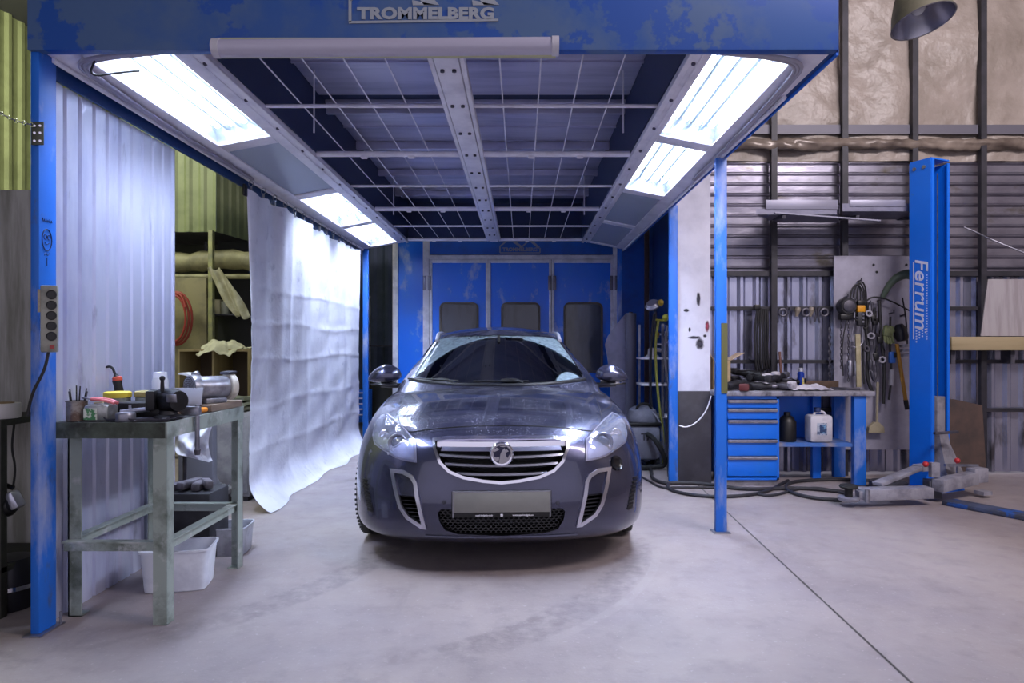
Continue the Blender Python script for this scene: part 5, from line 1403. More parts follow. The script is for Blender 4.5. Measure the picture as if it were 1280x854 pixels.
for a, c in ((537.5, 610.2), (610.4, 689.2), (689.8, 766)):
    x0, x1 = bx_(a), bx_(c); zt = bz_(324.5)
    dl_ = MB().span((x0 + .03, BY - .005, .03), (x1 - .03, BY + .03, zt - .04)).build('door', BDOOR, booth); doors.append(dl_)
    for (p, q) in (((x0, .015), (x0 + .035, zt)), ((x1 - .035, .015), (x1, zt)), ((x0 + .035, zt - .05), (x1 - .035, zt)), ((x0 + .035, .015), (x1 - .035, .07))):
        MB().span((p[0], BY - .025, p[1]), (q[0], BY + .04, q[1]), .006).build('door_frame', WFR, dl_)
    m_ = (a + c) / 2 + (1 if a > 600 else 0)
    hw_ = 24.5; zt_, zb_ = bz_(378), bz_(466)
    X0, X1 = bx_(m_ - hw_), bx_(m_ + hw_); r = .09
    def rr(x0, x1, z0, z1, r):
        o = []
        for (cx_, cz_, a0) in ((x1 - r, z1 - r, 0), (x0 + r, z1 - r, 90), (x0 + r, z0 + r, 180), (x1 - r, z0 + r, 270)):
            for t in range(0, 91, 15): o.append((cx_ + r * math.cos(math.radians(a0 + t)), cz_ + r * math.sin(math.radians(a0 + t))))
        return o
    fo, fi = rr(X0, X1, zb_, zt_, r), rr(X0 + .03, X1 - .03, zb_ + .03, zt_ - .03, r - .03)
    b = MB(); v = [[b.bm.verts.new((p[0], y_, p[1])) for p in L_] for L_ in (fo, fi) for y_ in (BY - .03, BY - .005)]
    n = len(fo)
    for q in range(n):
        k = (q + 1) % n
        b.bm.faces.new((v[0][q], v[0][k], v[2][k], v[2][q])); b.bm.faces.new((v[0][q], v[1][q], v[1][k], v[0][k])); b.bm.faces.new((v[2][q], v[2][k], v[3][k], v[3][q]))
    wf = b.build('window_frame', mat('gasket_grey', '5a544e', .6), dl_)
    MB().prism(fi, (0, BY - .012, 0), (1, 0, 0), (0, 0, 1), (0, .006, 0)).build('window_pane', mat('dark_pane', '3d4350', .12, 0, '2d323c', 2, spec=.6, stretch=(2, 1, .5)), dl_)
for px in (534, 690, 767):
    for py in (354, 520):
        for sx_ in (-3, 3):
            b = MB().span((bx_(px + sx_ - 2), BY - .036, bz_(py + 9)), (bx_(px + sx_ + 2), BY - .028, bz_(py - 9)), .002)
            for q in (-6, 0, 6): b.cyl((bx_(px + sx_), BY - .036, bz_(py + q)), (bx_(px + sx_), BY - .042, bz_(py + q)), .012, n=8)
            b.build('hinge_leaf', mat('hinge_grey', '6d6b7c', .35, .6), booth)
# faded sign over the doors
FS = mat('faded_sign', '7d8094', .6)
b = MB(); hs = BY - .004
def ln(p, q, wd): b.bar(at(*p, hs), at(*q, hs), .006, wd, up=(0, 0, 1) if abs(p[0] - q[0]) > abs(p[1] - q[1]) else (1, 0, 0))
ln((625, 316), (675, 316), .018); ln((625, 316), (625, 308), .02); ln((675, 316), (675, 310), .02); ln((625, 308), (637, 298), .02); ln((637, 298), (652, 309), .035); ln((652, 309), (664, 298), .02); ln((660, 298), (674, 310), .035)
b.build('sign_outline', FS, booth)
text_mesh('TROMMELBERG', .072, FS, 'sign_lettering', booth, Matrix.Translation(at(650, 312, hs)) @ Euler((PI / 2, 0, 0)).to_matrix().to_4x4(), bold=.003, sx=1.0)
# navy partition right of the booth
for k, (a, c, y_, m_) in enumerate(((777, 806, 9.6, BPAN), (806, 812, 9.55, mat('rail_brown', '4a3a3a', .6)), (812, 850, 9.5, BLUE_DARK))):
    struct(MB().span((at(a, 0, y_).x, y_, 0), (at(c, 0, y_).x, y_ + .05, 4.2)).build('wall_partition' + ('.%03d' % k if k else ''), m_))
struct(MB().span((at(835, 0, 8.5).x, 6.75, 0), (at(835, 0, 8.5).x + .05, 9.6, 4.2)).build('wall_partition.003', BLUE_DARK))
# things in the dark gap left of the booth
dc = thing('tool_trolley', (at(450, 0, 10.2).x, 10.3, 0), 'blue drawer trolley half hidden by the curtain in the dark corner', 'trolley')
x0, x1, zt = at(432, 0, 10.2).x, at(459, 0, 10.2).x, at(0, 488, 10.2).z
MB().span((x0, 10.2, .1), (x1, 10.55, zt), .01).build('carcass', BLUE, dc)
for k in range(5):
    z0 = .14 + k * (zt - .18) / 5
    dr = MB().span((x0 + .02, 10.185, z0), (x1 - .02, 10.2, z0 + (zt - .18) / 5 - .02), .004).build('drawer', BLUE, dc)
    MB().span((x0 + .03, 10.17, z0 + .075), (x1 - .03, 10.186, z0 + .092)).build('drawer_pull', LILAC, dr)
for (x_, y_) in ((x0 + .05, 10.27), (x1 - .05, 10.27), (x0 + .05, 10.49), (x1 - .05, 10.49)):
    MB().cyl((x_ - .02, y_, .05), (x_ + .02, y_, .05), .05, n=18).build('caster', RUBBER, dc)
o = thing('floor_fan', (at(482, 0, 10.84).x, 10.83, 0), 'dim round drum standing in the dark gap beside the booth', 'drum')
MB().lathe([(0, 0), (.24, 0), (.25, .02), (.24, .28), (.25, .3), (.24, .56), (.25, .58), (.24, .82), (0, .84)], o.location, n=30, cap=False).build('shell', mat('drum_grey', '4a4a44', .5, .2), o)
o.name = 'oil_drum'
o = thing('steel_shelving', (at(478, 0, 11.2).x, 11.2, 0), 'faint steel shelving in the dark corner behind the left mirror', 'shelving')
for px in (462, 494): MB().span((at(px, 0, 11.2).x - .02, 11.18, 0), (at(px, 0, 11.2).x + .02, 11.22, 2.1)).build('upright', GREYM, o)
for py in (432, 486): MB().span((at(462, 0, 11.2).x, 11.1, at(0, py, 11.2).z - .02), (at(494, 0, 11.2).x, 11.5, at(0, py, 11.2).z)).build('shelf_board', STEEL, o)
# ---- pillar
PILM = mat('white_pillar', 'cfcfdd', .6, 0, 'b8b8c8', 3, .45, .7)
px0, px1 = at(845, 0, 6.2).x, at(888, 0, 6.2).x
zs = at(0, 489, 6.2).z
struct(MB().span((px0, 6.2, zs), (px1, 6.5, 5.4)).build('pillar', PILM, smooth=False))
struct(MB().span((px0 - .012, 6.185, 0), (px1 + .004, 6.515, zs), .002).build('pillar_base', mat('pillar_dark_wrap', '2e2c33', .6, 0, '3a3840', 5)))
sp = thing('paint_spatter', (0, 6.198, 0), 'dark and red sprayed paint test spots on the white pillar', 'paint spots')
def spray(name, col):
    m = bpy.data.materials.new(name); m.use_nodes = True
    nt = m.node_tree; b_ = nt.nodes['Principled BSDF']; b_.inputs['Base Color'].default_value = lin(col); b_.inputs['Roughness'].default_value = .8
    tc = nt.nodes.new('ShaderNodeTexCoord'); mp = nt.nodes.new('ShaderNodeMapping'); mp.inputs['Location'].default_value = (-.5, 0, -.5); mp.inputs['Scale'].default_value = (1, 0, 1)
    nt.links.new(tc.outputs['Generated'], mp.inputs[0]); ln_ = nt.nodes.new('ShaderNodeVectorMath'); ln_.operation = 'LENGTH'; nt.links.new(mp.outputs[0], ln_.inputs[0])
    nz = nt.nodes.new('ShaderNodeTexNoise'); nz.inputs['Scale'].default_value = 26; nz.inputs['Detail'].default_value = 5; nt.links.new(tc.outputs['Object'], nz.inputs['Vector'])
    ad = nt.nodes.new('ShaderNodeMath'); ad.operation = 'MULTIPLY_ADD'; ad.inputs[1].default_value = .35; nt.links.new(nz.outputs['Fac'], ad.inputs[0]); nt.links.new(ln_.outputs['Value'], ad.inputs[2])
    mr_ = nt.nodes.new('ShaderNodeMapRange'); mr_.inputs[1].default_value = .28; mr_.inputs[2].default_value = .62; mr_.inputs[3].default_value = .95; mr_.inputs[4].default_value = 0
    nt.links.new(ad.outputs[0], mr_.inputs[0]); nt.links.new(mr_.outputs[0], b_.inputs['Alpha'])
    return m
SPM = {'d': spray('spot_dark', '35333f'), 'r': spray('spot_red', '8f3c52')}
def blob(px, py, rx, rz, m_, seed):
    random.seed(seed); c = at(px, py, 6.2); n = 22
    pts = [(rx * 1.7 * math.cos(2 * PI * k / n), rz * 1.5 * math.sin(2 * PI * k / n)) for k in range(n)]
    MB().prism(pts, (c.x, 6.1985, c.z), (1, 0, 0), (0, 0, 1), (0, .0012, 0)).build('spot', m_, sp)
for a in ((875, 430, .028, .045, 'd', 1), (868, 422, .045, .012, 'd', 2), (873, 374, .014, .055, 'd', 3), (884, 408, .014, .045, 'r', 4), (858, 388, .02, .012, 'd', 5), (881, 420, .012, .012, 'd', 6), (862, 412, .008, .02, 'd', 8)): blob(*a[:4], SPM[a[4]], a[5])
tag(MB().tube([at(889, 495, 6.15), at(884, 512, 6.14), at(872, 528, 6.14), at(858, 535, 6.14), at(849, 532, 6.14)], .006, smooth=3).build('white_cable', WHITEP), 'white cord looping across the dark base of the pillar', 'cord')
# ---- rack with tools, vacuum, standing roll
rk = thing('tool_rack', (at(820, 0, 7.3).x, 7.3, 0), 'light steel rack holding sanders and hoses left of the white pillar', 'rack')
RX0, RX1 = at(801, 0, 7.2).x, at(842, 0, 7.2).x
for py in (447, 480, 520): MB().span((RX0, 7.15, at(0, py, 7.2).z - .02), (RX1, 7.5, at(0, py, 7.2).z), .003).build('shelf', LILAC, rk)
for (x_, y_) in ((at(826, 0, 7.2).x, 7.15), (RX1 - .03, 7.15), (RX0 + .02, 7.47), (RX1 - .03, 7.47)): MB().span((x_, y_, 0), (x_ + .025, y_ + .03, at(0, 405, 7.2).z)).build('upright', GREYM, rk)
zsh = at(0, 447, 7.2).z
o = thing('orbital_sander', at(820, 446, 7.2), 'tangled hand sander on the top shelf of the light rack', 'sander')
c = Vector((at(816, 0, 7.25).x, 7.28, zsh))
MB().lathe([(0, .001), (.07, .001), (.075, .012), (.05, .03), (.045, .09), (.03, .10), (0, .10)], c, n=28, cap=False).build('body', mat('sander_pale', 'b6b3bd', .4), o)
MB().tube([c + Vector((.0, 0, .085)), c + Vector((.08, -.02, .08)), c + Vector((.15, .0, .05))], .02, smooth=2).build('handle', mat('sander_pale', 'b6b3bd', .4), o)
o = thing('paint_gun_stand', (at(822, 0, 7.2).x, 7.3, zsh), 'upright holder of paint guns with yellow and blue fittings above the rack', 'stand')
c = Vector((at(824, 0, 7.2).x, 7.40, zsh))
MB().cyl(c, c + Vector((0, 0, .62)), .014, n=12).build('mast', STEEL, o)
b = MB().lathe([(0, 0), (.07, .0), (.085, .03), (.06, .06), (0, .07)], at(818, 381, 7.3) + Vector((0, .06, -.02)), (-.4, -.5, .7), 24, cap=False); b.build('gun_cup', mat('cup_grey', '9a98a6', .3, .5), o)
for (px, py, cl_, r_) in ((826, 378, 'c9a62a', .035), (832, 397, 'c7c34a', .04), (829, 410, '2a4fae', .04), (822, 418, 'a8862a', .025), (835, 415, 'd8d8e2', .04), (834, 428, 'a7a5b2', .035)):
    c2 = at(px, py, 7.27); MB().lathe([(0, -r_), (r_ * .7, -r_ * .8), (r_, 0), (r_ * .6, r_ * .8), (0, r_)], c2, (random.uniform(-.6, .6), -.3, 1), 16, cap=False).tube([c2, c2 + Vector((.02, .06, -.03)), Vector((c.x, 7.38, c2.z - .02))], .012, n=8).build('gun_fitting', mat('fitting', cl_, .4), o)
for k, (px, y_) in enumerate(((814, 7.1), (819, 7.12), (830, 7.1))):
    p0_ = at(px + 4, 392 + 8 * k, y_); z1 = at(0, 560, y_).z
    o = MB().tube([p0_, p0_ + Vector((-.04, 0, -.3)), Vector((p0_.x - .05 + .04 * k, y_ - .03, .7)), Vector((p0_.x - .0 + .05 * k, y_ - .05, .3)), Vector((p0_.x + .04, y_ - .05, .012))], .014, smooth=3).build('air_hose', mat('hose_%d' % k, ('1d1d24', '8f8f3e', '6a6a78')[k], .6))
    tag(o, ('black air hose hanging down the light tool rack', 'yellowish air hose hanging down the light tool rack', 'grey air hose hanging beside the pillar')[k], 'hose', 'hoses on the tool rack')
o = thing('vacuum_cleaner', (at(803, 0, 7.0).x, 7.0, 0), 'grey workshop vacuum cleaner behind the right front wing of the car', 'vacuum cleaner')
vc = Vector((at(803, 0, 7.05).x, 7.05, 0))
VG = mat('vacuum_grey', '6a6a78', .45, 0, '7b7b88', 6)
MB().box(vc + Vector((0, 0, .27)), (.32, .34, .36), bev=.05).build('tank', VG, o)
MB().box(vc + Vector((0, 0, .46)), (.335, .355, .035), bev=.012).build('band', BLACK, o)
MB().lathe([(.16, 0), (.165, .04), (.14, .12), (.09, .155), (0, .16)], vc + Vector((0, 0, .475)), n=28, cap=False).build('head', VG, o)
MB().tube([vc + Vector((-.08, -.08, .60)), vc + Vector((-.05, -.1, .665)), vc + Vector((.05, -.1, .665)), vc + Vector((.08, -.08, .60))], .014, smooth=2).build('handle', BLACK, o)
for sx_ in (-.13, .13):
    for sy_ in (-.13, .13): MB().lathe([(0, -.02), (.04, -.02), (.045, 0), (.04, .02), (0, .02)], vc + Vector((sx_, sy_, .045)), (1, 0, 0), 18, cap=False).span(vc + Vector((sx_ - .012, sy_ - .012, .045)), vc + Vector((sx_ + .012, sy_ + .012, .12))).build('caster', RUBBER, o)
MB().tube([vc + Vector((.02, -.18, .36)), vc + Vector((.06, -.28, .34)), vc + Vector((.15, -.30, .20)), vc + Vector((.20, -.26, .06)), vc + Vector((.10, -.22, .03)), vc + Vector((-.1, -.26, .03))], .024, n=12, smooth=3).build('suction_hose', RUBBER, o)
MB().tube([vc + Vector((.06, -.1, .60)), vc + Vector((.16, -.14, .5)), vc + Vector((.20, -.12, .2)), vc + Vector((.26, -.1, .02))], .012, smooth=3).build('lead', VG, o)
text_mesh('STARMIX'[1:5] if False else 'TA', .10, mat('vacuum_print', '2a2a34', .5), 'tank_lettering', o, Matrix.Translation(vc + Vector((.02, -.1725, .33))) @ Euler((PI / 2, 0, 0)).to_matrix().to_4x4(), bold=.004)
o = thing('film_roll', (at(788, 0, 8.5).x, 8.5, 0), 'tall grey roll of masking film standing upright by the booth corner', 'roll')
c = Vector((at(788.5, 0, 8.4).x, 8.4, 0)); h_ = at(0, 392, 8.4).z
MB().lathe([(.028, .03), (.066, .03), (.068, .035), (.068, h_), (.064, h_ + .004), (.028, h_ + .004), (.026, .03)], c, n=32, cap=False).build('roll', mat('film_grey', '77778c', .5, 0, '66667a', 8, stretch=(1, 1, .1)), o)
MB().cyl(c, c + Vector((0, 0, h_ + .02)), .024, n=16).lathe([(0, 0), (.14, 0), (.14, .02), (.03, .03), (0, .03)], c, n=28, cap=False).build('spindle', STEEL, o)
sh = []
for (px, py) in ((783, 391), (772, 404), (760, 420), (756, 431), (759, 445), (762, 470), (764, 600), (783, 600)): sh.append((at(px, py, 8.6).x, max(.01, at(px, py, 8.6).z)))
tag(MB().prism(sh, (0, 8.6, 0), (1, 0, 0), (0, 0, 1), (0, .012, 0)).build('torn_card', mat('card_lilac', 'b0b0cc', .6, 0, '9d9dba', 5)), 'torn pale card sheet leaning behind the grey standing roll', 'card')

# ================================================================== BLUE WORKBENCH
wb = thing('drawer_workbench', (2.45, 6.3, 0), 'blue workbench with a drawer stack standing against the right wall', 'workbench')
WBY = 6.05
X = lambda px: at(px, 0, WBY).x
Z = lambda py: at(0, py, WBY).z
WB = mat('bench_blue', '0c6ce0', .42, 0, '1a70d4', 5, .5, .75, col3='5a6a8c', scale3=12, lo3=.66, hi3=.76)
MB().span((X(893), WBY - .03, Z(495)), (X(1092), 6.52, Z(489)), .003).build('tabletop', mat('bench_top_grey', '8e8d98', .5, .1, '4d4c55', 7, .48, .62), wb)
cx_ = MB()
x0, x1 = X(907), X(974)
cx_.span((x0, WBY + .0, .055), (x0 + .012, 6.5, Z(495))); cx_.span((x1 - .022, WBY, .055), (x1, 6.5, Z(495))); cx_.span((x0, WBY, .055), (x1, 6.5, .075)); cx_.span((x0, 6.48, .055), (x1, 6.5, Z(495))); cx_.span((x0, WBY, Z(499)), (x1, 6.5, Z(495)))
cx_.build('drawer_cabinet', WB, wb)
MB().span((x0 + .01, WBY + .02, 0), (x1 - .01, 6.48, .055)).build('plinth', mat('plinth_grey', '7c7a82', .5, 0, '5d5b60', 8), wb)
tops = (500, 511, 525, 549.5, 570.5, 596)
for k in range(5):
    za, zb_ = Z(tops[k + 1] - .8), Z(tops[k])
    out = .0 if k != 2 else .012
    dr = MB().span((x0 + .016, WBY - .012 - out, za), (x1 - .026, WBY + .008, zb_ - .02), .003).build('drawer', WB, wb)
    MB().prism([(0, 0), (.022, .004), (.026, .018), (.018, .026), (0, .03)], (x0 + .016, WBY - .010 - out, zb_ - .03), (0, -1, 0), (0, 0, 1), (x1 - x0 - .042, 0, 0)).build('drawer_pull', mat('pull_grey', '94929c', .4, .4, '77757f', 9), dr)
MB().span((X(1068), WBY, .005), (X(1083), WBY + .07, Z(495)), .004).build('leg', BLUE_WORN, wb)
MB().span((X(1066), WBY - .01, 0), (X(1086), WBY + .08, .006)).build('foot_plate', STEEL, wb)
MB().span((X(1068), 6.44, .005), (X(1083), 6.50, Z(495)), .004).build('leg', BLUE_WORN, wb)
MB().span((x1, 6.47, Z(556)), (X(1049), 6.485, Z(495))).build('back_panel', WB, wb)
MB().span((X(1037), 6.40, 0), (X(1048), 6.46, Z(495)), .004).build('rear_leg', WB, wb)
sz = Z(555)
MB().prism([(x1, WBY + .06), (X(1060), WBY + .06), (X(1069), WBY + .03), (X(1069), 6.46), (x1, 6.46)], (0, 0, sz - .035), (1, 0, 0), (0, 1, 0), (0, 0, .035)).build('lower_shelf', mat('shelf_blue_worn', '3f6bb2', .5, 0, '8a8896', 5, .45, .62), wb)
# canister
o = thing('canister', (X(1023), 6.2, sz), 'white plastic canister with a label on the lower bench shelf', 'canister')
c = Vector((at(1023, 0, 6.18).x, 6.18, sz)); cw = 29 * 6.18 / F; chh = 34 * 6.18 / F
b = MB().box(c + Vector((0, 0, chh / 2 + .001)), (cw, .15, chh), bev=.03); b.build('body', mat('canister_white', 'c8c7d0', .4, 0, 'a9a8b4', 5), o)
MB().tube([c + Vector((-cw * .22, 0, chh - .01)), c + Vector((-cw * .12, 0, chh + .03)), c + Vector((cw * .2, 0, chh + .03)), c + Vector((cw * .32, 0, chh - .01))], .012, smooth=2).build('handle', mat('canister_white', 'c8c7d0', .4), o)
MB().lathe([(0, 0), (.03, 0), (.032, .03), (.028, .04), (0, .04)], c + Vector((-.01, 0, chh + .025)), n=22, cap=False).build('cap', mat('cap_blue', '2b3a66', .4), o)
MB().span(c + Vector((-.045, -.0775, chh * .28)), c + Vector((.045, -.0745, chh * .72))).build('label', mat('label_pale', 'aab4c6', .5, 0, '5d6a86', 35, .5, .56), o)
MB().span(c + Vector((-.022, -.079, chh * .34)), c + Vector((.032, -.0772, chh * .66))).build('label_picture', mat('label_navy', '223a63', .5, 0, '6f9fc8', 30, .5, .6), o)
tag(MB().lathe([(0, 0), (.075, 0), (.08, .015), (.08, .18), (.05, .23), (.03, .24), (.03, .27), (0, .27)], (at(985, 0, 6.2).x, 6.22, sz), n=28, cap=False).build('jug', BLACK), 'black round jug in the shade beside the bench drawers', 'jug')
# ---- things on the bench top
T = Z(489) + .001
bxo = thing('cardboard_box', (at(900, 0, 6.3).x, 6.35, T), 'open cardboard box with a raised flap on the bench behind the post', 'box')
CB = mat('cardboard', 'a58d6c', .8, 0, '937b5c', 7)
x0, x1 = at(890, 0, 6.3).x, at(911, 0, 6.3).x; hh = 36 * 6.3 / F
for (p, q) in (((x0, 6.25, T), (x1, 6.256, T + hh)), ((x0, 6.45, T), (x1, 6.456, T + hh)), ((x0, 6.256, T), (x0 + .005, 6.45, T + hh)), ((x1 - .005, 6.256, T), (x1, 6.45, T + hh)), ((x0, 6.25, T), (x1, 6.456, T + .004))): MB().span(p, q).build('side', CB, bxo)
MB().bar((x1 - .003, 6.35, T + hh), (x1 + .13, 6.35, T + hh + .07), .20, .005, up=(0, 0, 1)).build('flap', mat('cardboard_pale', 'c4ab90', .8), bxo)
MB().bar((x0 + .003, 6.35, T + hh), (x0 - .03, 6.35, T + hh + .06), .20, .005).build('flap', CB, bxo)
DK = [mat('tool_dark', '1c1c22', .5, 0, '2b2b33', 12), mat('tool_grey', '55555f', .45, .3), mat('tool_black', '101014', .4)]
def power_tool(x, y, a, s, kind, label, m0, m1, accent=None, lift=0):
    T_ = T + lift
    o = thing(('angle_grinder', 'power_drill', 'air_tool')[kind], (x, y, T_), label, ('grinder', 'drill', 'air tool')[kind], 'power tools on the blue bench')
    R = Matrix.Translation((x, y, T_)) @ Matrix.Rotation(a, 4, 'Z')
    def put(b, n, m, par=o): b.bm.transform(R); return b.build(n, m, par)
    if kind == 0:
        put(MB().lathe([(0, 0), (.028 * s, .005), (.034 * s, .05), (.03 * s, .14), (.022 * s, .20), (.026 * s, .24), (0, .25)], (-.12, 0, .036 * s), (1, 0, .12), 20, cap=False), 'body', m0)
        put(MB().box((.14, 0, .055 * s + .02), (.075, .06, .05), bev=.014), 'gear_head', m1)
        put(MB().lathe([(0, 0), (.055, 0), (.06, .008), (.058, .022), (0, .024)], (.15, 0, .012), n=26, cap=False), 'disc_guard', m1)
        put(MB().cyl((.13, .02, .06), (.12, .15, .085), .015, .017, 14), 'side_handle', m0)
    elif kind == 1:
        put(MB().lathe([(0, 0), (.03, .005), (.036, .04), (.036, .13), (.028, .17), (.022, .185), (.02, .23), (.008, .25), (0, .25)], (-.10, 0, .04), (1, 0, 0), 20, cap=False), 'body', m0)
        put(MB().bar((-.05, 0, .038), (-.085, -.15, .032), .045, .05, bev=.012), 'grip', m0)
        put(MB().box((-.09, -.17, .034), (.085, .06, .064), bev=.012), 'battery', accent or m1)
        put(MB().lathe([(.0, 0), (.018, 0), (.016, .03), (.007, .045), (0, .05)], (.14, 0, .04), (1, 0, 0), 14, cap=False), 'chuck', GREYM)
    else:
        put(MB().lathe([(0, 0), (.022, 0), (.03, .03), (.03, .09), (.02, .11), (.018, .2), (0, .2)], (-.08, 0, .034), (1, .1, .08), 18, cap=False), 'body', m0)
        put(MB().lathe([(0, -.03), (.04, -.026), (.046, 0), (.04, .026), (0, .03)], (-.08, 0, .05), (0, .3, 1), 18, cap=False), 'head', m1)
        put(MB().tube([(.12, .02, .05), (.17, .03, .04), (.2, .08, .012), (.16, .13, .012)], .009, smooth=2), 'hose_tail', DK[2])
WT = mat('tool_white', 'd2d0d8', .4, 0, '9c9aa6', 16)
for (px, y, a, s, kd, lb, a0, a1, ac, *lf_) in (
    (920, 6.16, .5, 1.1, 0, 'dark angle grinder leftmost on the blue bench beside the cardboard box', 0, 1, None),
    (936, 6.32, 2.2, 1.2, 0, 'black angle grinder lying second from the box on the bench', 2, 1, None),
    (945, 6.14, -.4, 1, 1, 'dark cordless drill lying at the front of the bench', 0, 2, mat('battery_red', '5e2a2c', .5)),
    (962, 6.33, 1.2, 1, 1, 'dark cordless drill behind the white air tool', 2, 0, None),
    (957, 6.20, .3, 1.4, 2, 'white headed air tool in the middle of the tool heap', 3, 3, None),
    (978, 6.13, 2.6, 1, 2, 'grey air tool right of the white one on the bench', 1, 3, None),
    (985, 6.28, .2, 1.1, 0, 'black angle grinder beside the upright brown bar', 2, 2, None),
    (930, 6.46, 1.0, 1.2, 2, 'dark air tool at the back of the bench by the wall', 0, 2, None),
    (936, 6.32, 2.5, 1.2, 0, 'black angle grinder on top of the heap beside the box', 2, 0, None, .085),
    (940, 6.25, 1.0, 1.1, 1, 'black drill lying on top of the heap with its grip forward', 2, 2, mat('battery_black', '26262c', .5), .075),
    (958, 6.30, 2.9, 1.5, 2, 'big white headed air tool on top of the heap', 3, 3, None, .08),
    (972, 6.26, .7, 1.0, 0, 'dark angle grinder on top of the heap near the brown bar', 0, 1, None, .06)):
    ms = DK + [WT]
    power_tool(at(px, 0, y).x, y, a, s, kd, lb, ms[a0], ms[a1], ac, *lf_)
for k, (px, y, r_) in enumerate(((925, 6.24, .10), (948, 6.42, .12), (970, 6.22, .09))):
    c = Vector((at(px, 0, y).x, y, T + .012))
    tag(MB().tube([c + Vector((r_ * (1 + .15 * math.sin(3 * t * .5)) * math.cos(t * PI / 8), r_ * .7 * math.sin(t * PI / 8), .0 + .012 * (t // 16) + .02 * abs(math.sin(t * .7)))) for t in range(46)], .007, smooth=1).build('coiled_lead', CABLE), ('black lead coiled beside the cardboard box on the bench', 'black lead coiled at the back of the bench', 'black lead coiled beside the white air tool')[k], 'lead', 'leads on the blue bench')
tag(MB().tube([(at(976.5, 0, 6.45).x, 6.45, T), (at(976.5, 0, 6.45).x, 6.46, T + .17), (at(977, 0, 6.45).x, 6.5, at(0, 440, 6.5).z)], .012, n=10).build('metal_bar', mat('rust_bar', '6b4a44', .5, .3)), 'brown metal bar standing upright at the back of the bench', 'bar')
o = thing('spray_can', (at(1001, 0, 6.3).x, 6.3, T), 'blue spray can with a silver cap on the blue bench', 'spray can')
MB().lathe([(0, 0), (.029, 0), (.031, .006), (.031, .15), (.02, .165), (0, .165)], o.location, n=26, cap=False).build('can', mat('can_blue', '1d3c9c', .3, .2), o)
MB().lathe([(0, 0), (.02, 0), (.02, .03), (.014, .036), (0, .036)], o.location + Vector((0, 0, .163)), n=20, cap=False).build('cap', mat('cap_silver', 'c6c9d6', .3, .4), o)
MB().span(o.location + Vector((.0, -.0325, .03)), o.location + Vector((.018, -.029, .11))).build('label', mat('label_yellow', 'c9b85a', .5, 0, '1d3c9c', 60, .5, .55), o)
c = Vector((at(1003, 0, 6.18).x, 6.17, T + .008))
tag(MB().tube([c + Vector(((.11 + .012 * math.sin(t)) * math.cos(t * PI / 10), .06 * math.sin(t * PI / 10), .006 * (t // 20) + .012 * abs(math.sin(t * .5)))) for t in range(62)], .006, smooth=1).build('green_cable', mat('green_cord', '2b8a72', .5)), 'green cord coiled in front of the blue spray can', 'cord')
heap((at(1012, 0, 6.12).x, 6.12, T), .34, .14, .05, 'plastic_wrap', mat('wrap_white', 'cfcdd8', .35, 0, 'aeacba', 10), 'crumpled whitish plastic wrap in front of the blue spray can', 'plastic wrap', 12, 0, .25)
tag(MB().box((at(1015, 0, 6.44).x, 6.44, T + .035), (.46, .12, .07), bev=.004).build('wooden_tray', mat('tray_wood', '5a4436', .7, 0, '443428', 5)), 'dark wooden box lying at the back of the bench by the wall', 'box')
tag(MB().bar((at(1038, 0, 6.25).x, 6.25, T + .012), (at(1075, 0, 6.12).x, 6.12, T + .012), .05, .022, bev=.005).build('flat_bar', STEEL), 'dark flat bar lying at the right end of the blue bench', 'bar')
o = MB()
for k in range(16):
    z = T + .02 + k * .036
    o.tube([(at(1037, 0, 6.53).x + (.012 if k % 2 else .004) * math.cos(q * PI / 4), 6.53 + (.004 if k % 2 else .012) * math.cos(q * PI / 4), z + .024 * math.sin(q * PI / 4)) for q in range(8)], .006, n=6, closed=True)
tag(o.build('hanging_chain', STEEL), 'dark steel chain hanging beside the pale tool board', 'chain')

# ================================================================== TOOL BOARD ON THE WALL
tb = thing('tool_board', (at(1090, 0, 6.5).x, 6.5, .2), 'pale metal tool board fixed to the wall behind the lift post', 'board')
bx0, bx1 = at(1042, 0, 6.5).x, at(1146, 0, 6.5).x
MB().span((bx0, 6.49, at(0, 562, 6.5).z), (bx1, 6.505, at(0, 320, 6.5).z)).build('panel', mat('board_pale', '9a98a8', .5, .1, '84828f', 3, .42, .66, col3='5a5862', scale3=2.2, lo3=.6, hi3=.74), tb)
for (px, py) in ((1092, 331), (1096, 340), (1133, 331)): MB().cyl(at(px, py, 6.49), at(px, py, 6.482), .012, n=10).build('hole', BLACK, tb)
TY = 6.47
hk = []
def hook(px, py):
    p = at(px, py, TY)
    MB().cyl(p + Vector((0, .02, 0)), p + Vector((0, -.06, .01)), .008, n=8).cyl(p + Vector((0, -.06, .0)), p + Vector((0, -.06, .03)), .008, n=8).build('hook', STEEL, tb)
for q in ((1073, 352), (1056, 372), (1066, 378), (1084, 380), (1098, 376), (1113, 392), (1127, 395)): hook(*q)
def hang(name, label, cat, group=None): return thing(name, (at(1085, 0, TY).x, TY, 1.0), label, cat, group)
o = hang('cable_coil', 'black cable loops on the top hook of the pale tool board', 'cable')
for k in range(3):
    c = at(1077 - 3 * k, 372 + 3 * k, TY - .05 - .012 * k)
    MB().tube([c + Vector(((.045 + .01 * k) * math.cos(t * PI / 10), 0, (.15 + .01 * k) * math.sin(t * PI / 10))) for t in range(20)], .008, closed=True, n=8).build('loop', CABLE, o)
MB().tube([at(1072, 392, TY - .06), at(1085, 372, TY - .07), at(1100, 371, TY - .07), at(1118, 378, TY - .06), at(1140, 390, TY - .05)], .008, smooth=3).build('tail', CABLE, o)
o = hang('pendant_control', 'yellow and black push button pendant hanging on the tool board', 'control pendant')
c = at(1075.5, 386, TY - .07)
MB().box(c + Vector((0, 0, .0)), (.075, .05, .065), bev=.008).build('yellow_band', mat('pendant_yellow', 'c98a16', .45), o)
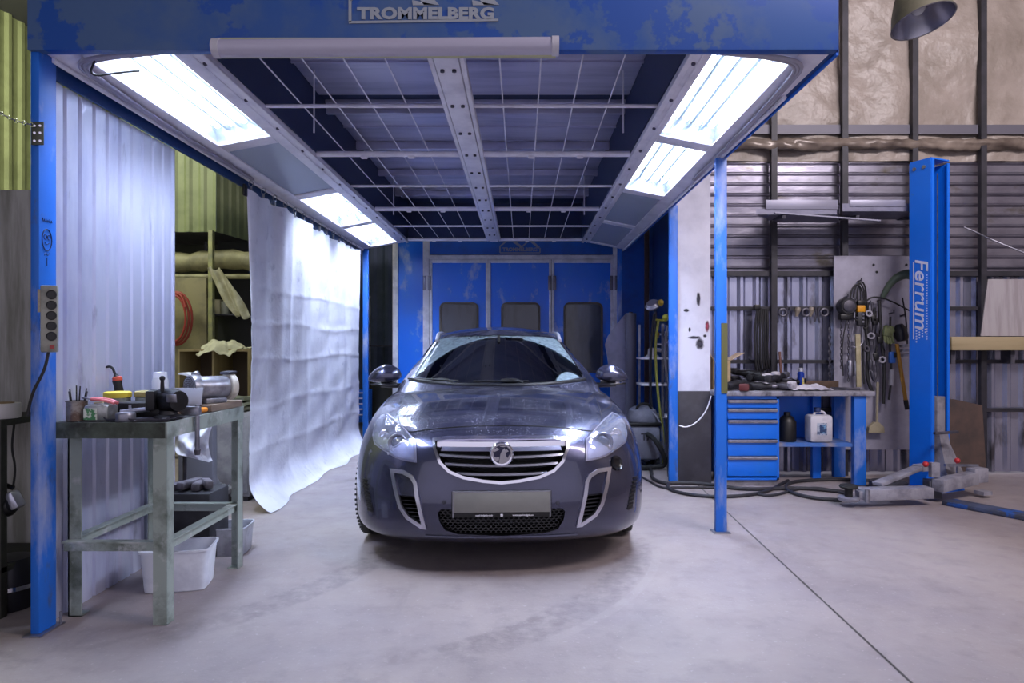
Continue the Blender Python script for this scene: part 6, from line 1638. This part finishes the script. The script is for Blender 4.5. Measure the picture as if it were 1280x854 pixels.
MB().box(c + Vector((0, .0, .055)), (.07, .05, .05), bev=.010).build('top_cap', BLACK, o)
MB().box(c + Vector((0, 0, -.095)), (.065, .045, .13), bev=.010).build('lower_body', mat('pendant_dark', '25252a', .5), o)
for k in range(3): MB().cyl(c + Vector((.012, -.022, -.055 - .035 * k)), c + Vector((.012, -.034, -.055 - .035 * k)), .010, n=12).build('button', GREYM, o)
MB().tube([c + Vector((0, 0, .08)), c + Vector((.005, 0, .14)), at(1073, 352, TY - .06)], .007, smooth=2).build('lead', CABLE, o)
MB().tube([c + Vector((0, 0, -.16)), c + Vector((.06, 0, -.2)), c + Vector((.09, 0, -.10)), at(1082, 368, TY - .07)], .007, smooth=3).build('loop_lead', CABLE, o)
o = hang('chain_hoist', 'black chain hoist hanging at the left of the tool board', 'hoist')
c = at(1058, 383, TY - .06)
MB().lathe([(0, -.05), (.07, -.05), (.085, -.03), (.085, .03), (.07, .05), (0, .05)], c, (0, 1, 0), 26, cap=False).build('housing', mat('hoist_dark', '35353a', .45, .3, '222226', 10), o)
MB().lathe([(0, 0), (.05, 0), (.055, .01), (.02, .02), (0, .02)], c + Vector((0, -.05, 0)), (0, -1, 0), 20, cap=False).build('cover', STEEL, o)
MB().box(c + Vector((-.01, 0, -.10)), (.12, .07, .06), bev=.012).build('block', BLACK, o)
for sx_, L_ in ((-.05, .5), (.02, .62)):
    b = MB()
    for k in range(int(L_ / .03)):
        z = c.z - .13 - k * .03
        b.tube([(c.x + sx_ + (.010 if k % 2 else .003) * math.cos(q * PI / 4), c.y + (.003 if k % 2 else .010) * math.cos(q * PI / 4), z + .02 * math.sin(q * PI / 4)) for q in range(8)], .004, n=5, closed=True)
    b.build('chain_fall', STEEL, o)
o = hang('stirrup', 'bent bare metal stirrup hanging on the tool board', 'stirrup')
MB().tube([at(1066, 372, TY - .07), at(1069, 400, TY - .07), at(1062, 430, TY - .07), at(1063, 434, TY - .07), at(1078, 434, TY - .07), at(1079, 410, TY - .07), at(1071, 396, TY - .07)], .008, n=8, smooth=1).build('rod', GREYM, o)
for px, lb in ((1062, 'short steel socket hanging low at the left of the tool board'), (1070, 'short steel socket hanging low against the pale wooden stick')):
    o = MB().lathe([(.012, 0), (.024, 0), (.026, .01), (.026, .14), (.02, .15), (.012, .15)], at(px, 470, TY - .05), n=18, cap=False).tube([at(px, 453, TY - .05), at(px, 440, TY - .05), at(1066, 412, TY - .05)], .004, n=6).build('steel_socket', GREYM)
    tag(o, lb, 'socket', 'steel sockets on the tool board')
o = MB().bar(at(1073.5, 484, TY - .075), at(1072, 418, TY - .07), .045, .02, up=(0, 1, 0), bev=.003).build('wooden_stick', mat('level_wood', 'a39a7c', .6, 0, '8b8264', 8)); tag(o, 'pale wooden stick standing upright on the tool board', 'stick')
for k, (pts, r_, lb) in enumerate((
    (((1084, 378), (1082, 410), (1086, 440), (1083, 470), (1090, 490)), .018, 'thick black strap hanging in the middle of the tool board'),
    (((1090, 378), (1092, 420), (1095, 450), (1098, 470), (1094, 478)), .012, 'grey black lead hanging right of the thick strap'),
    (((1099, 376), (1101, 420), (1106, 460), (1104, 505)), .016, 'black belt hanging beside the wall brush'),
    (((1078, 392), (1078, 430), (1080, 480)), .008, 'thin black lead hanging behind the pendant'),
    (((1113, 396), (1112, 430), (1115, 470), (1111, 500)), .010, 'thin black lead beside the blue clamp'),
    (((1060, 392), (1052, 430), (1054, 470)), .006, 'thin dark cord at the left of the tool board'),
    (((1128, 372), (1133, 400), (1134, 430)), .007, 'dark cord hanging close to the lift post'))):
    pp = [at(p[0], p[1], TY - .05 - .006 * k) for p in pts]
    tag(MB().tube(pp, r_, smooth=2).build('hanging_lead', CABLE if k != 1 else STEEL), lb, 'lead', 'leads on the tool board')
for k in range(12):   # links and bits hung in the tangle
    px, py = (1086, 1092, 1097, 1089, 1100, 1106, 1083, 1095, 1088, 1103, 1094, 1091)[k], (392, 398, 410, 420, 425, 432, 436, 446, 456, 450, 402, 470)[k]
    c = at(px, py, TY - .085); random.seed(k + 40)
    b = MB(); kd = k % 3
    if kd == 0: b.lathe([(.018, -.008), (.034, -.008), (.036, 0), (.034, .008), (.018, .008), (.018, -.008)], c, (random.uniform(-.5, .5), -1, .3), 20, cap=False)
    elif kd == 1: b.box(c, (.05, .03, .07), rot=(0, random.uniform(-.6, .6), 0), bev=.01).cyl(c + Vector((0, 0, .03)), c + Vector((.01, 0, .10)), .008, n=8)
    else: b.lathe([(0, -.05), (.012, -.05), (.02, -.02), (.02, .03), (.01, .05), (0, .05)], c, (random.uniform(-.5, .5), 0, 1), 14, cap=False)
    o = b.build(('pulley_ring', 'shackle_block', 'hose_coupling')[kd], (mat('ring_steel', '5f5e68', .45, .6), BLACK, STEEL)[kd])
    tag(o, ('bare metal pulley ring', 'black shackle block', 'dark hose coupling')[kd] + ' in the tangle on the tool board', ('ring', 'block', 'coupling')[kd], ('pulley rings', 'shackle blocks', 'hose couplings')[kd] + ' on the tool board')
o = thing('scraper', at(1096, 545, TY), 'long handled scraper with a beige triangular head below the tool board', 'scraper')
MB().cyl(at(1097, 478, TY - .04), at(1096, 532, TY - .04), .012, n=12).build('pole', mat('pole_beige', '9a927c', .6), o)
MB().prism([(-.075, -.10), (.075, -.10), (.07, -.045), (.02, .0), (-.02, .0), (-.07, -.045)], at(1096, 528, TY - .06), (1, 0, 0), (0, 0, 1), (0, .04, 0)).build('head', mat('scraper_beige', '9c937a', .6, 0, '857c66', 9), o)
o = thing('bent_tube', at(1120, 350, TY), 'dark green tube arching from the tool board towards the lift post', 'tube')
MB().tube([at(1103, 372, TY - .05), at(1110, 358, TY - .08), at(1120, 347, TY - .12), at(1133, 342, TY - .15), at(1143, 344, TY - .15)], lambda t: .02 + .035 * t, n=14, smooth=2).build('tube', mat('green_tube', '4c5a4c', .5, 0, '3d4a40', 8), o)
o = thing('blue_clamp', at(1115, 450, TY), 'blue plastic clamp hanging on the tool board', 'clamp')
MB().box(at(1115, 447, TY - .08), (.06, .04, .11), bev=.012).build('body', mat('clamp_blue', '2f62b4', .45), o)
MB().box(at(1119, 444, TY - .105), (.025, .012, .05), bev=.004).build('jaw', BLACK, o)
MB().cyl(at(1115, 462, TY - .08), at(1114, 482, TY - .08), .022, .026, 14).build('handle', mat('handle_pale', '8f8d96', .5), o)
o = thing('crowbar', at(1125, 470, TY), 'slim yellow bar leaning on the tool board beside the lift post', 'bar')
MB().cyl(at(1121, 430, TY - .10), at(1132, 500, TY - .10), .017, n=12).build('bar', mat('bar_yellow', 'b7852c', .5), o)
MB().cyl(at(1132, 500, TY - .10), at(1134, 512, TY - .10), .02, n=12).build('tip', BLACK, o)
o = thing('work_glove', at(1112, 416, TY), 'mossy green work glove hanging on the tool board', 'glove')
c = at(1110, 414, TY - .08)
b = MB().box(c, (.10, .05, .11), rot=(0, .2, 0), bev=.022)
b.build('palm', mat('glove_green', '6b7350', .9, 0, '4f563c', 12), o)
for k in range(4): MB().tube([c + Vector((-.036 + .024 * k, 0, -.045)), c + Vector((-.036 + .026 * k, -.015, -.10)), c + Vector((-.032 + .028 * k, -.02, -.125 + .008 * abs(k - 1.5)))], .012, smooth=1).build('finger', mat('glove_green', '6b7350', .9), o)
MB().tube([c + Vector((.05, 0, .02)), c + Vector((.078, -.01, -.02)), c + Vector((.08, -.015, -.05))], .013, smooth=1).build('thumb', mat('glove_green', '6b7350', .9), o)
o = thing('power_tool', at(1130, 430, TY), 'dark power tool with pale rings hanging behind the lift post edge', 'power tool')
c = at(1128, 418, TY - .09)
MB().lathe([(0, 0), (.045, 0), (.06, .03), (.055, .12), (.03, .16), (0, .16)], c + Vector((0, 0, -.06)), (-.2, 0, 1), 24, cap=False).build('housing', mat('gun_dark', '202026', .4), o)
for k in range(3): MB().lathe([(.03, 0), (.042, .0), (.044, .012), (.04, .024), (.03, .024), (.03, 0)], c + Vector((.02 + .006 * k, 0, -.12 - .045 * k)), (-.1, 0, 1), 22, cap=False).build('ring', mat('ring_pale', 'a09ea8', .4, .3), o)

# ---- black bundle and small tools along the wall rail
o = thing('cable_bundle', at(950, 430, 6.5), 'thick black cable bundle hanging from the wall rail above the bench', 'cable')
for k in range(6):
    x_ = 946 + 2.4 * k
    MB().tube([at(x_ + 1, 386, 6.50), at(x_ - 3 + k, 412, 6.48 - .008 * k), at(x_ - 2 + .5 * k, 440, 6.47), at(x_ - 1 + k, 462, 6.48), at(x_ + 3, 468 - 2 * k, 6.5)], .011, smooth=2).build('strand', CABLE, o)
MB().box(at(946, 384, 6.5), (.06, .05, .05), bev=.01).build('clip', BLACK, o)
for k, (px, kd, lb) in enumerate(((970, 0, 'dark cutter'), (978, 1, 'grey ring'), (986, 0, 'dark pincers'), (997, 2, 'pale coupling'), (1007, 1, 'big bright ring'), (1014, 2, 'beige nozzle'), (1022, 0, 'small dark snips'), (1030, 1, 'small grey ring'))):
    c = at(px, 388, 6.553); b = MB()
    if kd == 0: b.tube([c + Vector((-.02, 0, .03)), c + Vector((-.012, 0, -.03)), c + Vector((-.03, 0, -.11))], .009, smooth=1).tube([c + Vector((.02, 0, .03)), c + Vector((.0, 0, -.03)), c + Vector((.02, 0, -.12))], .009, smooth=1)
    elif kd == 1: b.tube([c + Vector((.035 * math.cos(t * PI / 8), -.01, .035 * math.sin(t * PI / 8) - .02)) for t in range(16)], .010, closed=True)
    else: b.lathe([(0, -.06), (.014, -.06), (.022, -.02), (.03, .0), (.022, .03), (0, .035)], c, (.2, 0, 1), 16, cap=False)
    tag(b.build(('hand_snips', 'steel_ring', 'nozzle')[kd], (STEEL, mat('rail_ring_steel', '5f5e68', .45, .6), mat('nozzle_beige', '7f766b', .5))[kd]), lb + ' hanging on the wall rail over the blue bench', 'hand tool', 'tools hung on the wall rail')
# ---- long grey sheet profiles lying on brackets
for k, (a, c, py, lb) in enumerate(((945, 1053, 258, 'long grey folded metal tray on the wall brackets above the bench'), (1050, 1137, 254, 'shorter grey folded metal tray beside the lift post on the brackets'))):
    o = thing('metal_tray', at((a + c) / 2, 265, 6.3), lb, 'metal tray')
    p, q = at(a, 268 if k == 0 else py, 6.0), at(c, py, 6.35)
    if k == 0: b = MB().prism([(at(945, 0, 6.1).x, 6.1), (at(975, 0, 6.45).x, 6.5), (at(1052, 0, 6.45).x, 6.5), (at(1046, 0, 6.1).x, 6.1)], (0, 0, at(0, 268, 6.1).z), (1, 0, 0), (0, 1, 0), (0, 0, .05))
    else: b = MB().prism([(at(1053, 0, 6.1).x, 6.1), (at(1057, 0, 6.45).x, 6.5), (at(1137, 0, 6.45).x, 6.5), (at(1137, 0, 6.1).x, 6.1)], (0, 0, at(0, 264, 6.1).z), (1, 0, 0), (0, 1, 0), (0, 0, .07))
    b.build('sheet', mat('tray_grey', '77778a', .42, .3, '66667a', 5), o)
    MB().span((at(a + 12, 0, 6.1).x, 6.09, at(0, 262 - 4 * k, 6.1).z), (at(c - 6, 0, 6.1).x, 6.10, at(0, 250, 6.1).z), .002).build('lip', mat('tray_lip', '8a8a9c', .42, .3), o)
for px in (962, 1049, 1125):
    tag(MB().bar((at(px, 0, 6.5).x, 6.53, at(0, 273, 6.5).z), (at(px, 0, 6.5).x * .985, 6.05, at(0, 271, 6.1).z - .01), .03, .03).build('wall_bracket', STEEL), ('dark bracket under the left end of the long tray', 'dark bracket under the middle of the trays', 'dark bracket next to the lift post')[(962, 1049, 1125).index(px)], 'bracket', 'wall brackets')
tag(MB().bar(at(968, 266, 6.06), at(1100, 276, 6.06), .03, .012).build('thin_profile', mat('tray_lip', '8a8a9c', .42, .3)), 'thin grey profile under the metal trays', 'profile')

# ================================================================== LIFT POST
lf = thing('lift_post', (3.6, 5.95, 0), 'tall blue car lift post with grey lifting arms on the right', 'car lift')
dv = Vector((.40, -.917, 0)).normalized(); pv = Vector((.917, .40, 0)).normalized()
A = Vector((3.566, 5.85, 0)); Wd, Dp, HT = .235, .20, at(0, 198, 5.85).z
LB = mat('lift_blue', '0a68da', .34, 0, '0c6ce0', 3, .45, .7, col3='3f6cb0', scale3=11, lo3=.68, hi3=.76)
def wall(p, q, t, z0, z1, name, m=LB): 
    MBx = MB().bar(p + Vector((0, 0, (z0 + z1) / 2)), q + Vector((0, 0, (z0 + z1) / 2)), t, z1 - z0); return MBx.build(name, m, lf)
B = A - dv * Dp; C = A + pv * Wd; D = B + pv * Wd
side = wall(A, B, .012, .02, HT, 'left_flange'); wall(B, D, .012, .02, HT, 'web'); wall(C, D, .012, .02, HT - .02, 'right_flange')
wall(A, A + pv * .035, .010, .02, HT, 'front_lip'); wall(C, C - pv * .03, .010, .02, HT - .02, 'front_lip')
MB().prism([(0, 0), (Wd, 0), (Wd, Dp), (0, Dp)], B + Vector((0, 0, HT)), pv, dv, (0, 0, .012)).build('top_plate', LB, lf)
for q in (.05, .14): MB().cyl(B.lerp(A, q / Dp) + Vector((0, 0, HT - .06)) - pv * .006, B.lerp(A, q / Dp) + Vector((0, 0, HT - .06)) - pv * .016, .016, n=14).build('bolt', GREYM, lf)
M_ = (A + D) / 2
SCW = mat('screw_black', '15151a', .35, .5)
b = MB().cyl(M_ + Vector((0, 0, .7)), M_ + Vector((0, 0, HT - .02)), .018, n=16)
for k in range(60): b.lathe([(.018, -.008), (.028, 0), (.018, .008)], M_ + Vector((0, 0, .82 + k * .030)), n=14, cap=False)
b.build('lead_screw', SCW, lf)
MB().bar(M_ + pv * .05 + dv * .04 + Vector((0, 0, .75)), M_ + pv * .05 + dv * .04 + Vector((0, 0, HT - .1)), .012, .004, up=dv).build('safety_strap', GREYM, lf)
CAR = mat('carriage_grey', '8e8d97', .45, .2, '6f6e79', 7, col3='5c4d48', scale3=14, lo3=.66, hi3=.75)
ct = M_ + dv * .04
MB().bar(ct + Vector((.02, 0, .42)), ct + Vector((.02, 0, at(0, 497, 5.8).z)), .105, .10, up=dv, bev=.006).build('carriage', CAR, lf)
b = MB(); zl, zu = .10, .50
ring_ = []
for z, w0, w1, off in ((zu, .055, .05, 0), (.40, .06, .055, .01), (zl, .12, .09, .06)):
    cc_ = ct + dv * (.02 + off) + pv * off * .6
    ring_.append([b.bm.verts.new(cc_ + pv * sx_ * w0 + dv * sy_ * w1 + Vector((.02, 0, z))) for sx_, sy_ in ((-1, -1), (1, -1), (1, 1), (-1, 1))])
for p, q in zip(ring_, ring_[1:]):
    for k in range(4): b.bm.faces.new((p[k], p[(k + 1) % 4], q[(k + 1) % 4], q[k]))
b.bm.faces.new(ring_[0]); b.bm.faces.new(ring_[-1][::-1]); b.build('carriage_foot', CAR, lf)
MB().bar(at(1168, 542, 5.7), at(1197, 540, 5.75), .03, .022, bev=.004).build('carriage_bar', STEEL, lf)
MB().prism([(0, 0), (.34, 0), (.34, .30), (0, .30)], B - pv * .05 + Vector((0, 0, 0)), pv, dv, (0, 0, .016)).build('base_plate', LB, lf)
MB().prism([(0, 0), (.13, 0), (0, .16)], A - pv * .006 + Vector((0, 0, .016)), -pv * 1, (0, 0, 1), -dv * .012).build('gusset', LB, lf)
# arms
g1, g0 = at(1161, 626, 5.35), at(1075, 632, 5.28); g1.z = g0.z = .10
ARM = mat('arm_grey', '9b9aa6', .4, .2, '7d7c88', 8, col3='5a5862', scale3=13, lo3=.64, hi3=.74)
am = MB().bar(g1, g0, .12, .085, bev=.006).build('front_arm', ARM, lf)
am2 = MB().bar(g0 + Vector((.10, .0, 0)), g0 + Vector((-.02, .005, -.005)), .085, .06, bev=.005).build('arm_extension', ARM, am)
pd = g0 + Vector((-.09, .0, 0))
MB().lathe([(0, 0), (.075, 0), (.08, .008), (.08, .026), (.03, .03), (0, .03)], Vector((pd.x, pd.y, .05)), n=28, cap=False).build('pad_base', ARM, am)
MB().cyl(Vector((pd.x, pd.y, .08)), Vector((pd.x, pd.y, .145)), .03, n=16).lathe([(0, 0), (.062, 0), (.07, .012), (.062, .026), (0, .028)], Vector((pd.x, pd.y, .145)), n=26, cap=False).build('lifting_pad', RUBBER, am)
MB().cyl(g0 + Vector((.02, -.07, -.05)), g0 + Vector((.02, -.07, .05)), .018, n=12).build('arm_pin', GREYM, am)
cm = at(1160, 604, 5.62); cm.z = .16
MB().bar(g1 + Vector((-.38, .06, .05)), Vector((3.30, 5.60, .245)), .09, .03, bev=.004).build('arm_brace', ARM, lf)
MB().bar(Vector((3.30, 5.60, .245)), Vector((3.44, 5.66, .245)), .10, .05, bev=.005).build('arm_brace', ARM, lf)
MB().bar(Vector((3.36, 5.50, .17)), Vector((3.36, 5.50, .02)), .10, .10, up=(0, 1, 0), bev=.005).build('pivot_block', mat('pivot_dark', '55555f', .4, .4), lf)
MB().bar(Vector((3.34, 5.44, .20)), Vector((3.34, 5.44, .32)), .07, .05, up=(0, 1, 0), bev=.006).build('lock_bracket', ARM, lf)
h1 = at(1172, 612, 5.4); h1.z = .14; h2 = at(1216, 604, 5.62); h2.z = .16
am3 = MB().bar(h1, h2, .10, .10, bev=.006).build('rear_arm', ARM, lf)
MB().bar(h2 + Vector((-.02, 0, .02)), h2 + Vector((.12, .04, .02)), .09, .12, bev=.008).build('arm_head', ARM, am3)
MB().bar(h2 + Vector((.03, -.03, -.12)), h2 + Vector((.12, -.0, -.12)), .09, .03).build('arm_foot', ARM, am3)
MB().bar(h2 + Vector((-.16, .12, .085)), h2 + Vector((.11, .10, .085)), .03, .02).build('arm_rod', GREYM, am3)
RED = mat('knob_red', 'b02a30', .35)
for (px, py, y_, zb_) in ((1157, 580.5, 5.44, .32), (1196.5, 576, 5.75, .14)):
    p = at(px, py, y_); MB().cyl((p.x, p.y, zb_), p, .008, n=10).build('knob_stem', GREYM, lf); MB().sph(p, .024, 16).build('knob', RED, lf)
text_mesh('Ferrum', .172, mat('lift_lettering', 'c6cbe0', .45), 'side_lettering', side, Matrix.Translation(A.lerp(B, .46) - pv * .0068 + Vector((0, 0, at(0, 367, 5.95).z))) @ Matrix((-Vector((0, 0, 1)), dv * -1 * -1, pv * -1)).transposed().to_4x4(), bold=.0012, sx=1.22, shear=.22)
b = MB()
LN = A.lerp(B, .80) - pv * .0072; LT2 = A.lerp(B, .80)
zt_, zb_ = at(0, 327, 5.95).z, at(0, 424, 5.95).z
b.bar(LN + Vector((0, 0, zt_)), LN + Vector((0, 0, zb_)), .008, .002, up=pv)
for k in range(26): 
    z = at(0, 345, 5.95).z + (zb_ - at(0, 345, 5.95).z) * k / 25; c = A.lerp(B, .17) - pv * .0068
    b.cyl(c + Vector((0, 0, z)), c + Vector((0, 0, z)) - pv * .001, .0055, n=8)
for r_ in range(4):
    for k in range(2 + r_):
        c = A.lerp(B, .24 + .14 * r_) - pv * .0068; z = zb_ + .015 + (.09 + .0 * r_) - k * .024 - r_ * .0 - (.012 if r_ % 2 else 0)
        b.cyl(c + Vector((0, 0, z - .02)), c + Vector((0, 0, z - .02)) - pv * .001, .0075, n=8)
b.build('dot_pattern', mat('lift_lettering', 'c6cbe0', .45), side)
# floor channel towards the other post
q0, q1 = gnd(1184, 630), gnd(1300, 652)
tag(MB().bar(q0 + Vector((0, 0, .018)), q1 + Vector((0, 0, .018)), .17, .034, bev=.006).build('floor_channel', mat('channel_blue_grey', '4c5878', .5, .2, '3d3f4c', 4, .4, .6, col3='1f56a8', scale3=5, lo3=.55, hi3=.62)), 'scuffed blue grey floor channel leading from the lift post', 'floor channel')
# ---- sheets leaning by the wall
tag(MB().prism([(at(1188, 0, 6.4).x, .005), (at(1238, 0, 6.4).x, .005), (at(1236, 0, 6.4).x, at(0, 508, 6.4).z), (at(1200, 0, 6.4).x, at(0, 500, 6.4).z), (at(1188, 0, 6.4).x, at(0, 500, 6.4).z)], (0, 6.45, 0), (1, 0, 0), (0, .06, 1), (0, .015, 0)).build('rusty_plate', mat('rusty_sheet', '453a38', .6, .2, '5d4a42', 4, .4, .66)), 'brown rusty plate leaning on the wall right of the lift post', 'plate')
tag(MB().prism([(at(1231, 0, 6.45).x, at(0, 420, 6.45).z), (5.6, at(0, 420, 6.45).z), (5.6, at(0, 348, 6.45).z), (at(1242, 0, 6.45).x, at(0, 348, 6.45).z)], (0, 6.45, 0), (1, 0, 0), (0, .04, 1), (0, .012, 0)).build('pale_board', mat('pale_board', '9f9a9e', .6, 0, '8d868a', 3, stretch=(4, 1, .4))), 'large pale board standing on the timber ledge at the right wall', 'board')
tag(MB().span((at(1188, 0, 6.4).x, 6.38, at(0, 438, 6.4).z), (5.7, 6.56, at(0, 421, 6.4).z), .004).build('timber_ledge', mat('ledge_timber', '9b8c6c', .65, 0, '857657', 3, stretch=(.2, 3, 3))), 'long yellowish timber ledge along the right wall', 'timber')
for px in (1195, 1270):
    tag(MB().span((at(px, 0, 6.4).x - .02, 6.44, at(0, 455, 6.4).z), (at(px, 0, 6.4).x + .02, 6.58, at(0, 438, 6.4).z)).build('ledge_bracket', STEEL), 'dark bracket under the %s end of the timber ledge' % ('inner' if px == 1195 else 'outer'), 'bracket')
tag(MB().tube([at(1205, 284, 6.45), at(1222, 291, 6.4), at(1240, 300, 6.3), at(1285, 318, 6.2)], .007, smooth=2).build('slack_wire', GREYM), 'slack grey wire crossing the wall right of the lift post', 'wire')
# ---- air hoses and cables on the floor
HB = mat('hose_black', '26252b', .55)
def floor_loop(pts, r_, label, m=HB):
    pp = [gnd(*p) + Vector((0, 0, r_ + .002)) for p in pts]
    tag(MB().tube(pp, r_, n=10, smooth=3).build('floor_hose', m), label, 'hose', 'black hoses lying on the floor')
floor_loop([(800, 574), (806, 582), (815, 590), (814, 600), (828, 607), (850, 606), (880, 607), (930, 615), (975, 613), (1010, 613), (1060, 618)], .016, 'black hose running from the vacuum past the pillar to the lift')
floor_loop([(1052, 628), (1010, 625), (980, 615), (985, 605), (1020, 602), (1060, 602), (1090, 603), (1130, 607)], .015, 'black hose looped in front of the right bench leg')
floor_loop([(838, 605), (832, 612), (850, 619), (890, 624), (935, 622), (962, 616), (975, 608), (985, 603)], .014, 'black hose looping round behind the right front post')
floor_loop([(790, 590), (800, 597), (812, 603), (826, 612), (843, 611), (880, 611), (910, 612)], .010, 'thin black lead curving from the car wing to the pillar')
floor_loop([(1065, 622), (1030, 612), (1000, 612), (978, 619), (960, 622), (948, 620)], .011, 'thin black lead beside the lift arm pad')
floor_loop([(792, 562), (800, 566), (812, 570), (818, 576), (808, 581), (796, 580)], .010, 'thin lead coiled in front of the vacuum cleaner')
o = MB().lathe([(.06, 0), (.15, 0), (.155, .01), (.155, .05), (.15, .06), (.06, .06), (.06, 0)], gnd(1110, 612) + Vector((.03, .05, .001)), n=30, cap=False).build('cable_reel', mat('reel_dark', '2c2c33', .6, 0, '45454e', 30)); tag(o, 'dark cable reel lying on the floor behind the lift arm', 'reel')
# ---- high bay lamp
lp = thing('high_bay_lamp', at(1154, 0, 4.6), 'olive grey bell shaped high bay lamp, unlit, hanging over the right bay', 'lamp')
c = at(1154, 27, 4.6); ax = Vector((.10, .42, 1)).normalized(); ax = Vector((-.16, .20, 1)).normalized()
LS = mat('lamp_shell', '5d5a4c', .5, .2, '4c4a40', 5)
MB().lathe([(.198, 0), (.20, .004), (.178, .09), (.135, .20), (.09, .28), (.075, .30), (.075, .45), (.0, .46)], c, ax, 44, cap=False).lathe([(.196, .002), (.172, .092), (.13, .20), (.08, .27), (0, .27)], c, ax, 44, cap=False).build('shade', LS, lp, recalc=False)
MB().lathe([(.194, .003), (.170, .092), (.128, .198), (.078, .265), (0, .266)], c, ax, 44, cap=False).build('reflector', mat('lamp_mirror', 'b4b2bc', .25, .9), lp)
MB().lathe([(.196, -.003), (.203, 0), (.196, .005), (.192, 0), (.196, -.003)], c, ax, 44, cap=False).build('rim', GREYM, lp)
MB().sph(c + ax * .13, .05, 16, (1, 1, 1.4)).cyl(c + ax * .18, c + ax * .27, .022, n=12).build('bulb', mat('bulb_milky', 'c9ccd2', .15), lp)
MB().cyl(c + ax * .45, Vector((c.x + ax.x * .45, c.y + ax.y * .45, 5.4)), .012, n=8).build('drop_rod', STEEL, lp)
